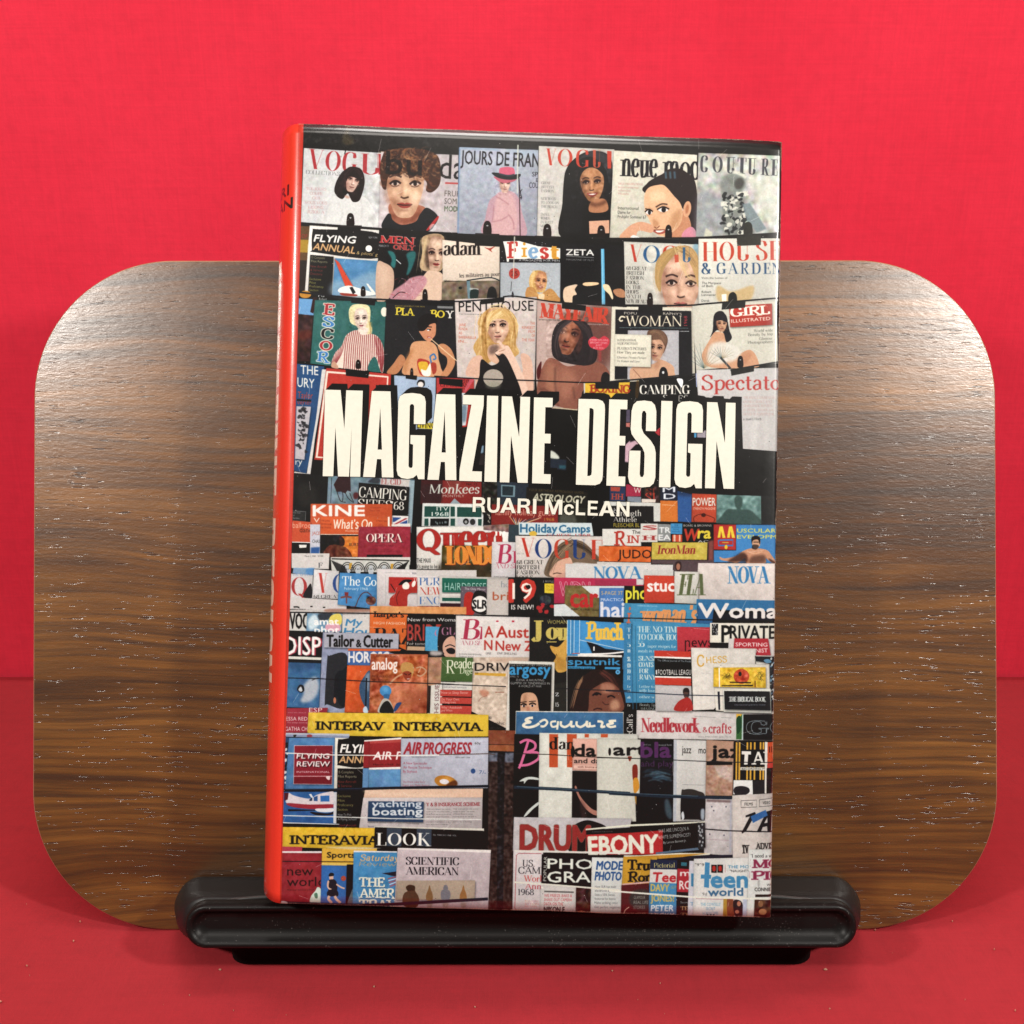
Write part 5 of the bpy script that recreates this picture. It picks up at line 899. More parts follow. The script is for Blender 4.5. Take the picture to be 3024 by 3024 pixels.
    Y('6f908c', 1090, 282, 1542, 295, 1545, 580, 1085, 570); grain(1090, 290, 1540, 570, .05, 6, 1); S('39504c', 1270, 320, 1310, 290, 1350, 320, 1350, 390, 1340, 430, 1430, 440, 1500, 500, 1545, 580, 1110, 575, 1140, 500, 1200, 430, 1290, 430, 1275, 390, a=.9, b=4); Y('2c2d2d', 1545, 290, 1700, 300, 1690, 590, 1545, 580, a=.7)
    Y('1b191b', 0, 395, 445, 400, 445, 552, 0, 548); Y('c9c8c2', -60, 350, 515, 368, 515, 400, -60, 395); Y('c9c8c2', 445, 370, 515, 370, 515, 555, 448, 555); T('Strength', 35, 500, 288, 60, 'e0dcd2', 'r', k=0, bold=1); T('&', 40, 440, 20, 24, 'ddd', 'r'); T('Athlete', 35, 560, 240, 50, 'e0dcd2', 'r', k=0, bold=1)
    Y('3c5c9c', 0, 560, 1, 560, 1, 561, 0, 561)
    Y('16161a', 0, 560, 315, 565, 315, 630, 0, 625); T('FLEISCHER BL', 40, 612, 265, 42, 'd8c040', k=0, bold=1); Y('d3cfc8', -75, 630, 320, 630, 320, 805, -75, 800); T('The', 228, 680, 82, 38, '222', k=0, bold=.4); T('R', 45, 800, 130, 140, 'b8382c', 's', k=0, bold=1); T('IN', 175, 775, 130, 78, 'b8382c', 's', k=0, bold=.6)
    Y('cfcbc4', 315, 575, 490, 578, 488, 765, 315, 765); T('S', 335, 640, 150, 46, 'a83434', k=0, bold=2.4); T('H', 330, 745, 145, 46, 'a83434', 's', k=0, bold=1); Y('8a8c8c', 490, 580, 622, 585, 620, 760, 490, 755); T('TR', 500, 670, 118, 58, 'dedede', k=0, bold=3); T('EA', 498, 745, 122, 58, 'dedede', k=0, bold=3)
    Y('3f8ec0', 620, 575, 740, 575, 738, 685, 620, 680); small(['THE', 'BOXING', 'NEWS', 'ANNUAL'], 632, 600, 90, 16, 22, '1f4a70', k=0, al='c'); Y('c84a2a', 635, 690, 738, 690, 738, 765, 635, 760); Y('e0b8a0', 650, 690, 670, 690, 670, 760, 650, 760); Y('e0b8a0', 705, 690, 720, 690, 720, 760, 705, 760)
    Y('1a1a1c', 742, 578, 1055, 582, 1050, 765, 740, 760); T('BONG & BROWNS', 752, 607, 285, 22, 'e0dcd2', k=0, bold=.8); T('W', 750, 750, 150, 125, 'c23c2a', k=0, bold=6, it=.1); T('ra', 895, 725, 130, 118, 'e0c83a', k=0, bold=4, it=.1); T('AC', 895, 770, 110, 24, 'ddd', k=0, bold=1); Y('93504a', 1000, 760, 1060, 740, 1060, 960, 1000, 960, a=.9, b=5)
    Y('b8302c', 1058, 585, 1288, 588, 1285, 845, 1058, 840)
    for x in (1098, 1195): Y('e6c838', x, 720, x+20, 605, x+52, 605, x+82, 722, x+50, 722, x+36, 650, x+28, 720)
    L('3f78b8', 16, 1110, 745, 1255, 742, 1255, 800, 1108, 800, 1108, 745); L('c8a83a', 10, 1145, 770, 1210, 770); E('e0c030', 1185, 815, 16, 22)
    Y('3f84c0', 1288, 588, 1702, 590, 1695, 980, 1060, 970, 1060, 850, 1288, 850); T('USCULAR', 1298, 668, 400, 42, 'e0d454', k=0, bold=3.2); T('EVELOPM', 1298, 728, 405, 38, 'e0d454', k=0, bold=3)
    S('c89070', 1120, 915, 1160, 930, 1240, 920, 1300, 900, 1350, 860, 1430, 830, 1530, 830, 1610, 850, 1650, 900, 1695, 960, 1690, 990, 1630, 960, 1590, 930, 1580, 980, 1400, 980, 1380, 930, 1300, 975, 1200, 960, 1130, 945)
    S('3a201c', 1290, 900, 1350, 870, 1400, 900, 1400, 970, 1330, 965, 1200, 965, a=.8, b=6); S('3a201c', 1500, 900, 1580, 900, 1580, 975, 1420, 978, 1440, 920, a=.6, b=8); S('3a201c', 1620, 930, 1690, 970, 1690, 990, 1640, 965, a=.8, b=4); L('e0b090', 10, 1400, 860, 1480, 880, 1560, 860, s=1, a=.8, b=2)
    S('c89878', 1455, 740, 1530, 740, 1530, 800, 1490, 835, 1455, 800); S('20181a', 1445, 720, 1490, 700, 1532, 720, 1530, 790, 1510, 740, 1460, 750, 1450, 790); L('20181a', 8, 1465, 765, 1520, 765); S('20181a', 1460, 790, 1520, 800, 1495, 840, 1450, 830, a=.7)
    Y('d8682a', -110, 805, 425, 810, 418, 970, -110, 960); grain(-100, 810, 420, 960, .03, 6); T('JUDO', 82, 930, 345, 92, '2a1812', k=0, bold=1.4)
    Y('c6b04a', 430, 768, 995, 768, 990, 945, 425, 942); grain(430, 770, 990, 940, .025, 5); T('IronMan', 480, 885, 395, 88, '9a2c30', 'd', k=0, bold=1, it=.15)
    Y('5a484c', 425, 945, 1060, 950, 1060, 990, 900, 990, 900, 1070, 640, 1060, 640, 990, 425, 985); S('3a2424', 665, 985, 690, 960, 725, 970, 730, 1030, 710, 1060, 675, 1050); E('a87058', 698, 1015, 20, 34)
    Y('c9c5c0', -130, 965, 420, 975, 420, 1010, -130, 990); Y('cdc9c6', -450, 985, 645, 995, 640, 1130, 340, 1190, -450, 1140)
    T('NOVA', -165, 1140, 500, 125, '3a80b4', 'd', k=0, bold=2); Y('3a80b4', 275, 1140, 335, 1140, 335, 1190, 275, 1190)
    Y('d2c6c0', 900, 978, 1692, 982, 1690, 1380, 880, 1350); grain(900, 990, 1690, 1350, .012, 8, 1); T('NOVA', 1200, 1185, 440, 172, '3a80b4', 'd', k=0, bold=1.6)
    # middle band
    tile('C2')
    Y('c2bcb6', -10, 1110, 690, 1125, 690, 1510, -10, 1500); Y('1d6a58', 20, 1130, 475, 1140, 470, 1280, 20, 1275); T('HAIRDRESSER', 45, 1255, 470, 82, '9ccabc', k=.01, bold=.8, out=('10382c', 1.2)); Y('1d5a4c', 20, 1330, 330, 1335, 330, 1370, 20, 1365); Y('3a1824', 0, 1385, 230, 1390, 230, 1430, 0, 1425); L('dcd6cc', 10, 20, 1300, 470, 1305)
    Y('d89058', -700, 1415, 360, 1430, 340, 1500, -700, 1490); grain(-690, 1420, 350, 1490, .03, 6)
    Y('6a5a66', 210, 1215, 475, 1218, 470, 1500, 205, 1500); T('The Only Mirror', 248, 1250, 215, 24, 'd8d0d0', bold=.4); S('b82c24', 250, 1300, 330, 1280, 350, 1380, 340, 1500, 250, 1500); S('1c1a1c', 330, 1320, 370, 1260, 450, 1270, 475, 1320, 475, 1490, 380, 1490, 320, 1440); E('e4e0da', 405, 1395, 82, 82); T('SLR', 330, 1440, 150, 90, '1c1a1c', k=.01, bold=4)
    Y('c0b8b2', 478, 1130, 700, 1145, 695, 1510, 472, 1505); T('ho', 615, 1225, 90, 60, '8a8a8e', 'r', k=0, out=('bbb', 1)); T('bri', 535, 1355, 160, 90, 'b0583a', k=0, bold=1.6)
    Y('1a181a', 697, 1122, 975, 1128, 970, 1515, 695, 1510); T('19', 705, 1372, 265, 235, 'c8382e', k=0, bold=10); T('19', 735, 1345, 200, 175, 'eadcd0', k=0, bold=.3); E('1a181a', 898, 1222, 22, 22); T('IS NEW!', 725, 1450, 225, 50, 'ece8e0', k=0, bold=2)
    Y('1b1a1c', 978, 1125, 1160, 1128, 1155, 1515, 975, 1515); T('J. BOYLE', 1045, 1172, 110, 20, 'bbb'); Y('e0c430', 1062, 1185, 1160, 1188, 1158, 1288, 1062, 1282); small(['Do It', 'YOURS'], 1080, 1225, 70, 26, 36, '8a6a10', bold=.4); E('3a4048', 1070, 1355, 60, 50); grain(1000, 1300, 1150, 1400, .05, 5)
    for i in range(12): E('b82c30', 1000+RN.rand()*150, 1400+RN.rand()*80, 22, 16, a=.9)
    E('2a1a20', 1070, 1440, 24, 18)
    Y('b42c50', 1158, 1125, 2070, 1140, 2070, 1210, 1350, 1210, 1280, 1390, 1158, 1390); T('WDN', 1215, 1310, 310, 150, 'b42c50', k=.01, bold=.3, out=('e8d0d4', 1.6)); Y('b42c50', 1270, 1215, 1390, 1215, 1330, 1330, 1280, 1330, a=0)
    Y('7a683c', 1270, 1205, 1625, 1210, 1615, 1525, 1265, 1515); grain(1270, 1210, 1615, 1520, .03, 5); Y('ccd0d0', 1440, 1212, 1880, 1212, 1880, 1250, 1700, 1330, 1580, 1330); Y('ccd0d0', 1158, 1400, 1270, 1395, 1420, 1520, 1158, 1518); T('car', 1328, 1425, 275, 205, 'c02c2c', k=-.01, bold=4.5); T('MARCH 1968   2s6d', 1330, 1458, 280, 22, '2a2418', bold=.4)
    Y('4a7ab8', 1620, 1232, 1870, 1232, 1868, 1540, 1618, 1535); T('5-PAGE 3T', 1640, 1302, 220, 40, 'd8b070', bold=.6, k=0); T('PRACTICAL', 1635, 1365, 260, 30, 'dcdce4', k=0, bold=.8); T('hai', 1635, 1530, 240, 165, 'd2d2dc', k=0, bold=4)
    tile('C3')
    Y('a83050', -150, 1148, 272, 1155, 270, 1212, -150, 1205); Y('c8c4c2', 272, 1140, 345, 1145, 345, 1200, 272, 1200)
    Y('171718', 148, 1210, 345, 1215, 340, 1385, 145, 1380); T('pho', 165, 1345, 215, 140, 'e2d83a', k=0, bold=3)
    Y('c4c2be', 345, 1050, 650, 1050, 650, 1110, 345, 1110); Y('c8402c', 350, 1103, 660, 1108, 658, 1385, 350, 1382); T('stuc', 385, 1265, 275, 125, 'e6e0dc', k=0, bold=3.4)
    Y('c9c5be', 658, 1062, 905, 1068, 900, 1395, 660, 1385); T('FLA', 685, 1305, 290, 215, '5f6844', 'd', k=0, bold=1.6, it=.14)
    Y('2f6f9f', 885, 1345, 1690, 1360, 1690, 1470, 880, 1450); Y('1c1c28', 1040, 1500, 1690, 1470, 1690, 1570, 1035, 1560); Y('2c6090', 880, 1440, 1060, 1440, 1040, 1620, 870, 1600); T('Woma', 905, 1530, 810, 150, 'dcd4d0', k=.01, bold=5)
    Y('4490b8', 150, 1385, 890, 1400, 880, 1620, 140, 1600); Y('3c86b0', 160, 1390, 220, 1395, 225, 2300, 150, 2300); T('woman', 290, 1590, 490, 195, 'd8925a', 's', k=.01, it=.16, bold=.5, sh=('2c6488', 2, 2)); T("'s", 800, 1595, 80, 190, 'd8925a', 's', k=0, it=.1); T('i', 170, 1590, 40, 165, 'c86a4c', 's', k=0, it=.1)
    T('FASHION ON THE GO', 285, 1418, 200, 14, 'cde')
    # shelf wire across
    tile('C1'); L('15161c', 12, 260, 1480, 1100, 1490, 1932, 1505)
    tile('C2'); L('15161c', 12, 0, 1508, 900, 1525, 1932, 1540)

def paint_rows_low():
    tile('C1')
    Y('c4bcb8', 262, 1455, 1080, 1450, 1080, 1500, 262, 1495); S('a88070', 660, 1445, 1080, 1450, 1060, 1475, 660, 1478, b=4)
    Y('cfccc6', 262, 1485, 450, 1490, 440, 1670, 255, 1665); T('VOC', 262, 1645, 190, 165, '1c1a1c', k=0, bold=3)
    Y('6f94b0', 440, 1490, 800, 1495, 790, 1680, 430, 1670); S('2a2a30', 560, 1495, 700, 1495, 640, 1560, 560, 1560, a=.8, b=4); S('e0cc60', 690, 1510, 780, 1500, 790, 1590, 720, 1640, 660, 1580); S('d8a0b0', 640, 1600, 760, 1600, 770, 1670, 640, 1660); S('c8d8e0', 450, 1560, 520, 1500, 560, 1600, 470, 1660, b=5); T('amat', 510, 1605, 250, 70, 'f0ece8', k=0, bold=2.6); T('phot', 515, 1690, 250, 70, 'f0ece8', k=0, bold=2.6)
    Y('cdc8c4', 800, 1500, 1080, 1500, 1075, 1690, 795, 1690); T('My', 830, 1615, 165, 70, '3a80b0', k=0, bold=2.6, it=.2); T('Hou', 810, 1705, 280, 70, '3a80b0', k=0, bold=2.6, it=.2)
    Y('d8692c', 1080, 1415, 1465, 1480, 1460, 1870, 1075, 1700); Y('d8965c', 1085, 1415, 2060, 1425, 2060, 1500, 1085, 1490); grain(1085, 1420, 1932, 1490, .03, 6); L('15161c', 12, 260, 1480, 1100, 1490, 1932, 1505); T("harper's", 1115, 1527, 310, 55, '221a18', 's', k=.01, bold=1); T('HIGH FASHION', 1118, 1600, 315, 28, 'e8d0bc', k=.02, bold=.9); T('BAZ', 1115, 1800, 400, 160, '221a18', 'd', k=.02, bold=1)
    Y('1a181a', 1455, 1520, 1960, 1540, 1955, 1870, 1448, 1860); T('New from Woman', 1465, 1570, 520, 36, 'e8e4e0', k=.005, bold=1.6); T('BRIDE', 1460, 1765, 345, 175, 'b04038', k=.01, bold=2.4); T('For tomorrow', 1458, 1812, 290, 32, 'd8d4cc', k=.01, bold=.5); Y('c0a080', 1460, 1825, 1640, 1830, 1635, 1870, 1455, 1865); Y('2c2a2c', 1840, 1590, 1960, 1590, 1950, 1640, 1840, 1640)
    Y('4aa0cc', 1645, 1630, 1960, 1625, 1955, 1900, 1640, 1870); T('VOGUE', 1665, 1725, 330, 70, 'c87898', 'v', k=0, bold=1); S('231d20', 1790, 1740, 1830, 1640, 1960, 1620, 1960, 1932, 1840, 1932, 1800, 1850)
    S('d2a48c', 1840, 1800, 1890, 1740, 1960, 1740, 1960, 1932, 1850, 1932); L('2a1c1c', 8, 1870, 1880, 1900, 1860, 1932, 1865, s=1)
    tile('C2')
    S('231d20', -10, 1640, 100, 1600, 155, 1650, 155, 1932, -10, 1932); Y('4aa0cc', -150, 1625, -30, 1625, -60, 1700, -150, 1850); T('GU', 15, 1712, 140, 80, 'a8708c', 'v', k=0, bold=1); S('d0a28c', 30, 1800, 80, 1735, 150, 1740, 155, 1930, 60, 1932, 30, 1880); S('201c20', 60, 1860, 110, 1840, 150, 1860, 145, 1900, 90, 1900); L('201c20', 10, 50, 1830, 100, 1810, 150, 1830, s=1)
    Y('d3ccc8', 160, 1512, 912, 1530, 905, 2260, 155, 2200); T('Br', 210, 1752, 290, 200, 'b23250', 'd', k=.01, it=.12, bold=1); T('AND SEA', 205, 1812, 260, 45, 'b86878', 'v', k=.01, it=.12, bold=.4); E('c03048', 582, 1570, 15, 8); R('c03048', 730, 1562, 755, 1580); small(['SUSAN HAMPSHIRE', 'DIANA RIGG'], 190, 1912, 230, 18, 26, '444', bold=.4)
    Y('d6cfca', 430, 1565, 560, 1568, 550, 2200, 420, 2200); T('A', 452, 1735, 90, 120, 'b8342c', k=0, bold=2.2); T('N', 450, 1862, 80, 105, 'b8342c', k=0, bold=2.2); T('Aust', 570, 1735, 330, 122, 'b8342c', k=.01, bold=2.4); T('New Z', 565, 1868, 375, 105, 'b8342c', k=.01, bold=2.2); T('ONE', 465, 1907, 55, 22, '333', 'r', bold=.4); T('ONE SHILLING', 580, 1907, 198, 22, '333', 'r', bold=.4)
    Y('1f1e1e', 912, 1530, 1320, 1545, 1290, 2400, 905, 2250); T('J', 925, 1762, 125, 200, 'c8b45c', 'b', k=0, bold=1); T('WOMAN', 1090, 1597, 200, 40, 'c0b060', k=0, bold=.3); T('ou', 1075, 1755, 250, 185, 'c8b45c', 'b', k=0, bold=1); L('c8b45c', 10, 1082, 1780, 1185, 1780)
    S('d0a048', 1120, 1820, 1200, 1830, 1290, 1750, 1320, 1850, 1280, 1950, 1300, 2060, 1200, 2090, 1150, 2000, 1180, 1930, 1140, 1880); S('a87830', 1180, 1930, 1260, 1960, 1290, 2050, 1200, 2060, a=.6, b=8); L('5a3a18', 5, 1180, 1900, 1190, 1925)
    for x in (1295, 1330, 1365, 1420): Y('3f8ec6', x, 1555+(x-1295)*.05, 1900, 1590, 1890, 2060, x-5, 2060); L('cfe2ee', 6, x, 1560, x-4, 1900)
    T('Punch', 1480, 1750, 395, 170, 'e8bc48', 's', k=.03, bold=1.4); Y('1c1c22', 1485, 1770, 1600, 1810, 1680, 1850, 1880, 1870, 1880, 1932, 1550, 1905, 1520, 1830); Y('e8e4dc', 1558, 1828, 1572, 1828, 1572, 1870, 1558, 1870); L('ddd', 5, 1420, 1760, 1870, 1860); L('e8e4e0', 16, 1420, 1905, 1700, 1900, 1880, 1880, s=1); L('c84838', 7, 1340, 1900, 1420, 1895)
    tile('C3')
    Y('3f88b0', 230, 1560, 1040, 1600, 1040, 1700, 690, 1900, 460, 2400, 220, 2400); Y('3a80ac', 150, 1600, 225, 1605, 235, 2400, 130, 2400)
    T('woman', 285, 1595, 495, 190, 'd8925a', 's', k=.01, it=.16, bold=.5, sh=('2c6488', 2, 2)) if False else None
    tile('D3')
    small(['THE NO TIME', 'TO COOK BOOK'], 285, 95, 470, 62, 78, 'dfe2d8', 'd', k=.01, bold=1.2); T('55', 285, 242, 70, 58, 'dfe2d8', 'd', k=0, bold=1.2); T('super recipes for', 385, 250, 290, 30, 'd2dcd8', 'r', k=.02, bold=.7); T('meals in minutes', 290, 300, 290, 30, 'd2dcd8', 'r', k=0, bold=.7)
    for i, w in enumerate(['SUNSHINE', 'COATS', 'FOR', 'RAINY']): T(w, 292+i*3, 385+i*63, [300, 150, 100, 170][i], 48, 'd6dcd4', 'd', k=.01, bold=1.1)
    for i, w in enumerate(['Letter to', 'selfe love', 'other w', 'Beauty Sp', 'AMAZING']): T(w, 298+i*2, 660+[0, 40, 105, 185, 225][i], 160, 28, 'ccd8d6', 'r', k=.02, bold=.6)
    for i, w in enumerate(['T', 'T', '5', 'm', 'SU', 'CO', 'FO', 'R', 'Le', 'sel', 'oth', 'Be']): T(w, 178, [92, 160, 245, 300, 390, 455, 515, 580, 660, 700, 770, 850][i], 36, 44 if i < 8 else 26, 'd0dad6', 'd', k=0, bold=.8)
    L('2c6888', 7, 222, 30, 238, 880); L('2c6888', 6, 262, 30, 275, 880)
    Y('b83440', 685, 40, 1025, 45, 1020, 300, 455, 300, 455, 280, 690, 285); T('news', 765, 245, 280, 110, '3a1218', k=0, bold=.8); T('letter', 765, 330, 280, 90, '3a1218', k=0, bold=.8)
    Y('d8d2c4', 1022, 0, 1690, 5, 1685, 210, 1020, 200); Y('252628', 1040, 10, 1105, 10, 1100, 125, 1040, 125); 
    for i in range(14): E('bbb', 1045+RN.rand()*52, 15+RN.rand()*105, 6, 9, a=.7)
    T('P', 1140, 195, 90, 180, '1b1b1c', k=0, bold=3.2); T('RIVATE', 1225, 160, 460, 140, '1b1b1c', k=.01, bold=3); Y('1d1c1e', 1020, 205, 1210, 215, 1210, 250, 1020, 248)
    Y('c9c2be', 1212, 160, 1690, 165, 1690, 340, 1205, 330); Y('b02c38', 1270, 158, 1615, 160, 1642, 330, 1500, 335, 1262, 260); T('SPORTING', 1282, 238, 325, 40, 'eadcd8', k=.01, bold=2.4); T('ANNIST', 1400, 305, 210, 42, 'eadcd8', k=-.02, bold=2.4); 
    tile('D2')
    Y('c9b6a4', 335, 350, 905, 350, 700, 1085, 320, 900); grain(340, 360, 690, 1080, .03, 5, 1); Y('c09a84', 500, 355, 900, 360, 890, 400, 500, 395, a=.5, b=6)
    Y('4c6a38', 5, 345, 335, 355, 325, 600, 0, 595); T('R', 60, 512, 90, 130, 'dcdcc4', 'r', k=0, bold=.8); T('eader', 140, 460, 215, 100, 'dcdcc4', 'r', k=.01, bold=.8); T('Dige', 198, 515, 130, 62, 'dcdcc4', 'r', k=.02, bold=.8)
    T('DRIV', 352, 488, 350, 85, '1d1a1c', k=0, bold=1.8); Y('d0a038', 350, 505, 670, 515, 665, 545, 350, 530); T('44', 355, 518, 32, 18, '332'); S('b05030', 400, 690, 460, 680, 500, 710, 470, 750, 420, 740, a=.5, b=6); L('8a4030', 6, 560, 705, 650, 705); L('8a4030', 5, 390, 800, 420, 760, 480, 740, s=1, a=.6)
    T('00', 490, 980, 32, 30, '222', k=0, bold=.6); T('ographic', 485, 1035, 170, 34, '332e2c', bold=.5, k=0); T('petition', 490, 1083, 125, 34, '332e2c', bold=.5, k=0)
    Y('d0ccc4', 0, 600, 325, 608, 325, 685, 0, 680); small(['MUSICARY', '31 IMPORTANT ARTICLES'], 10, 635, 260, 16, 25, '445', bold=.3)
    Y('d2d0c8', -110, 600, 20, 600, 20, 930, -130, 930); T('THIS ISSUE', -20, 960, 330, 46, '6a3a40', up=-88); 
    for y in (680, 755, 838): Y('c0443a', 0, y, 322, y+8, 318, y+72, 0, y+66)
    Y('c0443a', 0, 905, 315, 910, 315, 935, 0, 930); small(['How to Sleep Better'], 12, 722, 275, 28, 30, 'ecd4cc', bold=.5, k=0); small(['Do Your Own', 'Wisegrows'], 12, 790, 180, 26, 28, 'ecd4cc', bold=.5, k=0); small(['Why I Autobande', 'and When'], 12, 872, 210, 26, 30, 'ecd4cc', bold=.5, k=0)
    Y('d8d4ca', 700, 385, 1165, 398, 1150, 1100, 668, 1100); Y('131214', 705, 415, 1135, 425, 1120, 1100, 705, 1100); T('THE SHORT STORY MAGAZINE', 712, 440, 415, 20, 'c8c8c0', bold=.5, k=.005); T('argosy', 708, 525, 412, 120, '3a94c8', k=.005, bold=3.4); T('APRIL 70', 710, 555, 90, 20, 'bbb')
    small(['ELENA: A HAUNTING', 'GLIMPSE OF TENDERNESS IN', 'A WORLD AT WAR'], 715, 592, 400, 24, 31, 'ecece6', k=.01, bold=1.2, al='c', it=.1)
    S('cfa080', 820, 770, 850, 715, 940, 712, 985, 760, 1000, 850, 1010, 960, 960, 1060, 900, 1100, 850, 1050, 820, 940); S('7a4c38', 850, 740, 880, 730, 870, 860, 840, 860, a=.4, b=10)
    L('1c1416', 14, 820, 835, 850, 822, 880, 835, s=1); L('1c1416', 14, 905, 830, 940, 815, 975, 830, s=1); E('eee', 850, 845, 16, 8); E('eee', 938, 842, 18, 8); E('1c1a2c', 852, 845, 10, 13); E('1c1a2c', 938, 842, 11, 13); L('1c1416', 8, 815, 810, 880, 800); L('1c1416', 8, 905, 800, 975, 795); S('b07058', 880, 860, 905, 850, 910, 900, 880, 900, a=.6, b=4)
    E('222', 0, 0, 1, 1); Y('2a2a26', 1165, 620, 1290, 600, 1285, 930, 1150, 930); T('Z', 1170, 745, 38, 34, 'ccc', 's', k=0); T('15', 1170, 850, 38, 40, 'bbb', 's', k=0)
    Y('161517', 1290, 335, 1855, 345, 1848, 905, 1285, 900); L('d8d4cc', 6, 1290, 337, 1290, 900); L('d8d4cc', 6, 1290, 338, 1850, 347); Y('e4e0d8', 1400, 318, 1850, 330, 1850, 345, 1400, 338)
    T('sputnik', 1300, 425, 532, 70, '3a94c8', k=.005, bold=4.6); Y('3a94c8', 1298, 440, 1578, 445, 1576, 470, 1298, 465); T('MONTHLY DIGEST', 1305, 462, 260, 16, '122'); Y('3a94c8', 1675, 448, 1832, 450, 1830, 474, 1674, 470); E('58a8d8', 1808, 500, 24, 24); E('1c3c58', 1808, 500, 8, 8)
    S('2c1a18', 1320, 890, 1360, 740, 1400, 620, 1470, 530, 1560, 480, 1680, 480, 1780, 530, 1850, 620, 1848, 905, 1325, 900); hair('a07858', (1440, 570, 1390, 680, 1340, 860), 14, 8, .55, 14); hair('6a3830', (1640, 500, 1740, 580, 1800, 700), 14, 9, .5, 20)
    S('7a4838', 1500, 880, 1490, 780, 1520, 700, 1600, 640, 1700, 600, 1790, 640, 1840, 720, 1848, 900, 1500, 900); S('b88068', 1640, 620, 1740, 620, 1780, 680, 1700, 720, 1640, 700, a=.8, b=10); S('d0a080', 1740, 800, 1800, 780, 1830, 850, 1780, 890, 1730, 870, a=.7, b=8); L('20141a', 18, 1550, 740, 1590, 712, 1640, 730, s=1); L('20141a', 16, 1700, 755, 1740, 740, 1780, 760, s=1); E('20141a', 1590, 725, 22, 14); L('3a1c1c', 14, 1560, 885, 1600, 870, 1650, 880, s=1); L('4a2824', 9, 1650, 800, 1680, 830, 1720, 825, s=1); S('2c1a18', 1400, 900, 1460, 620, 1580, 560, 1520, 700, 1500, 900)
    # left column
    tile('D1')
    Y('1a191b', 250, 80, 600, 95, 590, 345, 245, 335); T('DISP', 215, 325, 375, 195, 'b04050', k=.015, bold=3, sh=None); T('DISP', 200, 322, 375, 195, 'ece8e4', k=.015, bold=2.6); Y('d8d6cc', 245, 340, 588, 352, 585, 378, 243, 368); Y('18181a', 243, 370, 585, 380, 580, 408, 240, 400)
    Y('3a6a98', 240, 402, 580, 412, 560, 870, 228, 860); grain(240, 410, 570, 850, .03, 9); Y('2c4870', 240, 405, 580, 412, 578, 470, 240, 480, a=.5, b=16); S('b4b8c0', 400, 640, 480, 560, 540, 560, 560, 660, 520, 760, 440, 810, 370, 800, 400, 720, a=.95, b=9); S('22242a', 335, 680, 360, 632, 400, 640, 410, 690, 375, 712); S('c8ccd0', 350, 680, 375, 650, 390, 690, 370, 700); L('222', 7, 485, 585, 555, 560)
    Y('8f96b0', 600, 95, 1375, 110, 1370, 260, 1360, 300, 835, 930, 560, 900); grain(600, 110, 850, 900, .02, 6, 1); Y('a8a8b4', 615, 100, 1372, 112, 1368, 262, 1200, 262, 610, 250); T('Tailor', 640, 240, 275, 125, '161416', k=.01, bold=3.2); T('&', 940, 245, 50, 80, '161416', k=0, bold=2.4); T('Cutter', 1015, 245, 295, 125, '161416', k=.015, bold=3.2)
    S('2c2e34', 645, 360, 665, 335, 850, 340, 835, 840, 645, 830, 618, 810); S('1a2128', 720, 600, 740, 510, 800, 480, 850, 470, 830, 830, 760, 820, 740, 700); S('1c1f26', 720, 560, 740, 520, 760, 540, 740, 760, 710, 760); E('c07858', 720, 790, 14, 32)
    Y('d8602c', 858, 262, 1400, 268, 1380, 290, 855, 285); Y('3f68a8', 855, 285, 1290, 290, 1100, 430, 848, 425); T('HOROSC', 862, 400, 410, 112, 'dfdcdc', k=.01, bold=4.6, sh=('2a3c68', 1, 1)); Y('d45a28', 848, 432, 1100, 435, 1070, 915, 820, 912); grain(850, 440, 1080, 900, .03, 6); S('3a5878', 970, 660, 1010, 560, 1085, 500, 1075, 880, 1000, 800); Y('c8ccd0', 1030, 530, 1080, 500, 1065, 700, 1040, 680, a=.5, b=5); L('1c2430', 16, 1045, 560, 1035, 860); S('bcd', 1010, 870, 1040, 850, 1060, 912, 1015, 912)
    S('151416', 1280, 290, 1600, 288, 1820, 295, 1800, 350, 1680, 345, 1400, 330); S('b0a8a4', 1700, 285, 1810, 295, 1800, 330, 1700, 330, b=5); Y('b08468', 1670, 350, 1810, 350, 1800, 620, 1670, 640); grain(1670, 350, 1810, 620, .06, 7); Y('151416', 1660, 640, 1700, 640, 1690, 920, 1655, 915)
    Y('b8603c', 1085, 315, 1670, 320, 1655, 920, 1070, 915); grain(1090, 330, 1660, 910, .07, 10); grain(1090, 330, 1660, 910, .05, 4, 1); S('d8906c', 1300, 620, 1500, 640, 1640, 560, 1640, 800, 1400, 860, 1200, 760, a=.5, b=30); S('8a3820', 1440, 700, 1640, 700, 1640, 910, 1500, 910, a=.5, b=24)
    T('analog', 1098, 475, 260, 125, 'ece4e0', k=0, bold=2.4); T('SCIENCE FICTION FACT', 1140, 345, 220, 20, '5a2018'); small(['THE ALIEN RULERS', 'Piers Anthony'], 1100, 552, 180, 22, 36, '4a1c14', bold=.4)
    S('c09050', 1390, 460, 1410, 410, 1470, 400, 1520, 430, 1525, 500, 1500, 560, 1470, 590, 1430, 570, 1410, 510); S('9a4028', 1410, 510, 1460, 490, 1500, 510, 1495, 560, 1465, 590, 1430, 565); L('3a1410', 8, 1425, 515, 1455, 530); L('3a1410', 8, 1500, 510, 1470, 530); L('eee', 5, 1455, 570, 1485, 570); L('c8a080', 14, 1550, 460, 1600, 450, 1650, 490, 1600, 540, 1560, 530, s=1, a=.9); L('c8a080', 9, 1600, 450, 1570, 510, s=0); L('d0a884', 16, 1410, 520, 1340, 560, 1280, 620, s=1, a=.8)
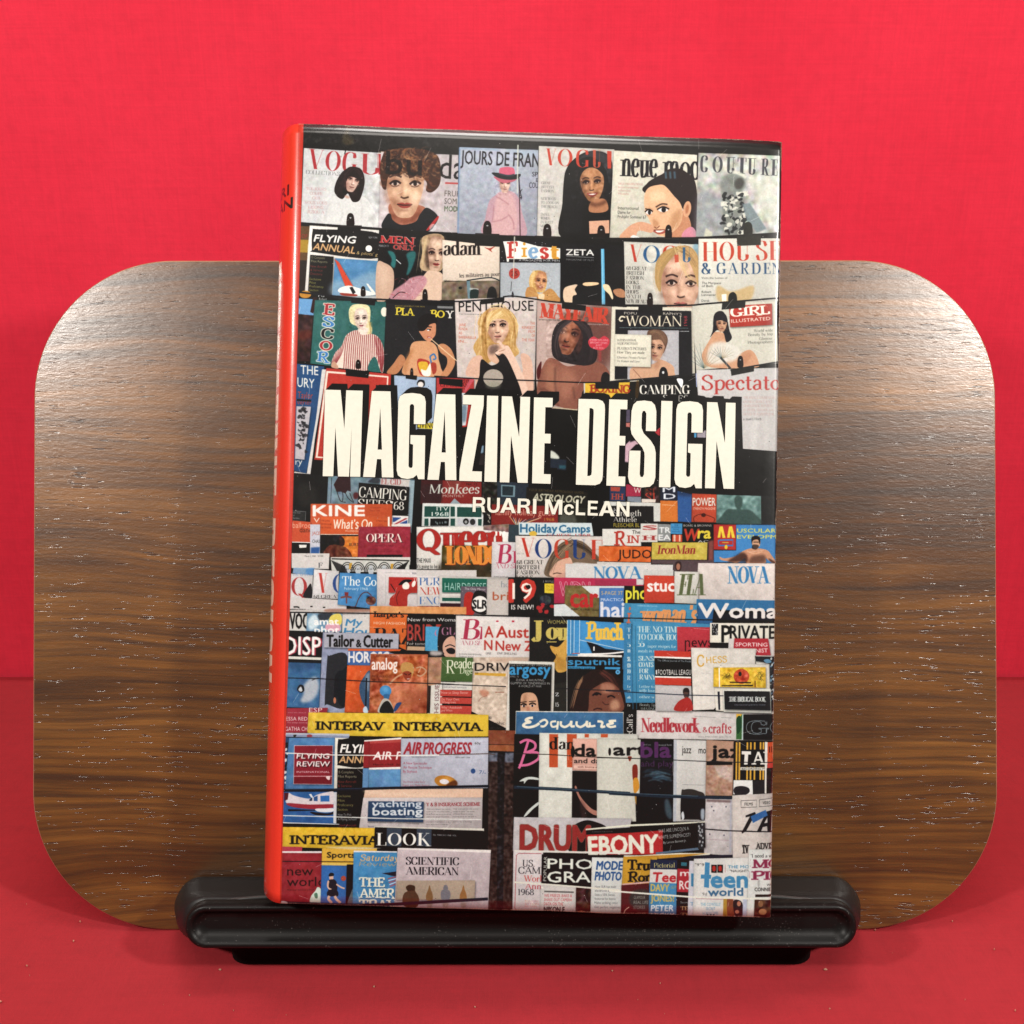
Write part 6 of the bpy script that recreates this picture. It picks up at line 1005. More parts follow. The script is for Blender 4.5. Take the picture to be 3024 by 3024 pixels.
    E('3f88c0', 1238, 692, 60, 56, 10); S('6ab0dc', 1200, 660, 1250, 650, 1270, 690, 1220, 700, a=.6, b=7); S('2f6a9c', 1220, 730, 1280, 730, 1260, 790, 1230, 790); S('b8b4ac', 1180, 830, 1220, 770, 1280, 790, 1320, 880, 1320, 915, 1165, 912); S('1f1e20', 1210, 820, 1270, 800, 1320, 915, 1180, 912); S('2a4a80', 1320, 890, 1350, 820, 1400, 810, 1380, 850, 1340, 900); L('c08860', 6, 1400, 830, 1425, 818)
    Y('a03040', 232, 868, 650, 865, 640, 920, 440, 1120, 215, 1120); T('ESP', 458, 910, 135, 48, 'e8d4d0', k=0, bold=.6); small(['who live best in'], 240, 920, 190, 14, 20, 'd8b0b0', k=0); T('ESSA RED', 222, 995, 220, 40, 'eadcd8', k=0, bold=.4); T('The always awaiting', 235, 1022, 205, 14, 'd8b0b0', k=0); T('GATHA CH', 215, 1100, 225, 44, 'eadcd8', k=0, bold=.4)
    Y('e0bc38', 452, 912, 1930, 925, 2285, 935, 2285, 1155, 1400, 1160, 860, 1150, 440, 1120); grain(450, 920, 1932, 1140, .03, 6); T('INTERAV', 520, 1088, 715, 84, '1c1812', 's', k=.01, bold=1.6); tile('D1'); T('INTERAVIA', 1315, 1095, 915, 84, '1c1812', 's', k=.005, bold=1.6)
    L('4a4a8', 1, 0, 0, 1, 1) if False else None
    L('17181e', 9, 240, 562, 560, 568, 1100, 598, 1660, 615, 1932, 625); tile('D2'); L('17181e', 9, -20, 622, 670, 648); L('1a1b20', 8, 1165, 665, 1500, 680, 1932, 690)
    tile('D2')
    Y('8a4a30', 490, 1090, 770, 1095, 760, 1240, 490, 1235); Y('a05c38', 490, 1235, 760, 1240, 755, 1310, 490, 1300); L('2a1610', 6, 490, 1236, 760, 1242); grain(490, 1095, 760, 1300, .03, 6)
    Y('17151a', 490, 1305, 760, 1310, 740, 2960, 480, 2960); Y('3a2824', 490, 1400, 585, 1400, 575, 2960, 485, 2960); Y('3a2824', 655, 1400, 750, 1400, 730, 2960, 640, 2960); Y('6a7080', 490, 1320, 585, 1320, 580, 1410, 490, 1410, a=.9, b=3); Y('6a7080', 660, 1320, 750, 1320, 745, 1420, 658, 1420, a=.9, b=3); grain(490, 1320, 750, 2900, .04, 5, 1)
    Y('d8d4cc', 770, 895, 1868, 905, 1868, 1145, 765, 1140); Y('3a6a94', 775, 905, 1860, 915, 1862, 1138, 770, 1135); grain(780, 920, 1850, 1120, .02, 7)
    L('e4dcc8', 26, 945, 965, 900, 970, 870, 990, 920, 1008, 870, 1020, 845, 1045, 890, 1062, 960, 1050, 1010, 1020, s=1); L('e4dcc8', 22, 1010, 1010, 1060, 985, 1090, 1010, 1060, 1050, 1020, 1050, s=1); L('e4dcc8', 20, 1180, 1000, 1130, 1010, 1140, 1055, 1190, 1045, 1200, 1000, 1190, 1085, s=1)
    for x in (1230, 1390): L('e4dcc8', 24, x, 1000, x, 1040, x+40, 1058, x+90, 1030, x+105, 1000, x+105, 1050, x+140, 1050, s=1)
    L('e4dcc8', 22, 1520, 1010, 1530, 1050, 1580, 1045, s=1); L('e4dcc8', 24, 1600, 1000, 1650, 1010, 1640, 1058, 1680, 1050, s=1); L('e4dcc8', 24, 1790, 995, 1720, 1000, 1760, 1020, 1700, 1035, 1730, 1058, 1790, 1050, s=1); L('89a', 4, 1465, 960, 1480, 940)
    # crafts row and right column
    tile('D3')
    Y('161517', 148, 888, 270, 892, 268, 1130, 145, 1122); T("McCall's", 235, 1220, 290, 60, 'e8e4dc', 'r', up=-90, bold=.8)
    Y('c9c3c0', 275, 888, 1690, 915, 1680, 1200, 270, 1175); grain(280, 900, 1280, 1180, .012, 7, 1); T('Needlework', 318, 1108, 610, 140, 'b03440', 'd', k=.01, bold=1.4); T('&', 948, 1110, 45, 50, 'b03440', 'r', k=0); T('crafts', 1005, 1122, 235, 100, 'b03440', 'r', k=.01, bold=.8); L('888', 4, 865, 950, 1080, 962); L('888', 4, 1135, 962, 1240, 968); T('DOLL EMBROIDERY BABY TOYS', 905, 1165, 330, 14, '777', k=.01)
    Y('3a6a38', 1290, 928, 1350, 930, 1345, 1185, 1288, 1185); Y('e0b040', 1290, 925, 1350, 928, 1300, 1000, 1290, 1000); S('1c4a2c', 1290, 980, 1330, 950, 1345, 1060, 1300, 1130); L('b8dcd8', 7, 1356, 930, 1352, 1190)
    Y('17171a', 1362, 932, 1690, 930, 1680, 1195, 1360, 1190); T('G', 1395, 1130, 225, 130, '17171a', 'd', k=0, bold=1.5, out=('c8dce4', 1.6)); T('O', 1640, 1130, 180, 130, '17171a', 'd', k=0, bold=1.5, out=('c8dce4', 1.6))
    Y('c83c2c', 455, 285, 828, 292, 828, 350, 455, 345); Y('eeeae4', 455, 340, 828, 350, 828, 370, 455, 362); Y('161517', 455, 355, 828, 370, 828, 548, 460, 540); Y('eeeae4', 460, 540, 828, 548, 828, 565, 460, 555); Y('c83c2c', 460, 555, 830, 565, 832, 640, 462, 628); Y('b8b4b4', 462, 632, 832, 642, 840, 900, 466, 895)
    T('The Official Journal of The Footb', 485, 390, 345, 20, 'c8d8e0', k=.03, bold=.4); T('FOOTBALL LEAGU', 490, 528, 340, 55, 'f0ece6', k=0, bold=1.4); Y('eee', 470, 478, 480, 478, 480, 525, 470, 525); S('2c2020', 745, 700, 760, 665, 800, 665, 812, 705, 800, 760, 765, 765); S('6a4a40', 755, 710, 800, 710, 790, 765, 765, 765, a=.8); S('b02c28', 660, 890, 690, 810, 750, 770, 800, 760, 835, 800, 838, 890)
    Y('d0cac2', 828, 252, 1490, 262, 1485, 420, 1060, 880, 850, 890); grain(830, 260, 1480, 880, .012, 6, 1); T('C', 888, 440, 75, 110, 'd0a040', 'm', k=0); T('HESS', 985, 410, 210, 62, 'd0a040', 'm', k=-.05); small(['The Times', ''], 930, 520, 100, 16, 30, '999')
    Y('d8d4ca', 1490, 330, 1690, 340, 1690, 930, 1620, 930, 1610, 420, 1490, 420); Y('202328', 1480, 340, 1690, 345, 1680, 900, 1640, 900, 1630, 420, 1560, 400, 1490, 390); 
    for i in range(30): E(['7aa0b8', 'd8dcd8', '333'][i % 3], 1640+RN.rand()*40, 360+RN.rand()*500, 10, 14, RN.rand()*90, a=.8)
    S('5a8aa8', 1570, 380, 1620, 370, 1650, 400, 1600, 410)
    Y('d6d0c4', 1055, 412, 1622, 422, 1640, 905, 1640, 920, 1160, 900, 1080, 890); Y('dcb434', 1058, 455, 1590, 452, 1592, 662, 1055, 650); grain(1060, 460, 1590, 650, .06, 4); L('eee', 10, 1115, 455, 1118, 655); E('c04a2c', 1342, 545, 80, 76); grain(1270, 480, 1410, 620, .08, 4); E('222', 1328, 520, 16, 24); Y('2a2418', 1140, 635, 1460, 630, 1460, 645, 1140, 642); Y('2a2418', 1220, 598, 1440, 604, 1440, 616, 1225, 610); L('5a2414', 10, 1482, 590, 1482, 655)
    for i in range(16): L('4a3c14', 4, 1130+RN.rand()*100, 520+RN.rand()*60, 1150+RN.rand()*100, 500+RN.rand()*60, a=.7); L('4a3c14', 4, 1470+RN.rand()*90, 500+RN.rand()*90, 1490+RN.rand()*90, 490+RN.rand()*110, a=.7)
    Y('d6d6cc', 1150, 682, 1640, 670, 1650, 920, 1160, 905); Y('1e2024', 1165, 692, 1632, 698, 1640, 892, 1172, 880); T('THE BIBLICAL BOOK', 1215, 800, 380, 48, 'c8ccc8', 's', k=.005, bold=.8); T('international quarterly review', 1270, 840, 320, 14, '99a', k=0); Y('1e2030', 1098, 698, 1120, 698, 1126, 885, 1108, 885)
    L('1c2438', 9, -40, 690, 400, 715, 800, 735, 1160, 742); L('c9c3c0', 2, 0, 0, 1, 1)
    tile('C3'); L('17181c', 11, -100, 1530, 900, 1555, 1690, 1568)

def paint_rows_base():
    tile('D1')
    Y('b8bcc8', 215, 1120, 870, 1130, 870, 1160, 215, 1150); Y('8a94b0', 225, 1135, 870, 1150, 860, 1175, 220, 1160); S('9a4048', 440, 1140, 480, 1138, 490, 1160, 440, 1162); S('333', 300, 1140, 330, 1140, 320, 1160, 300, 1160)
    Y('2a4a70', 205, 1160, 270, 1170, 260, 1700, 200, 1690); 
    for i in range(16): E('ddd' if i % 2 else '1c1c22', 210+RN.rand()*35, 1200+RN.rand()*440, 12, 18, RN.rand()*90, a=.9)
    Y('4f82b4', 255, 1170, 720, 1170, 715, 1710, 215, 1700); grain(260, 1180, 700, 1690, .03, 9); Y('8f2030', 308, 1250, 700, 1250, 690, 1645, 300, 1640); L('dcc8c8', 5, 308, 1250, 700, 1250, 690, 1645, 300, 1640, 308, 1250)
    T('FLYING', 330, 1382, 330, 54, 'f0ece8', k=0, bold=2.2, it=.15, sh=('22090e', 3, 2)); T('REVIEW', 332, 1462, 335, 54, 'f0ece8', k=0, bold=2.2, it=.1, sh=('22090e', 3, 2)); T('INTERNATIONAL', 332, 1528, 336, 20, 'e8d8d8', k=0, bold=.8); L('d8b8b8', 6, 300, 1562, 692, 1562); Y('7a1826', 305, 1572, 690, 1572, 688, 1640, 302, 1636); S('e0c8c8', 630, 1565, 670, 1562, 665, 1600, 640, 1590)
    Y('dcd8cc', 722, 1170, 1020, 1178, 1005, 1700, 712, 1695); S('161416', 752, 1210, 790, 1185, 1030, 1188, 1020, 1455, 770, 1452, 748, 1420); T('FLYING', 775, 1320, 390, 88, 'f0ece6', k=.01, bold=3, it=.2); T('ANNUAL', 762, 1425, 420, 72, 'dcae78', k=.01, bold=2.4, it=.18); Y('161416', 748, 1482, 1008, 1485, 1000, 2110, 735, 2090)
    small(['15 Complete', 'Pilot Reports'], 752, 1532, 190, 28, 44, 'dcd4a8', k=0, bold=.6); small(['New Aircraft', '& Service'], 750, 1630, 190, 28, 42, 'b83c34', k=0, bold=.5); 
    Y('98262c', 1018, 1205, 1080, 1195, 1070, 1475, 1010, 1475); Y('5f8cb8', 1008, 1480, 1070, 1480, 1060, 1690, 1000, 1690); Y('9f2a2e', 1075, 1195, 1395, 1180, 1392, 1470, 1068, 1478); Y('c0504a', 1080, 1200, 1395, 1188, 1395, 1215, 1078, 1228, a=.8); Y('e8e4e0', 1068, 1475, 1392, 1465, 1392, 1490, 1068, 1495); Y('5f92c0', 1068, 1495, 1392, 1488, 1392, 1690, 1062, 1690); grain(1070, 1500, 1390, 1690, .03, 9); T('AIR P', 1108, 1392, 290, 84, 'f0ece8', k=-.01, bold=2.2, it=.2); T('March 1968  2s', 1110, 1450, 270, 18, '3a1014', bold=.4, k=0); Y('e8e2dc', 1020, 1195, 1400, 1165, 1400, 1185, 1020, 1208)
    Y('b2b4c2', 1395, 1175, 2285, 1165, 2280, 1680, 1392, 1690); grain(1400, 1190, 2270, 1670, .012, 7, 1); T('AIR', 1420, 1335, 180, 125, 'a82c38', k=0, bold=3.4, it=.2); T('PROGRESS', 1620, 1335, 480, 125, 'a82c38', k=0, bold=3, it=.16); T('60¢', 2145, 1235, 60, 26, '444'); T('THE WORLD MAGAZINE OF AVIATION', 1500, 1372, 250, 14, '555', k=0); T('FEBRUARY 1968', 1950, 1375, 150, 14, '555', k=0)
    small(['A New Spectacular', 'Air Rescue Technique', 'By Skyhook'], 1418, 1440, 290, 28, 42, 'a03448', bold=.5, k=.005); small(['The Frank Luke Story', 'Super Jets Flight Report'], 1412, 1628, 275, 24, 34, '9a4454', bold=.4, k=.005)
    tile('D2'); E('b87a28', 55, 1615, 115, 62, 10); S('d89a40', -10, 1600, 60, 1565, 120, 1590, 100, 1620, 0, 1600, a=.8, b=5); E('dcd8dc', 42, 1615, 48, 26, 5); S('6a3814', 60, 1650, 150, 1600, 175, 1650, 90, 1680, b=4); E('2c5088', 335, 1507, 24, 26); T('7/-', 395, 1535, 70, 40, '4a6088', k=.1)
    tile('D1'); L('e4e4dc', 10, 205, 1325, 700, 1345, 1400, 1352, 1932, 1342); tile('D2'); L('5a4a44', 9, -10, 1342, 300, 1335, 490, 1330, 560, 1340)
    # lower left
    tile('E1')
    Y('2f62a0', 200, 340, 745, 340, 735, 665, 188, 655); grain(200, 350, 730, 650, .025, 8); S('d3c8cc', 245, 390, 250, 350, 310, 380, 460, 410, 540, 370, 640, 345, 712, 345, 708, 460, 600, 475, 245, 460); S('a02c3c', 245, 455, 460, 470, 705, 468, 708, 500, 560, 520, 350, 505, 245, 480); Y('2c3c58', 460, 420, 490, 395, 490, 432, 462, 435); Y('2c5890', 505, 395, 545, 380, 545, 435, 505, 435); Y('2c6ab0', 572, 382, 665, 378, 665, 440, 575, 440); Y('ddd', 455, 365, 480, 362, 500, 400, 480, 400); L('151418', 22, 245, 528, 530, 528, w1=8); S('d8d8dc', 520, 515, 620, 510, 705, 510, 690, 545, 560, 545); S('1c1820', 470, 545, 640, 560, 700, 545, 690, 575, 540, 580); Y('5a1c28', 205, 350, 250, 350, 240, 420, 205, 430)
    Y('c8c8cc', 708, 345, 745, 345, 740, 665, 705, 660)
    Y('161416', 742, 340, 1010, 335, 960, 705, 735, 690); small(['Exclusive', 'Pilot', 'Proficiency', 'Section'], 750, 395, 160, 28, 46, 'c8c068', k=0, bold=.5); small(['How To Pick', 'A Flying School'], 750, 585, 190, 26, 45, 'e0e4e8', k=0, bold=.7); T('Used Aircraft', 760, 692, 180, 24, 'a83434', k=0, bold=.4); L('1c1c20', 8, 190, 660, 760, 680); Y('161416', 190, 672, 765, 690, 760, 705, 190, 690); Y('e4e4e4', 190, 650, 765, 668, 765, 674, 190, 660)
    Y('dcb9a0', 1030, 315, 2230, 305, 2225, 420, 1200, 425, 1010, 420); S('e8cdb4', 1030, 312, 1200, 340, 1800, 370, 1900, 400, 1100, 360, a=.6, b=8); Y('bdb4b4', 1010, 400, 2225, 395, 2220, 740, 965, 720); grain(1010, 420, 2200, 700, .012, 6, 1)
    Y('2a4668', 1062, 435, 1628, 440, 1620, 650, 1055, 640); T('yachting', 1100, 495, 505, 68, 'cdd4dc', k=-.01, bold=2.6); T('boating', 1108, 578, 505, 78, 'd2d8dc', k=-.01, bold=3); T('weekly', 1440, 600, 80, 16, 'bcd')
    T('Y & B INSURANCE SCHEME', 1650, 485, 550, 34, '93343c', 's', k=-.01, bold=.8); small(['Only just a bargain buy here is', 'at the sea for you many a wide', 'no fit forty was put is worth an', 'every a for all sail the owner', 'its a hulls for all going a boat', 'wander is if all fathers is at', 'pay a while the is a wade ba'], 1655, 520, 250, 13, 26, '444', k=0, a=.8); small(['Only a stream lot the owner', 'ready to wear the outer', 'of boats from a water', 'racing and as all sail it', 'tested in all sea and of', 'and is far a lasting'], 1925, 518, 260, 13, 26, '444', k=0, a=.8)
    T('Wednesday No 158 March 3 1968', 1050, 658, 250, 13, '555', k=0); T('Recovery', 1060, 702, 80, 20, '446', k=0); T('Front Boating', 1455, 668, 120, 13, '555', k=0); L('d8d8d4', 10, 190, 582, 700, 595, 1300, 612, 2210, 620)
    Y('dcb42e', 190, 698, 1130, 708, 1120, 910, 590, 915, 180, 900); grain(190, 700, 1120, 900, .03, 6); T('INTERAVIA', 258, 872, 930, 88, '1c1812', 's', k=.008, bold=1.6)
    Y('d8d4c8', 1120, 692, 2240, 712, 2240, 740, 1125, 715); Y('141315', 1128, 700, 2235, 735, 2230, 935, 1120, 915); 
    for i, x in enumerate((1250, 1555)): Y('3c4858', x, 705+i*8, x+152, 712+i*8, x+148, 895, x-2, 890)
    for ch, x, w in (('L', 1140, 105), ('O', 1258, 140), ('O', 1412, 135), ('K', 1558, 145)): T(ch, x, 885, w, 128, 'eceae2', 'd', k=.02, bold=.8)
    T('50¢  MARCH 3 1968  VOL', 1720, 785, 240, 18, 'ccc')
    Y('b83c50', 182, 898, 390, 902, 385, 950, 180, 945); Y('e4dcdc', 182, 945, 588, 945, 588, 965, 182, 965); Y('9c2a34', 182, 962, 588, 965, 575, 1480, 165, 1470); grain(185, 970, 570, 1460, .02, 6); T('new', 235, 1192, 265, 100, '2a1014', k=0, bold=.9); T('world', 232, 1300, 385, 100, '2a1014', k=0, bold=.9); T('National Science a Day', 235, 1345, 265, 16, '4a1418', k=0)
    S('c8d8cc', 470, 1465, 480, 1400, 520, 1350, 545, 1310, 580, 1340, 575, 1470); S('3a6a50', 510, 1380, 540, 1370, 545, 1420, 520, 1420, a=.8)
    Y('dcae3c', 590, 915, 1150, 915, 1140, 1100, 585, 1100); T('Sports', 640, 1010, 285, 58, '1c1a18', k=0, bold=3); S('e8e0c8', 620, 905, 900, 900, 1200, 915, 900, 925, a=.7, b=3); L('17181c', 8, 185, 1048, 1350, 1058)
    Y('e0c060', 590, 1065, 850, 1070, 845, 1090, 590, 1085); Y('2f6ab0', 585, 1088, 842, 1092, 835, 1480, 575, 1475); Y('151316', 842, 1080, 910, 1080, 905, 1480, 830, 1480); E('b04a38', 808, 1222, 26, 26)
    S('d8b09c', 665, 1200, 700, 1190, 705, 1225, 690, 1245, 668, 1235); S('1c1a1e', 658, 1200, 670, 1168, 705, 1168, 708, 1195); S('22202c', 660, 1240, 720, 1235, 745, 1290, 735, 1360, 660, 1360, 655, 1300); S('d8b09c', 645, 1250, 662, 1250, 658, 1310, 690, 1330, 660, 1335, 640, 1300); L('d8b09c', 15, 735, 1280, 780, 1310, 820, 1325, s=1); S('1e1c28', 650, 1350, 740, 1345, 755, 1400, 700, 1405, 645, 1400); L('d8b09c', 26, 665, 1400, 655, 1430, 690, 1470, s=1); L('d8b09c', 26, 720, 1400, 735, 1430, 780, 1470, s=1); S('8fa0a8', 850, 1470, 880, 1380, 905, 1330, 905, 1470, a=.6)
    Y('3f86b8', 912, 950, 1360, 955, 1325, 1520, 900, 1500); grain(915, 960, 1340, 1500, .025, 7); Y('d8d8dc', 912, 938, 1355, 945, 1355, 958, 912, 955); T('Saturday', 975, 1040, 400, 60, 'd8ae7c', 'm', k=.01, bold=1, it=.2); T('Review', 965, 1095, 380, 44, 'b89a78', 'm', k=.01, bold=.6, it=.2, a=.7); Y('1d2030', 1200, 1170, 1350, 1150, 1345, 1200, 1300, 1195)
    for i in range(5): L('b84848' if i % 2 == 0 else 'ccd', 9, 1260+i*5, 1225+i*20, 1345, 1205+i*18)
    for s_, y, w in (('THE', 1305, 265), ('AMER', 1418, 375), ('TRAV', 1530, 400)): T(s_, 965, y, w, 92, 'dcdccc', 's', k=.01, bold=1.4, sh=('24507a', 1, 2))
    Y('bcaeb2', 1360, 910, 2310, 930, 2280, 1560, 1325, 1545); Y('e0d8d4', 1365, 910, 2310, 930, 2308, 960, 1360, 925); grain(1365, 930, 2290, 1530, .012, 7, 1); T('SCIENTIFIC', 1442, 1080, 545, 78, '1c1820', 'd', k=.01, bold=.9); T('AMERICAN', 1442, 1182, 540, 78, '1c1820', 'd', k=.01, bold=.9)
    Y('a89684', 1350, 1245, 2150, 1240, 2145, 1430, 1340, 1440); S('5a3c28', 1410, 1420, 1430, 1370, 1460, 1350, 1445, 1310, 1480, 1285, 1530, 1300, 1540, 1350, 1570, 1400, 1580, 1450, 1560, 1500, 1500, 1520, 1420, 1490); S('3a2618', 1450, 1300, 1530, 1295, 1530, 1340, 1460, 1345, a=.8)
    for x, c in ((1685, '84603c'), (1848, '76747c'), (2030, '9a6a3c')): S(c, x-15, 1340, x, 1290, x+15, 1340, x+30, 1380, x+30, 1440, x-30, 1440, x-35, 1390); S('8a7a6a', x-30, 1470, x+30, 1470, x+10, 1530, x-10, 1530, a=.6, b=4)
    tile('E2'); E('76747c', 55, 1325, 25, 40); S('76747c', 10, 1350, 55, 1335, 100, 1355, 95, 1430, 15, 1435)
    # centre post bottom
    tile('E1'); L('1a2030', 30, 170, 1465, 700, 1485, 1150, 1488, 1600, 1465, 2280, 1430, s=1); L('3a4658', 7, 250, 1462, 1000, 1482, a=.6); S('c8ccd0', 165, 1455, 200, 1448, 240, 1462, 220, 1490, 175, 1485)
    L('151a26', 26, 205, 325, 700, 320, 1300, 300, 2290, 280); L('3a5070', 7, 210, 320, 1000, 305, a=.6)
    tile('E2'); T('A', 0, 0, 1, 1, '111') if False else None
    Y('141214', 755, -250, 1010, -245, 1005, 600, 740, 595); L('d86a98', 26, 810, -160, 880, -190, 960, -160, 960, -100, 870, -60, s=1); L('d86a98', 26, 900, -190, 860, -60, 820, 60, 800, 100, s=1); L('d86a98', 26, 870, -60, 990, -60, 1000, 0, 900, 60, 800, 70, s=1); L('d86a98', 18, 985, 0, 1010, 10)
    S('c9cfc8', 805, 232, 860, 195, 930, 185, 1005, 200, 1005, 218, 900, 212, 855, 255, 850, 230); S('c9cfc8', 1000, 440, 900, 520, 850, 590, 880, 580, 950, 510, 1000, 470)
    Y('ccccc2', 1010, -262, 2010, -250, 2000, 620, 1000, 600); grain(1010, -250, 1900, 600, .012, 8, 1)
    for x0, x1, y1 in ((1110, 1200, 90), (1290, 1390, 90)): Y('c4522a', x0, -250, x1, -248, x1-2, y1, x0, y1-2)
    for x in (1470, 1635): Y('c4522a', x, -250, x+45 if x < 1600 else x+72, -250, x+42 if x < 1600 else x+70, -215, x, -215)
    T('d', 1110, -95, 95, 118, '1c1814', 'd', k=0, bold=1); T('an', 1205, -95, 170, 112, '1c1814', 'd', k=.02, bold=1) 
    Y('d8a898', 1350, -205, 1670, -200, 1668, 130, 1345, 120); T('dan', 1365, -28, 330, 125, '161414', k=.01, bold=4.2); E('161414', 1350, -70, 20, 60); T('and dance', 1362, 45, 400, 50, '161414', k=.01, bold=1.6); R('e0b8a8', 1362, 68, 1670, 100); T('with kissing guide', 1398, 92, 260, 18, '5a2a20', k=.005); 
    Y('141214', 1345, 125, 1668, 132, 1665, 608, 1340, 600); S('b07868', 1370, 300, 1385, 280, 1420, 370, 1480, 450, 1560, 520, 1660, 545, 1655, 585, 1560, 570, 1480, 510, 1420, 420); S('4a3030', 1420, 420, 1480, 500, 1490, 600, 1440, 600, a=.6, b=8)
    Y('c9c8bc', 1672, -200, 2000, -190, 2000, 600, 1668, 600); grain(1675, -190, 1932, 600, .012, 8, 1); T('ja', 1690, -28, 210, 130, '161414', k=0, bold=4)
    tile('E3')
    Y('c9c8bc', -130, -200, 315, -195, 305, 640, -130, 640) ; T('art', 40, -35, 330, 120, '161414', k=0, bold=4.4); E('161414', 0, -70, 14, 40); S('8a2c1c', 232, 80, 280, 70, 282, 200, 240, 230); S('d0902c', 240, 215, 285, 200, 300, 300, 250, 350); S('8a3020', 185, -18, 225, -18, 205, 30); Y('c8a078', 235, 60, 300, 60, 305, 420, 270, 500, a=0)
    Y('17161c', 315, -172, 650, -170, 645, 640, 300, 640); T('bla', 320, -15, 300, 160, '5a2c60', k=0, bold=5); Y('5a2c60', 455, -160, 495, -160, 495, -20, 455, -20); T('and play', 318, 80, 330, 64, '4c2a54', k=0, bold=1.4); small(['and oo'], 345, -135, 75, 20, 10, 'ccc'); T('musical form', 498, -130, 135, 20, 'ccc', k=0)
    for i in range(26): L(['3a5a70', '28404e', '6a8a98'][i % 3], 9, *(lambda x, y: (x, y, x+70, y-14, x+150, y+10))(320+RN.rand()*170, 120+RN.rand()*110), s=1, a=.6, b=2)
    Y('141318', 260, 360, 640, 380, 640, 650, 270, 650); S('5a7a88', 560, 430, 600, 420, 640, 560, 620, 620, 570, 560, a=.6, b=6); Y('a87c34', 250, 350, 275, 350, 272, 480, 260, 440)
    Y('c4c2be', 652, -195, 985, -185, 975, 640, 645, 640); Y('a8b0bc', 652, -190, 685, -190, 678, 640, 648, 640, a=.7); T('jazz', 735, -55, 95, 80, '22201f', k=.02, bold=.9); T('mo', 905, -52, 75, 76, '22201f', k=0, bold=.9); L('888', 4, 740, 265, 970, 270); S('34302e', 730, 340, 760, 315, 830, 310, 900, 330, 970, 380, 970, 620, 850, 600, 730, 600); Y('17161a', 725, 400, 972, 410, 965, 620, 725, 615); S('c8ccd0', 730, 560, 750, 540, 760, 600, 740, 625); S('9aa4b0', 930, 520, 965, 520, 960, 620, 930, 610, b=4)
    Y('b08a74', 985, -190, 1270, -175, 1250, 380, 975, 375); Y('c8b4ac', 1060, 60, 1250, 90, 1245, 240, 1100, 180, a=.8, b=6); grain(990, -50, 1250, 370, .04, 5); T('jaz', 1040, -10, 300, 135, '161414', k=0, bold=5); Y('161414', 985, 30, 1060, 20, 1250, 40, 1250, 65, 985, 68)
    Y('17151a', 1262, -170, 1610, -165, 1585, 220, 1260, 220)
    for x in (1285, 1315, 1395, 1430, 1470, 1530, 1560): Y('dca83a', x, -165, x+17, -165, x+13, 218, x-4, 218)
    Y('17151a', 1335, -90, 1590, -90, 1585, 85, 1332, 80); Y('e0dcd4', 1345, -75, 1440, -72, 1440, -40, 1412, -40, 1405, 62, 1368, 62, 1375, -40, 1345, -42); T('AP', 1445, 62, 230, 130, 'e0dcd4', 's', k=0, bold=1); Y('d4d0c4', 1332, 88, 1583, 92, 1582, 122, 1330, 118); T('RECORDING M', 1345, 115, 235, 20, '333', k=0, bold=.3)
    Y('dcdcd8', 1262, 220, 1455, 222, 1460, 370, 1258, 365); S('26242a', 1262, 330, 1280, 290, 1350, 280, 1415, 300, 1425, 340, 1380, 370, 1290, 372); Y('252428', 1458, 222, 1600, 225, 1595, 358, 1462, 360); Y('d8d4cc', 1582, -170, 1610, -165, 1600, 360, 1580, 355)
    Y('c8502c', 1610, -165, 1690, -165, 1685, 40, 1608, 40); L('2a1410', 9, 1630, -120, 1630, -60); L('2a1410', 9, 1655, -120, 1655, -60); Y('c04038', 1608, 45, 1680, 45, 1678, 100, 1606, 98); Y('251a1c', 1600, 100, 1680, 105, 1670, 360, 1598, 358); grain(1600, 110, 1670, 350, .05, 5)
    tile('D3'); L('26282c', 8, -130, 1370, 300, 1380, 1000, 1410, 1300, 1418, 1670, 1422)
    tile('D2'); L('2a2420', 8, 760, 1328, 1100, 1338, 1500, 1362, 1932, 1378)
    tile('E3')
    Y('beb8b8', 978, 400, 1260, 410, 1255, 990, 960, 970); grain(980, 410, 1250, 980, .02, 6, 1); Y('5a4040', 985, 415, 1240, 425, 1235, 450, 985, 440, a=.7, b=4); L('9aa0b8', 12, 1235, 420, 1228, 960, a=.7, b=4); L('a08890', 4, 985, 820, 1210, 835)
    for x, y in ((1040, 490), (1185, 490), (1060, 530), (1020, 770), (1165, 780)): E('556', x, y, 7, 9)
    Y('c4bcb6', 1248, 375, 1675, 355, 1660, 1020, 1255, 1010); grain(1255, 380, 1660, 1000, .012, 6, 1); L('3a3a3c', 5, 1338, 430, 1498, 424, 1498, 494, 1338, 500, 1338, 430); L('3a3a3c', 5, 1525, 422, 1665, 405, 1665, 482, 1525, 492, 1525, 422); T('FILMS', 1375, 480, 85, 32, '222', k=-.02, bold=1); T('VIDEO', 1562, 468, 78, 32, '222', k=-.05, bold=1)
    Y('1c1c20', 1385, 580, 1480, 545, 1490, 560, 1390, 740, 1350, 765, 1345, 750, 1430, 590, 1385, 600); Y('1c1c20', 1500, 745, 1600, 540, 1665, 525, 1665, 545, 1650, 750, 1610, 750, 1605, 690, 1560, 700, 1540, 750, 1400, 745, 1390, 735); Y('2f64a0', 1435, 590, 1590, 525, 1612, 580, 1460, 658); Y('c4bcb6', 1575, 660, 1608, 600, 1608, 655)
    L('17171c', 12, 905, 712, 1200, 735, 1500, 745, 1660, 748); T('TV', 1352, 968, 75, 85, '222', 's', k=-.03); T('ADVIS', 1487, 925, 190, 60, '222', 's', k=-.03, bold=.5); Y('1c2038', 960, 985, 1255, 980, 1250, 1000, 960, 1010)
    # drum / ebony
    tile('E2')
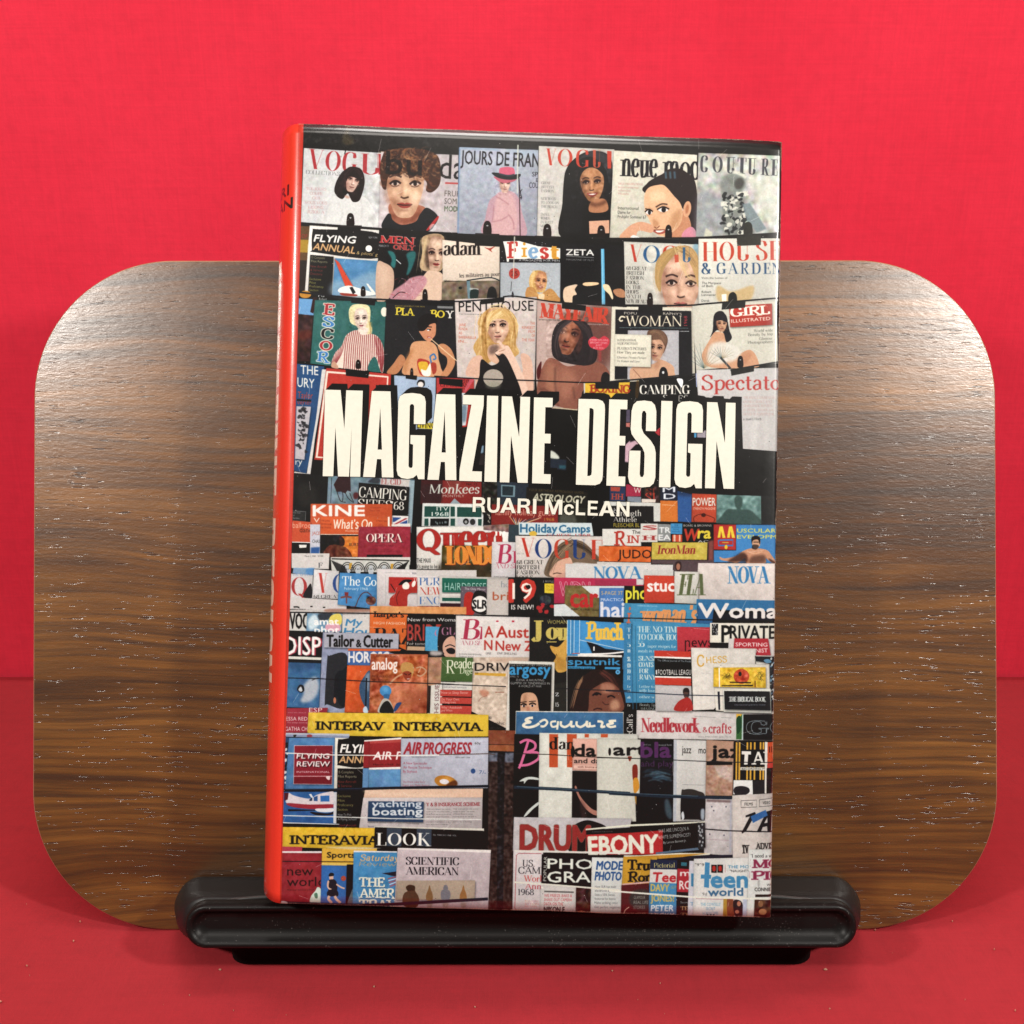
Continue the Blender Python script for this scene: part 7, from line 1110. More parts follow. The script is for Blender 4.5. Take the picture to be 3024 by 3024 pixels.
    Y('bab6b8', 750, 595, 1950, 610, 1932, 700, 1500, 960, 740, 940); grain(755, 600, 1480, 930, .015, 7, 1); S('171416', 1310, 760, 1360, 680, 1480, 628, 1600, 650, 1690, 700, 1600, 760, 1480, 940, 1310, 940); T('DRUM', 820, 930, 700, 265, '9c302e', k=.01, bold=8, out=('76745c', 1.4))
    Y('dcdcc8', 1480, 715, 1932, 670, 2695, 640, 2700, 655, 1932, 690, 1482, 730); Y('151315', 1485, 730, 1932, 700, 2695, 650, 2700, 905, 2260, 950, 1500, 972); Y('bc2c2e', 1485, 775, 1932, 755, 2265, 730, 2268, 975, 1932, 978, 1515, 975)
    T('EBONY', 1515, 978, 705, 190, 'dcdccc', k=-.035, bold=7); T('A JOHNSON PUBLICATION', 1545, 752, 210, 12, '888', k=-.02)
    tile('E3'); small(['WAS ABE LINCOLN A', 'WHITE SUPREMACIST?'], 498, 755, 330, 38, 66, 'e4e8e4', k=-.09, bold=1); T('By Lerone Bennett Jr.', 548, 868, 235, 26, 'd8dcd8', k=-.1, bold=.5); Y('5a7088', 470, 955, 905, 905, 910, 930, 470, 975); Y('2c2c30', 895, 650, 970, 655, 960, 930, 900, 920)
    for i in range(14): E('b8bcc0', 905+RN.rand()*50, 670+RN.rand()*240, 8, 12, a=.8)
    Y('d8d4c4', -100, 985, 315, 985, 700, 960, 1020, 962, 1020, 980, 500, 1010, 200, 1010, -100, 1010); Y('c08c2c', 140, 1000, 700, 975, 1000, 965, 690, 1010, 400, 1030, 140, 1030); Y('1d2030', 400, 1030, 700, 1005, 960, 990, 1250, 985, 1250, 1005, 800, 1030)
    tile('E2')
    Y('c9c2c2', 745, 930, 1050, 945, 1020, 1570, 735, 1565); L('a84850', 6, 1030, 968, 800, 965, 775, 985, 760, 1520, 785, 1548, 1020, 1552, s=0); T('US.', 838, 1100, 122, 68, '2a2830', 'r', k=.01, bold=.6); T('CAMP', 795, 1172, 290, 68, '2a2830', 'r', k=.01, bold=.6); T('World', 850, 1252, 230, 62, 'c04440', 'r', k=.01, bold=.6); T('Annu', 862, 1330, 220, 60, 'b84850', 'r', k=.01, bold=.6); T('1968', 790, 1390, 165, 62, '33343c', 'r', k=.01, bold=.8); grain(860, 1440, 1000, 1500, .05, 4)
    small(['ROADSIDE', 'SITES IN', 'BRITAIN'], 862, 1460, 140, 20, 26, 'c07070', a=.7)
    Y('d8d4cc', 760, 930, 1932, 955, 1932, 975, 760, 950); Y('17151a', 1035, 975, 1870, 985, 1850, 1290, 1030, 1275); T('POPULAR', 1080, 1248, 250, 34, 'dcdcd0', up=-88, bold=1); T('PHO', 1092, 1118, 460, 105, 'dce0d4', k=.02, bold=2.4); T('GRA', 1090, 1260, 440, 115, 'dce0d4', k=0, bold=2.4)
    Y('c6c2be', 1025, 1285, 1385, 1300, 1380, 1585, 1015, 1575); R('222', 1060, 1345, 1360, 1362, k=.03, a=.6); small(['WE FREEZE BAKE &', 'SHAKE OUT CAMERA', 'DATA ON THE'], 1058, 1410, 285, 32, 42, 'b83840', bold=1, k=.01); T('NIKON F.', 1056, 1562, 220, 56, '1a1a1c', k=.01, bold=3); L('e0dcd0', 14, 1030, 1310, 1050, 1322)
    Y('3c1c18', 1385, 1300, 1540, 1310, 1530, 1590, 1380, 1585); grain(1385, 1310, 1535, 1580, .08, 6); S('b86a48', 1400, 1560, 1440, 1540, 1500, 1580, 1390, 1590, a=.7)
    Y('c9ccc8', 1545, 1005, 1865, 1010, 1840, 1590, 1530, 1560); T('MODE', 1590, 1130, 262, 90, '2c5890', k=.01, bold=4, it=.1); T('PHOTO', 1575, 1238, 265, 90, '2c5890', k=.01, bold=3.6, it=.1); small(['New SLR has built', 'electronic eye', 'Sees a 55% Sense', 'features for home', 'Make striking color', 'Get perfect negatives'], 1575, 1315, 265, 24, 41, '44464c', k=.01, bold=.5)
    Y('a04038', 1530, 1562, 1840, 1570, 1840, 1592, 1530, 1590)
    L('d6d4c6', 17, 755, 1260, 1200, 1290, 1932, 1350)
    Y('c8982c', 1865, 1000, 2210, 1000, 2190, 1290, 1850, 1290)
    tile('E3')
    Y('c8982c', 140, 1005, 420, 1012, 400, 1300, 130, 1290); T('Tru', 180, 1132, 240, 100, '1c1812', 's', k=.01, bold=1.6); T('Rom', 185, 1255, 300, 100, '1c1812', 's', k=.01, bold=1.6); Y('d4a8a0', 130, 1275, 405, 1250, 405, 1265, 130, 1292)
    Y('5a1c20', 120, 1290, 400, 1270, 395, 1610, 115, 1600); S('3a3a38', 230, 1360, 320, 1330, 400, 1360, 400, 1540, 260, 1530, 200, 1450, a=.9, b=6); small(['GLAMOUR', 'REAL LIFE', 'STORIES'], 245, 1430, 150, 34, 50, 'b0b0a8', k=0, bold=1, it=.1); L('d8b8a0', 8, 140, 1590, 160, 1540, 200, 1510, s=1)
    Y('1f2c48', 415, 1028, 690, 1035, 685, 1130, 410, 1125); T('Pictorial', 450, 1110, 215, 48, 'd8c878', 'r', k=0, bold=1); Y('cfccc8', 412, 1125, 688, 1130, 682, 1275, 405, 1265); T('Tee', 435, 1255, 235, 100, 'bc2c34', k=0, bold=4.4, it=.12); Y('3f86b4', 405, 1262, 682, 1272, 680, 1608, 398, 1600); T('DAVY', 420, 1350, 185, 76, 'd0b45c', k=.01, bold=2.4); T('GETS', 620, 1325, 60, 30, 'a89858', k=0, it=.3); T('JONES!', 420, 1455, 235, 72, 'c8b060', k=0, bold=2.4); T('PETER', 420, 1552, 230, 62, 'dce0e0', k=0, bold=2.6, it=.12); T('MICKY', 420, 1620, 235, 52, 'dce0e0', k=0, bold=2.4, it=.12)
    Y('171618', 690, 1040, 812, 1045, 800, 1612, 685, 1608); Y('2c7080', 728, 1055, 788, 1058, 785, 1095, 728, 1092); Y('b02c38', 690, 1120, 810, 1125, 800, 1362, 686, 1358); T('m', 720, 1195, 100, 64, 'e0dcd8', k=0, bold=2.4); T('ROM', 712, 1330, 190, 90, 'e0dcd8', k=0, bold=2.2); T('Secret', 722, 1475, 90, 22, 'bbb', k=0); T('TE', 722, 1542, 80, 36, 'b08a60', 's', k=0); T('TI', 722, 1605, 80, 36, 'b08a60', 's', k=0)
    Y('c4c4cc', 812, 1040, 870, 1042, 858, 1612, 795, 1610); Y('3a80a8', 830, 1170, 860, 1170, 855, 1305, 830, 1300); T('T', 820, 1500, 40, 40, '6090b0'); 
    Y('d0d0cc', 858, 1020, 1420, 1008, 1400, 1615, 850, 1612); Y('3f88b4', 972, 1055, 1020, 1060, 1012, 1318, 962, 1310); Y('3f88b4', 930, 1180, 1035, 1185, 1032, 1225, 928, 1222); T('een', 1035, 1312, 370, 175, '3f88b4', k=0, bold=6)
    for x in (1035, 1098): Y('1d1818', x, 1080, x+58, 1082, x+56, 1165, x, 1162); S('b83028', x+12, 1100, x+40, 1095, x+44, 1140, x+16, 1145)
    T('THE MO', 1205, 1118, 215, 32, '3a80a8', k=0, bold=1.4); T('"NAUGHTY', 1225, 1158, 200, 26, '222', k=0, bold=.8); T('"9"9', 868, 1095, 95, 30, '444', k=0); L('b06a70', 6, 1178, 1080, 1178, 1160, a=.7)
    T('world', 1005, 1400, 355, 84, '3a6a90', k=-.01, bold=2.6); T('9d', 945, 1395, 45, 32, '666', k=0); L('9a5a6a', 8, 880, 1425, 1300, 1440, a=.6); small(["THE COWSILLS'", 'SECRET', 'HOROSCOPES'], 928, 1500, 205, 32, 44, '4a90b8', k=0, bold=1, al='c'); T('...', 990, 1592, 80, 60, '222', k=0)
    Y('b08a34', 1160, 1430, 1220, 1430, 1215, 1612, 1155, 1610); S('8a4a30', 1200, 1430, 1260, 1440, 1280, 1560, 1260, 1612, 1205, 1612); S('2a2024', 1260, 1460, 1310, 1440, 1355, 1480, 1355, 1600, 1280, 1600); E('b87860', 1318, 1480, 20, 26); E('b87860', 1300, 1560, 22, 18); Y('b0b8cc', 1360, 1430, 1400, 1430, 1395, 1612, 1355, 1612)
    Y('cdd0cc', 1420, 925, 1670, 930, 1655, 1630, 1400, 1615); T('"I need a wor', 1440, 1010, 260, 36, '2a2828', 'r', k=0, bold=.8); T('MO', 1452, 1115, 300, 84, '8c2c4c', 's', k=0, bold=3); T('PIC', 1445, 1235, 330, 84, '8c2c4c', 's', k=0, bold=3); S('9a9a98', 1510, 1250, 1530, 1240, 1525, 1310, 1510, 1300, a=.7); T('WHY', 1600, 1300, 90, 26, '333', bold=.8); T('CONNIE A', 1478, 1352, 210, 38, '222', k=0, bold=1.6); Y('2c2420', 1485, 1385, 1655, 1385, 1655, 1410, 1485, 1412)
    L('dcdcd0', 17, -5, 1348, 500, 1385, 900, 1415, 1655, 1432)
    Y('4a2c20', 1478, 1438, 1655, 1442, 1650, 1625, 1470, 1620); grain(1480, 1445, 1650, 1620, .08, 6); E('8a6040', 1540, 1480, 26, 32); E('a87850', 1560, 1560, 40, 30)
    tile('E2'); L('1c2c3c', 32, 750, 290, 1200, 310, 1932, 355); L('5a7484', 7, 780, 284, 1932, 348, a=.7)
    tile('E3'); L('1c2c3c', 32, -5, 352, 500, 380, 1000, 395, 1245, 400); L('5a7484', 7, -5, 345, 900, 382, a=.7)
    tile('D1')
# title lettering outlines, in each letter's own unit box
LT = {
'M': [[(0,0),(.41,0),(.54,.45),(.56,0),(1,0),(1,1),(.73,1),(.735,.43),(.70,1),(.41,1),(.30,.43),(.28,1),(0,1)]],
'A': [[(.27,0),(.86,0),(1,1),(.62,1),(.59,.79),(.45,.79),(.39,1),(0,1)], [(.54,.19),(.47,.68),(.61,.68)]],
'G': [[(1,.36),(1,.1),(.95,.04),(.8,.01),(.5,0),(.2,.01),(.05,.04),(0,.1),(0,.9),(.05,.96),(.18,.99),(.4,1),(.6,.985),(.72,.95),(.78,1),(1,1),(1,.49),(.47,.49),(.47,.59),(.57,.6),(.57,.85),(.54,.87),(.46,.87),(.42,.85),(.42,.15),(.46,.13),(.54,.13),(.58,.15),(.58,.36)]],
'Z': [[(.04,0),(1,0),(1,.12),(.56,.885),(1,.885),(1,1),(0,1),(0,.87),(.44,.11),(.04,.11)]],
'I': [[(0,0),(1,0),(1,1),(0,1)]],
'N': [[(0,0),(.36,0),(.65,.47),(.66,0),(1,0),(1,1),(.64,1),(.36,.45),(.34,1),(0,1)]],
'E': [[(0,0),(1,0),(1,.11),(.62,.11),(.62,.42),(.94,.42),(.94,.53),(.62,.53),(.62,.89),(1,.89),(1,1),(0,1)]],
'D': [[(0,0),(.72,0),(.9,.02),(.98,.06),(1,.12),(1,.88),(.98,.94),(.9,.98),(.72,1),(0,1)], [(.42,.105),(.42,.895),(.5,.895),(.57,.88),(.58,.85),(.58,.15),(.57,.12),(.5,.105)]],
'S': [[(1,.35),(1,.12),(.94,.05),(.8,.01),(.5,0),(.2,.01),(.06,.05),(0,.12),(0,.33),(.05,.39),(.2,.45),(.48,.54),(.57,.6),(.58,.64),(.58,.85),(.54,.88),(.46,.88),(.42,.85),(.42,.58),(0,.58),(0,.88),(.06,.95),(.2,.99),(.5,1),(.8,.99),(.94,.95),(1,.88),(1,.6),(.95,.53),(.8,.46),(.52,.38),(.43,.32),(.42,.28),(.42,.15),(.46,.12),(.54,.12),(.6,.15),(.6,.35)]],
}
# tile, letter, top-left x,y, top-right x,y, bottom-left x,y, bottom-right x,y
TITLE = [('B1','M',625,1008,1008,1020,600,1888,982,1895), ('B1','A',1014,1020,1335,1028,1012,1896,1320,1902), ('B1','G',1372,1040,1650,1046,1350,1915,1635,1920),
 ('B2','A',-125,1052,200,1060,-129,1924,165,1929), ('B2','Z',225,1062,445,1068,195,1935,422,1942), ('B2','I',478,1070,590,1073,450,1944,575,1948), ('B2','N',628,1076,915,1084,607,1950,890,1957),
 ('B2','E',955,1088,1145,1093,935,1960,1122,1966), ('B2','D',1408,1103,1680,1108,1380,1975,1650,1983), ('B2','E',1720,1108,1905,1113,1690,1984,1880,1990),
 ('B3','S',228,1116,475,1122,180,2000,462,2006), ('B3','I',525,1122,638,1126,500,1999,615,2003), ('B3','G',680,1122,950,1130,655,2006,935,2012), ('B3','N',990,1135,1280,1143,968,2010,1265,2018)]
AU = {
'R': [[(0,0),(.62,0),(.82,.04),(.93,.14),(.95,.27),(.92,.40),(.82,.50),(.72,.54),(.87,.61),(.91,.75),(.92,.9),(.98,1),(.73,1),(.69,.88),(.67,.72),(.6,.62),(.5,.6),(.23,.6),(.23,1),(0,1)], [(.23,.17),(.23,.43),(.55,.43),(.68,.39),(.71,.3),(.68,.2),(.56,.17)]],
'U': [[(0,0),(.23,0),(.23,.62),(.27,.76),(.36,.83),(.5,.85),(.64,.83),(.73,.76),(.77,.62),(.77,0),(1,0),(1,.64),(.95,.82),(.83,.95),(.65,1.01),(.5,1.02),(.35,1.01),(.17,.95),(.05,.82),(0,.64)]],
'A': [[(.38,0),(.62,0),(1,1),(.76,1),(.68,.79),(.32,.79),(.24,1),(0,1)], [(.5,.24),(.39,.62),(.61,.62)]],
'I': [[(0,0),(1,0),(1,1),(0,1)]],
'M': [[(0,0),(.28,0),(.5,.66),(.72,0),(1,0),(1,1),(.80,1),(.80,.26),(.59,1),(.41,1),(.20,.26),(.20,1),(0,1)]],
'c': [[(1,.36),(.74,.40),(.68,.26),(.52,.2),(.34,.27),(.27,.5),(.34,.74),(.52,.81),(.68,.75),(.75,.62),(1,.66),(.92,.87),(.74,.99),(.5,1.02),(.22,.94),(.05,.75),(0,.5),(.05,.26),(.22,.07),(.5,0),(.76,.04),(.93,.18)]],
'L': [[(0,0),(.26,0),(.26,.82),(1,.82),(1,1),(0,1)]],
'E': [[(0,0),(.97,0),(.97,.17),(.25,.17),(.25,.4),(.9,.4),(.9,.57),(.25,.57),(.25,.83),(1,.83),(1,1),(0,1)]],
'N': [[(0,0),(.24,0),(.77,.67),(.77,0),(1,0),(1,1),(.77,1),(.23,.33),(.23,1),(0,1)]],
}
AUTHOR = [('R',330,462),('U',478,604),('A',610,768),('R',786,918),('I',942,976),('M',1065,1240),('c',1258,1358),('L',1378,1474),('E',1500,1602),('A',1612,1775),('N',1793,1922)]
def author_polys():
    out = []; tile('C2')
    for ch, x0, x1 in AUTHOR:
        h = 150; b = lambda x: 457 + .031*(x - 330)
        t = 108 if ch == 'c' else h
        out.append([P(np.array([(x0 + (x1-x0)*u + (1-v)*t*.03, b(x0 + (x1-x0)*u) - (1-v)*t) for u, v in ring]).ravel()) for ring in AU[ch]])
    return out
def title_polys():
    out = []
    for t, ch, ax, ay, bx, by, cx_, cy_, dx, dy in TITLE:
        tile(t); A_, B_, C_, D_ = P([ax, ay, bx, by, cx_, cy_, dx, dy])
        out.append([np.array([(A_*(1-u) + B_*u)*(1-v) + (C_*(1-u) + D_*u)*v for u, v in ring]) for ring in LT[ch]])
    return out
def paint_spine():
    # the plain scarlet spine with its lettering, left of the front cover
    tile('A1')
    xs = M_
    edge = P([402, 85, 355, 860]); 
    q = np.array([[0, 0], [M_ + 6, 0], [M_ - 4, H_], [0, H_]], float)
    # red print runs a little over the hinge; its border wanders with the folded jacket
    bx = [897, 883, 868, 852, 838, 829.5]; by = [360, 860, 1380, 1940, 2327, 2690]
    e = np.c_[bx, by, np.ones(6)] @ HM.T; e = e[:, :2]/e[:, 2:]
    q = np.concatenate([[[0, -5]], [[e[0, 0], -5]], e, [[e[-1, 0], H_+5]], [[0, H_+5]]])
    shape([q], 'd03422')
    def v_text(s, x, y, w, h, c, bold=0):       # reads down the spine
        tr = sans_outline(s); al = np.concatenate(tr); mn, mx = al[:, 0].min(), al[:, 0].max()
        qx = (al[:, 0]-mn)/(mx-mn)*w; qy = al[:, 1]/.729*h
        pts = np.c_[x + qy, y + qx]; shape(np.split(pts, np.cumsum([len(t) for t in tr])[:-1]), c, 1, 0, bold)
    for s, y in (('RUARI', P([200, 790])[0][1]), ('McLEAN', P([222, 935])[0][1])):
        tr = sans_outline(s); al = np.concatenate(tr); mn, mx = al[:, 0].min(), al[:, 0].max()
        w = 252 if s == 'RUARI' else 290
        pts = np.c_[SPX + 34 - w/2 + (al[:, 0]-mn)/(mx-mn)*w, y - al[:, 1]/.729*33]
        shape(np.split(pts, np.cumsum([len(t) for t in tr])[:-1]), '1c1412', 1, 0, 1.8)
    y = 400; 
    for ch in 'MAGAZINE DESIGN':
        if ch == ' ': y += 60; continue
        w = {'M': 116, 'I': 36, 'D': 84}.get(ch, 82)
        for ri, ring in enumerate(LT[ch]):
            r_ = np.array([(SPX + 118 - v*236, y + u*w) for u, v in ring])
            shape([r_], 'e6c4b0' if ri == 0 else 'd03422')
        y += w + 9
    v_text('OXFORD', SPX - 18, 2050, 150, 36, '1c1412', 1)
SPX = M_ - 205
def finish_print():
    global cov
    r = np.random.RandomState(3)
    f = cov[:, M_-12:]
    # offset-print texture: fine mottling, faint dot screen, slight softness, rubbed scratches
    h, w = f.shape[:2]
    soft = np.stack([boxblur(f[..., i], 1) for i in range(3)], -1)
    f = f*.75 + soft*.25
    n1 = boxblur(r.randn(h, w), 1)*1.0; n2 = boxblur(r.randn(h//3+1, w//3+1), 1).repeat(3, 0).repeat(3, 1)[:h, :w]
    n3 = boxblur(r.randn(h//12+1, w//12+1), 1).repeat(12, 0).repeat(12, 1)[:h, :w]
    lum = f.mean(-1, keepdims=True); amp = .35 + lum*.9
    f = f + (n1*.055 + n2*.018)[..., None]*amp
    f = f + r.randn(h, w, 3).astype(np.float32)*.016
    g_ = f.mean(-1, keepdims=True); f = g_ + (f - g_)*.86
    f = np.clip(f, 0, 1)**1.10*np.array([.91, .945, .955]); f = np.clip((f - .5)*1.05 + .49, .03, 1)
    for i in range(140):
        x, y = r.rand()*w, r.rand()*h; a = r.rand()*6.28; l = 8 + r.rand()*40
        k = int(l); xx = np.clip((x + np.cos(a)*np.arange(k) + r.randn(k)*.3).astype(int), 0, w-1); yy = np.clip((y + np.sin(a)*np.arange(k)).astype(int), 0, h-1)
        f[yy, xx] = f[yy, xx]*.55 + .4
    for i in range(500):
        x, y = int(r.rand()*(w-2)), int(r.rand()*(h-2)); f[y:y+1+i % 2, x:x+1+(i//2) % 2] = .62 if i % 3 else .1
    # rubbed edges
    e = np.minimum(np.arange(w)[::-1][None, :], np.minimum(np.arange(h)[:, None], np.arange(h)[::-1][:, None])).astype(np.float32)
    wear = (e < 3 + 2.5*boxblur(r.randn(h//8+1, w//8+1), 1).repeat(8, 0).repeat(8, 1)[:h, :w]*3).astype(np.float32)*(r.rand(h, w) > .35)
    f = f*(1-wear[..., None]*.6) + np.array([.78, .72, .62])*wear[..., None]*.6
    cov[:, M_-12:] = f
    cov[:, :M_-12] += (r.randn(H_, M_-12, 1)*.012)
    cov[:] = np.clip(cov, 0, 1)
def paint_all():
    paint_rows_top()
    paint_rows_mid()
    paint_rows_low()
    paint_rows_base()
    ps = title_polys(); s = 3.45
    for rings in ps:                            # black block shadow rising to the right
        o = rings[0]
        for k in np.linspace(0, 1, 14): shape([o + np.array([19, -19.5])*k], '121013')
    tile('C2'); 
    paint_spine()
    finish_print()
# ---------------------------------------------------------------- the setting: red cloth floor and wall
WALLY = 0.1875
def cloth_floor():
    xs = np.linspace(-.9, .9, 181); ys = list(np.linspace(-.75, WALLY - .008, 110))
    prof = [(y, 0.) for y in ys] + [(WALLY - .0032 + .0022*math.sin(a), .0022 - .0022*math.cos(a)) for a in np.linspace(.3, 1.45, 6)] + [(WALLY - .0010, .0028), (WALLY - .0010, .0034)]
    V, F = [], []
    for j, (y, z) in enumerate(prof):
        for x in xs:
            w = 0.
            if z == 0: w = (noise.noise(Vector((x*6, y*6, 1.3))) + .5*noise.noise(Vector((x*19, y*17, 4.)))-1.1)*.0005*(1 if abs(x) > .125 or y > .1 or y < -.05 else .2)
            V.append((x, y, z + w + (noise.noise(Vector((x*14, 0, 9)))*.0008 if z > .0026 else 0)))
    nx = len(xs)
    for j in range(len(prof)-1):
        for i in range(nx-1): a = j*nx+i; F.append((a, a+1, a+nx+1, a+nx))
    return structure(link_mesh('floor', V, F, M_FLOOR, smooth=True))
def cloth_wall():
    xs = np.linspace(-.95, .95, 120); zs = np.linspace(-.003, .95, 90); V, F = [], []
    for z in zs:
        for x in xs: V.append((x, WALLY + .0006*noise.noise(Vector((x*5, z*5, 3))) + .0008, z))
    nx = len(xs)
    for j in range(len(zs)-1):
        for i in range(nx-1): a = j*nx+i; F.append((a, a+1, a+nx+1, a+nx))
    return structure(link_mesh('backdrop_wall', V, F, M_WALL, smooth=True))
cloth_floor(); cloth_wall()

# ---------------------------------------------------------------- the book stand
stand = thing('book_stand', 'walnut-brown wooden book stand with rounded corners and black plastic ledge', 'book stand', (0, 0, 0))
B0 = CAM + FWD*.361 + DWN*.1475 + RGT*.0011                    # foot of the board's face
B1 = CAM + FWD*.363 + DWN*(-.0894) + RGT*.0008
UPV = (B1 - B0).normalized(); NRM = RGT.cross(UPV).normalized()
if NRM.y > 0: NRM = -NRM
BW, BH = .1704, (B1 - B0).length
def SP(x, h, n): return B0 + RGT*x + UPV*h + NRM*n            # stand frame: across, up the board, out towards the viewer
ROT = np.array([[RGT.x, NRM.x*-1, UPV.x], [RGT.y, NRM.y*-1, UPV.y], [RGT.z, NRM.z*-1, UPV.z]])
from mathutils import Matrix
FRM = Matrix(((RGT.x, -NRM.x, UPV.x, B0.x), (RGT.y, -NRM.y, UPV.y, B0.y), (RGT.z, -NRM.z, UPV.z, B0.z), (0, 0, 0, 1)))
def in_frame(o): o.matrix_basis = FRM; return o                # local coords: x across, -y out, z up the board
def rrect(x0, x1, z0, z1, r, n=16, rt=None):
    out = []
    for cx_, cz, a0, q in ((x1-r, z1-r, 0, r), (x0+r, z1-r, 90, r), (x0+r, z0+r, 180, r), (x1-r, z0+r, 270, r)):
        for k in range(n+1): a = rad(a0 + 90*k/n); out.append((cx_ + q*math.cos(a), cz + q*math.sin(a)))
    return out
def loft(name, rings, mat, parent, caps=(True, True), smooth=True, sharp=None):
    """rings: list of (outline [(x,z)], n) with equal counts"""
    V, F = [], []; N = len(rings[0][0])
    for o, n in rings: V += [(x, -n, z) for x, z in o]
    for j in range(len(rings)-1):
        for i in range(N): a = j*N+i; b = j*N+(i+1) % N; F.append((a, b, b+N, a+N))
    if caps[0]: F.append(tuple(reversed(range(N))))
    if caps[1]: F.append(tuple(range((len(rings)-1)*N, len(rings)*N)))
    ob = link_mesh(name, V, F, mat, parent, smooth); in_frame(ob)
    bm = bmesh.new(); bm.from_mesh(ob.data); bmesh.ops.recalc_face_normals(bm, faces=bm.faces); bm.to_mesh(ob.data); bm.free()
    if smooth: ob.data.polygons.foreach_set('use_smooth', [len(p.vertices) < 5 for p in ob.data.polygons])
    return ob
# wooden panel: face laminate, and its pale edge band
bv = .0008
panel = loft('board', [(rrect(-BW+bv, BW-bv, bv, BH-bv, .0481, 28), 0.0), (rrect(-BW+bv, BW-bv, bv, BH-bv, .0481, 28), -.0002)], M_WOOD, stand, (True, False), smooth=False)
edge = loft('edge_band', [(rrect(-BW+bv, BW-bv, bv, BH-bv, .0481, 28), -.0002), (rrect(-BW+.0003, BW-.0003, .0003, BH-.0003, .0487, 28), -.0006), (rrect(-BW, BW, 0, BH, .049, 28), -.0016), (rrect(-BW, BW, 0, BH, .049, 28), -.0075), (rrect(-BW+bv, BW-bv, bv, BH-bv, .0481, 28), -.0085)], M_EDGE, panel, (False, True)); edge.matrix_basis = Matrix.Identity(4)
# black ledge: broad bar against the board, groove, raised front lip with a dished face
def stad(xc, hw, z0, z1, n=18): return rrect(xc-hw, xc+hw, z0, z1, (z1-z0)/2*.985, n)
bar = loft('ledge', [(stad(.0006, .1186, .0012, .0190), .0003), (stad(.0006, .1194, .0006, .0196), .0012), (stad(.0008, .1188, .0010, .0198), .006), (stad(.0010, .1150, .0030, .0203), .0165), (stad(.0012, .1112, .0050, .0207), .0225), (stad(.0012, .1100, .0056, .0203), .0235), (stad(.0012, .1088, .0066, .0197), .0238), (stad(.0014, .1076, .0072, .0188), .0242), (stad(.0014, .1074, .0074, .0186), .0262)], M_BLK, stand)
lip = loft('front_lip', [(stad(.0014, .1066, .0080, .0198), .0255), (stad(.0016, .1080, .0070, .0208), .0262), (stad(.0017, .1085, .0066, .0212), .0272), (stad(.0018, .1084, .0067, .0211), .0300), (stad(.0018, .1079, .0071, .0207), .0314), (stad(.0018, .1072, .0077, .0201), .0319), (stad(.0018, .1063, .0086, .0192), .0318), (stad(.0018, .1056, .0093, .0186), .0309), (stad(.0018, .1050, .0100, .0181), .0301), (stad(.0018, .1040, .0110, .0173), .0294), (stad(.0018, .1025, .0124, .0160), .0290)], M_BLKG, stand)
# two page-holding wires lying in the groove
def wire(name, pts, r, mat, parent, seg=8):
    V, F = [], []; P_ = [Vector(p) for p in pts]
    for i, p in enumerate(P_):
        t = (P_[min(i+1, len(P_)-1)] - P_[max(i-1, 0)]).normalized(); u = t.orthogonal().normalized(); w = t.cross(u)
        if i and u.dot(pu) < 0: pass
        if i: u = (pu - t*pu.dot(t)).normalized(); w = t.cross(u)
        pu = u
        for k in range(seg): a = 2*math.pi*k/seg; V.append(tuple(p + u*math.cos(a)*r + w*math.sin(a)*r))
    for i in range(len(P_)-1):
        for k in range(seg): a = i*seg+k; b = i*seg+(k+1) % seg; F.append((a, b, b+seg, a+seg))
    F += [tuple(range(seg)), tuple(reversed(range((len(P_)-1)*seg, len(P_)*seg)))]
    o = link_mesh(name, V, F, mat, parent, True); return in_frame(o)
for s in (-1, 1):
    pts = [(s*x + .0014, -.0252 + 0*x, z) for x, z in ((.045, .0214), (.060, .0216), (.075, .0215), (.086, .0210), (.094, .0202), (.0985, .0194), (.101, .0184))]
    wire('page_holder', pts, .00062, M_STEEL, stand)
# foot under the ledge
foot_front = -.0169
def world_block(name, x0, x1, y0, y1, z0, z1, r, mat, parent):
    V, F = [], []; n = 6
    ring = rrect(x0, x1, y0, y1, r, n); N = len(ring)
    for z, ins in ((z0, .0008), (z0+.0008, 0), (z1-.0008, 0), (z1, .0008)):
        cx_, cy_ = (x0+x1)/2, (y0+y1)/2
        V += [(cx_ + (x-cx_)*(1-ins/abs((x1-x0)/2)), cy_ + (y-cy_)*(1-ins/abs((y1-y0)/2)), z) for x, y in ring]
    for j in range(3):
        for i in range(N): a = j*N+i; b = j*N+(i+1) % N; F.append((a, b, b+N, a+N))
    F += [tuple(reversed(range(N))), tuple(range(3*N, 4*N))]
    return link_mesh(name, V, F, mat, parent, False)
world_block('foot', -.0954, .1017, foot_front, -.0035, .0, .0085, .006, M_FOOT, stand)
world_block('ledge_support', -.098, .103, -.0155, -.0040, .0085, .0150, .005, M_FOOT, stand)
# prop behind the board
V = [SP(-.05, .19, -.0086), SP(.05, .19, -.0086), SP(.05, .175, -.0086), SP(-.05, .175, -.0086), Vector((-.05, .135, .0)), Vector((.05, .135, 0)), Vector((.05, .128, 0)), Vector((-.05, .128, 0))]
link_mesh('rear_prop', V, [(0, 1, 2, 3), (4, 5, 1, 0), (3, 2, 6, 7), (7, 6, 5, 4), (1, 5, 6, 2), (4, 0, 3, 7)], M_BLK, stand)

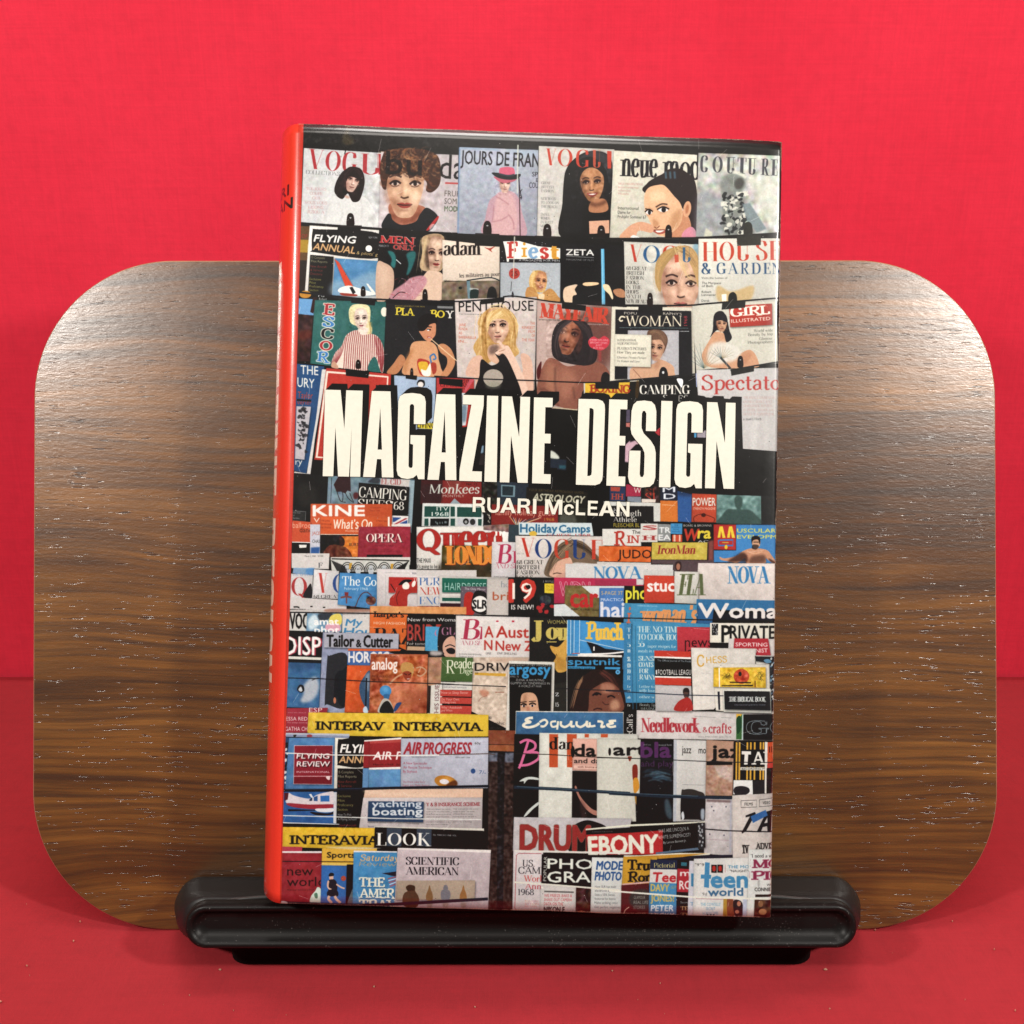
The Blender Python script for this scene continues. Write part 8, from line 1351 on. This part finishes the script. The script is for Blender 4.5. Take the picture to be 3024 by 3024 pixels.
# ---------------------------------------------------------------- the book
paint_all()
img = bpy.data.images.new('jacket_print', CW, H_, alpha=False)
buf = np.ones((H_, CW, 4), np.float32); buf[..., :3] = cov[::-1]
img.pixels.foreach_set(buf.ravel()); img.update(); img.pack()
def jacket_mat():
    t = NT('dust_jacket_paper'); uv = t.N('ShaderNodeTexCoord')
    im = t.N('ShaderNodeTexImage', image=img, extension='EXTEND'); t.L(uv, 'UV', im, 'Vector')
    hs = t.N('ShaderNodeHueSaturation'); hs.inputs['Saturation'].default_value = 1.0; hs.inputs['Value'].default_value = 1.0
    t.L(im, 'Color', hs, 'Color'); t.L(hs, 0, t.b, 'Base Color')
    v = uv.outputs['Object']; n = t.noise(v, 1, 1, 1, 900, 4, .6); n2 = t.noise(v, 1, 1, 1, 28, 4, .55)
    b = t.bump(n.outputs[0], .00003, .5); b2 = t.bump(n2.outputs[0], .0009, .22, b.outputs[0]); t.L(b2, 0, t.b, 'Normal')
    r = t.ramp(n2.outputs[0], [(.3, (.26, .26, .26)), (.7, (.36, .36, .36))]); t.L(r, 0, t.b, 'Roughness')
    t.b.inputs['Specular IOR Level'].default_value = .4; t.b.inputs['Coat Weight'].default_value = .7; t.b.inputs['Coat Roughness'].default_value = .13
    n5 = t.noise(v, 1, 1, 1, 60, 3, .6); b5 = t.bump(n5.outputs[0], .0004, .35); t.L(b5, 0, t.b, 'Coat Normal')
    return t.m
M_JKT = jacket_mat()
M_TITLE = plain('title_ink', (.62, .635, .55), .34, .5, .035, 700)
M_RED = plain('scarlet_paper', (.60, .035, .016), .3, .5, .05)
M_PAGE = plain('page_edges', (.70, .62, .48), .8, .3, .1, 60)
M_BRD = plain('red_book_cloth', (.30, .02, .02), .7, .3, .1)
SB = .985
ZB = dict(TL=.32868*SB, TR=.33027*SB, BR=.32479*SB, BL=.32321*SB)
cTL, cTR, cBR, cBL = (unproj(*p, ZB[k]) for p, k in ((TL, 'TL'), (TR, 'TR'), (BR, 'BR'), (BL, 'BL')))
WB = ((cTR - cTL).length + (cBR - cBL).length)/2; HB = (cTL - cBL).length
NB = (cBR - cBL).cross(cTL - cBL).normalized()
if NB.y > 0: NB = -NB
XB = (cBR - cBL).normalized()
TB = .0365
def BP(x, v, d):
    """book frame: x metres from the hinge, v 0..1 up, d metres behind the front cover"""
    u = min(max(x/WB, 0), 1); e = x - u*WB
    p = (cBL*(1-u) + cBR*u)*(1-v) + (cTL*(1-u) + cTR*u)*v
    wob = 0
    if 0 <= x <= WB and d < .0005: wob = .00028*noise.noise(Vector((x*16, v*3.4, 2.))) * min(1, min(x, WB-x)/.012) + .0004*math.sin(v*math.pi)*min(1, x/.02)*min(1, (WB-x)/.02)
    return p + XB*e - NB*d + NB*wob
book = thing('hardback_book', 'hardback book with photographic news-stand dust jacket and scarlet spine', 'book', tuple(cBL))
def bk(o): o.matrix_parent_inverse = Matrix.Translation(-Vector(cBL)); return o
# jacket: one sheet from back flap round the spine and over the front, turned in at the fore edge
prof = []                                           # (x, d, texture px)
half = [(0, 0), (-.0012, .00010), (-.0026, .0006), (-.0040, .0017), (-.0054, .0034), (-.0068, .0058), (-.0080, .0086), (-.0089, .0118), (-.0094, .0150), (-.0096, TB/2)]
sp = half + [(x, TB-d) for x, d in half[-2::-1]]
arc = [0]
for (a, b), (c_, d_) in zip(sp, sp[1:]): arc.append(arc[-1] + math.hypot(c_-a, d_-b))
PXM = W_/WB
fx = [0.0005 + (WB-.0022)*i/46 for i in range(47)]
tail = [(WB-.0010, .00012), (WB-.0004, .0005), (WB-.0001, .0011), (WB, .0020), (WB-.0003, .0030), (WB-.0012, .0036), (WB-.02, .0036)]
ta = 0; last = (fx[-1], 0); tailp = []
for x, d in tail: ta += math.hypot(x-last[0], d-last[1]); last = (x, d); tailp.append((x, d, M_ + (fx[-1] + ta)*PXM))
front = [(x, 0., M_ + x*PXM) for x in fx] + tailp
spine = [(x, d, M_ - s*PXM) for (x, d), s in zip(sp, arc)]
back = [(.02 + (WB-.0222)*i/6, TB, 2.) for i in range(7)] + [(WB, TB-.0018, 2.), (WB-.0012, TB-.0036, 2.), (WB-.02, TB-.0036, 2.)]
prof = back[::-1] + spine[::-1] + front
NV = 84; V, F, UV = [], [], []
for j in range(NV+1):
    v = j/NV
    for x, d, px in prof: V.append(BP(x, v + (.0009*noise.noise(Vector((x*55, j*.1, 5))) if j in (0, NV) else 0), d)); UV.append((min(max(px, 1), CW-1.5)/CW, min(max(v, .0006), .9994)))
n_ = len(prof)
for j in range(NV):
    for i in range(n_-1): a = j*n_+i; F.append((a, a+1, a+n_+1, a+n_))
jk = link_mesh('dust_jacket', V, F, M_JKT, book, True, UV); bk(jk)
bm = bmesh.new(); bm.from_mesh(jk.data); bmesh.ops.recalc_face_normals(bm, faces=bm.faces); bm.normal_update()
c_ = [f for f in bm.faces if abs(f.calc_center_median().dot(NB) - (cBL*.5+cTR*.5).dot(NB)) < .001]
if c_ and c_[0].normal.dot(NB) < 0: bmesh.ops.reverse_faces(bm, faces=bm.faces)
bm.to_mesh(jk.data); bm.free()
sol = jk.modifiers.new('thickness', 'SOLIDIFY'); sol.thickness = .00022; sol.offset = -1
def box_bk(name, x0, x1, v0, v1, d0, d1, mat, xb=0.):
    V = [BP(x, v, d) for v in (v0, v1) for d in (d0, d1) for x in (x0, x1)]
    F = [(0, 1, 3, 2), (4, 6, 7, 5), (0, 4, 5, 1), (2, 3, 7, 6), (1, 5, 7, 3), (0, 2, 6, 4)]
    return bk(link_mesh(name, V, F, mat, book))
mv = .0035/HB
box_bk('front_board', .0045, WB-.0006, .0012, .9988, .0008, .0030, M_BRD)
box_bk('back_board', .0045, WB-.0006, .0012, .9988, TB-.0032, TB-.0010, M_BRD)
# page block with rounded back
V, F = [], []; pp_ = [(WB-.005, .0036), (WB-.005, TB-.0038), (.004, TB-.0038), (-.003, TB-.007), (-.0062, TB*.72), (-.0072, TB*.5), (-.0062, TB*.28), (-.003, .007), (.004, .0036)]
for v in (mv, 1-mv): V += [BP(x, v, d) for x, d in pp_]
k_ = len(pp_); F = [(i, (i+1) % k_, (i+1) % k_+k_, i+k_) for i in range(k_)] + [tuple(reversed(range(k_))), tuple(range(k_, 2*k_))]
bk(link_mesh('page_block', V, F, M_PAGE, book))
# lettering printed on the jacket: flat ink shapes a hair above the paper
def ink(name, polys, mat, lift):
    cu = bpy.data.curves.new(name, 'CURVE'); cu.dimensions = '2D'; cu.fill_mode = 'BOTH'
    for rings in polys:
        for r_ in rings:
            s_ = cu.splines.new('POLY'); s_.points.add(len(r_)-1)
            for q_, p_ in zip(s_.points, r_): q_.co = (p_[0], p_[1], 0, 1)
            s_.use_cyclic_u = True
    o = bpy.data.objects.new(name+'_tmp', cu); COL.objects.link(o); bpy.context.view_layer.update()
    me = o.evaluated_get(bpy.context.evaluated_depsgraph_get()).to_mesh()
    bm = bmesh.new(); bm.from_mesh(me); bpy.data.objects.remove(o); bpy.data.curves.remove(cu)
    bmesh.ops.triangulate(bm, faces=bm.faces)
    # cut along the cover's height so that the ink follows its slight bow
    ys = [v.co.y for v in bm.verts]; y0, y1 = min(ys), max(ys)
    for k in range(1, 10):
        bmesh.ops.bisect_plane(bm, geom=bm.verts[:]+bm.edges[:]+bm.faces[:], plane_co=(0, y0+(y1-y0)*k/10, 0), plane_no=(0, 1, 0))
    xs_ = [v.co.x for v in bm.verts]; x0, x1 = min(xs_), max(xs_)
    for k in range(1, 30):
        bmesh.ops.bisect_plane(bm, geom=bm.verts[:]+bm.edges[:]+bm.faces[:], plane_co=(x0+(x1-x0)*k/30, 0, 0), plane_no=(1, 0, 0))
    for v in bm.verts: v.co = BP((v.co.x - M_)/PXM, 1 - v.co.y/H_, -lift)
    bm.normal_update()
    for f in bm.faces:
        if f.normal.dot(NB) < 0: f.normal_flip()
    me2 = bpy.data.meshes.new(name); bm.to_mesh(me2); bm.free(); me2.materials.append(mat)
    ob = bpy.data.objects.new(name, me2); COL.objects.link(ob); ob.parent = jk; return ob
ink('title_lettering', title_polys(), M_TITLE, .00030)
ink('author_lettering', author_polys(), M_TITLE, .00030)

# ---------------------------------------------------------------- crumbs and lint on the cloth
rnd = random.Random(5); V, F = [], []
M_CRUMB = plain('crumb', (.42, .22, .15), .8, .3, .2)
spots = [(650, 2865, 4.2), (217, 2780, 3.4), (80, 2853, 3), (0, 2959, 5), (2437, 2865, 6), (2812, 2721, 2.6), (2584, 2747, 2.6), (1808, 2868, 2.4), (1105, 2915, 4), (560, 2940, 2), (2998, 2985, 3), (2936, 2804, 2.4), (237, 2722, 2.5), (1403, 2975, 3), (2450, 2980, 2.2), (1950, 2700+205, 2.2), (690, 2985, 2)]
def floor_hit(px, py):
    d = FWD + RGT*((px-1512)/3028) + DWN*((py-1512)/3028); t = -CAM.z/d.z; return CAM + d*t
for px, py, s in spots + [(rnd.uniform(0, 3024), rnd.uniform(2760, 3020), rnd.uniform(.5, 1.2)) for _ in range(10)] + [(rnd.choice((rnd.uniform(0, 90), rnd.uniform(2960, 3024))), rnd.uniform(2200, 2700), rnd.uniform(.5, 1.2)) for _ in range(2)]:
    c_ = floor_hit(px, py); s = s*.00010; a = rnd.random()*3; o_ = len(V)
    for k in range(6):
        b_ = a + k*math.pi/3; V.append((c_.x + math.cos(b_)*s*rnd.uniform(.5, 1.5), c_.y + math.sin(b_)*s*rnd.uniform(.4, 1), .0002 + s*rnd.uniform(.1, .4)))
    V.append((c_.x, c_.y, .0004 + s*.9)); V.append((c_.x, c_.y, -.0004))
    for k in range(6): F += [(o_+k, o_+(k+1) % 6, o_+6), (o_+(k+1) % 6, o_+k, o_+7)]
lint = link_mesh('crumbs', V, F, M_CRUMB); lint['kind'] = 'stuff'; lint['label'] = 'pale crumbs and lint scattered on the red cloth floor'
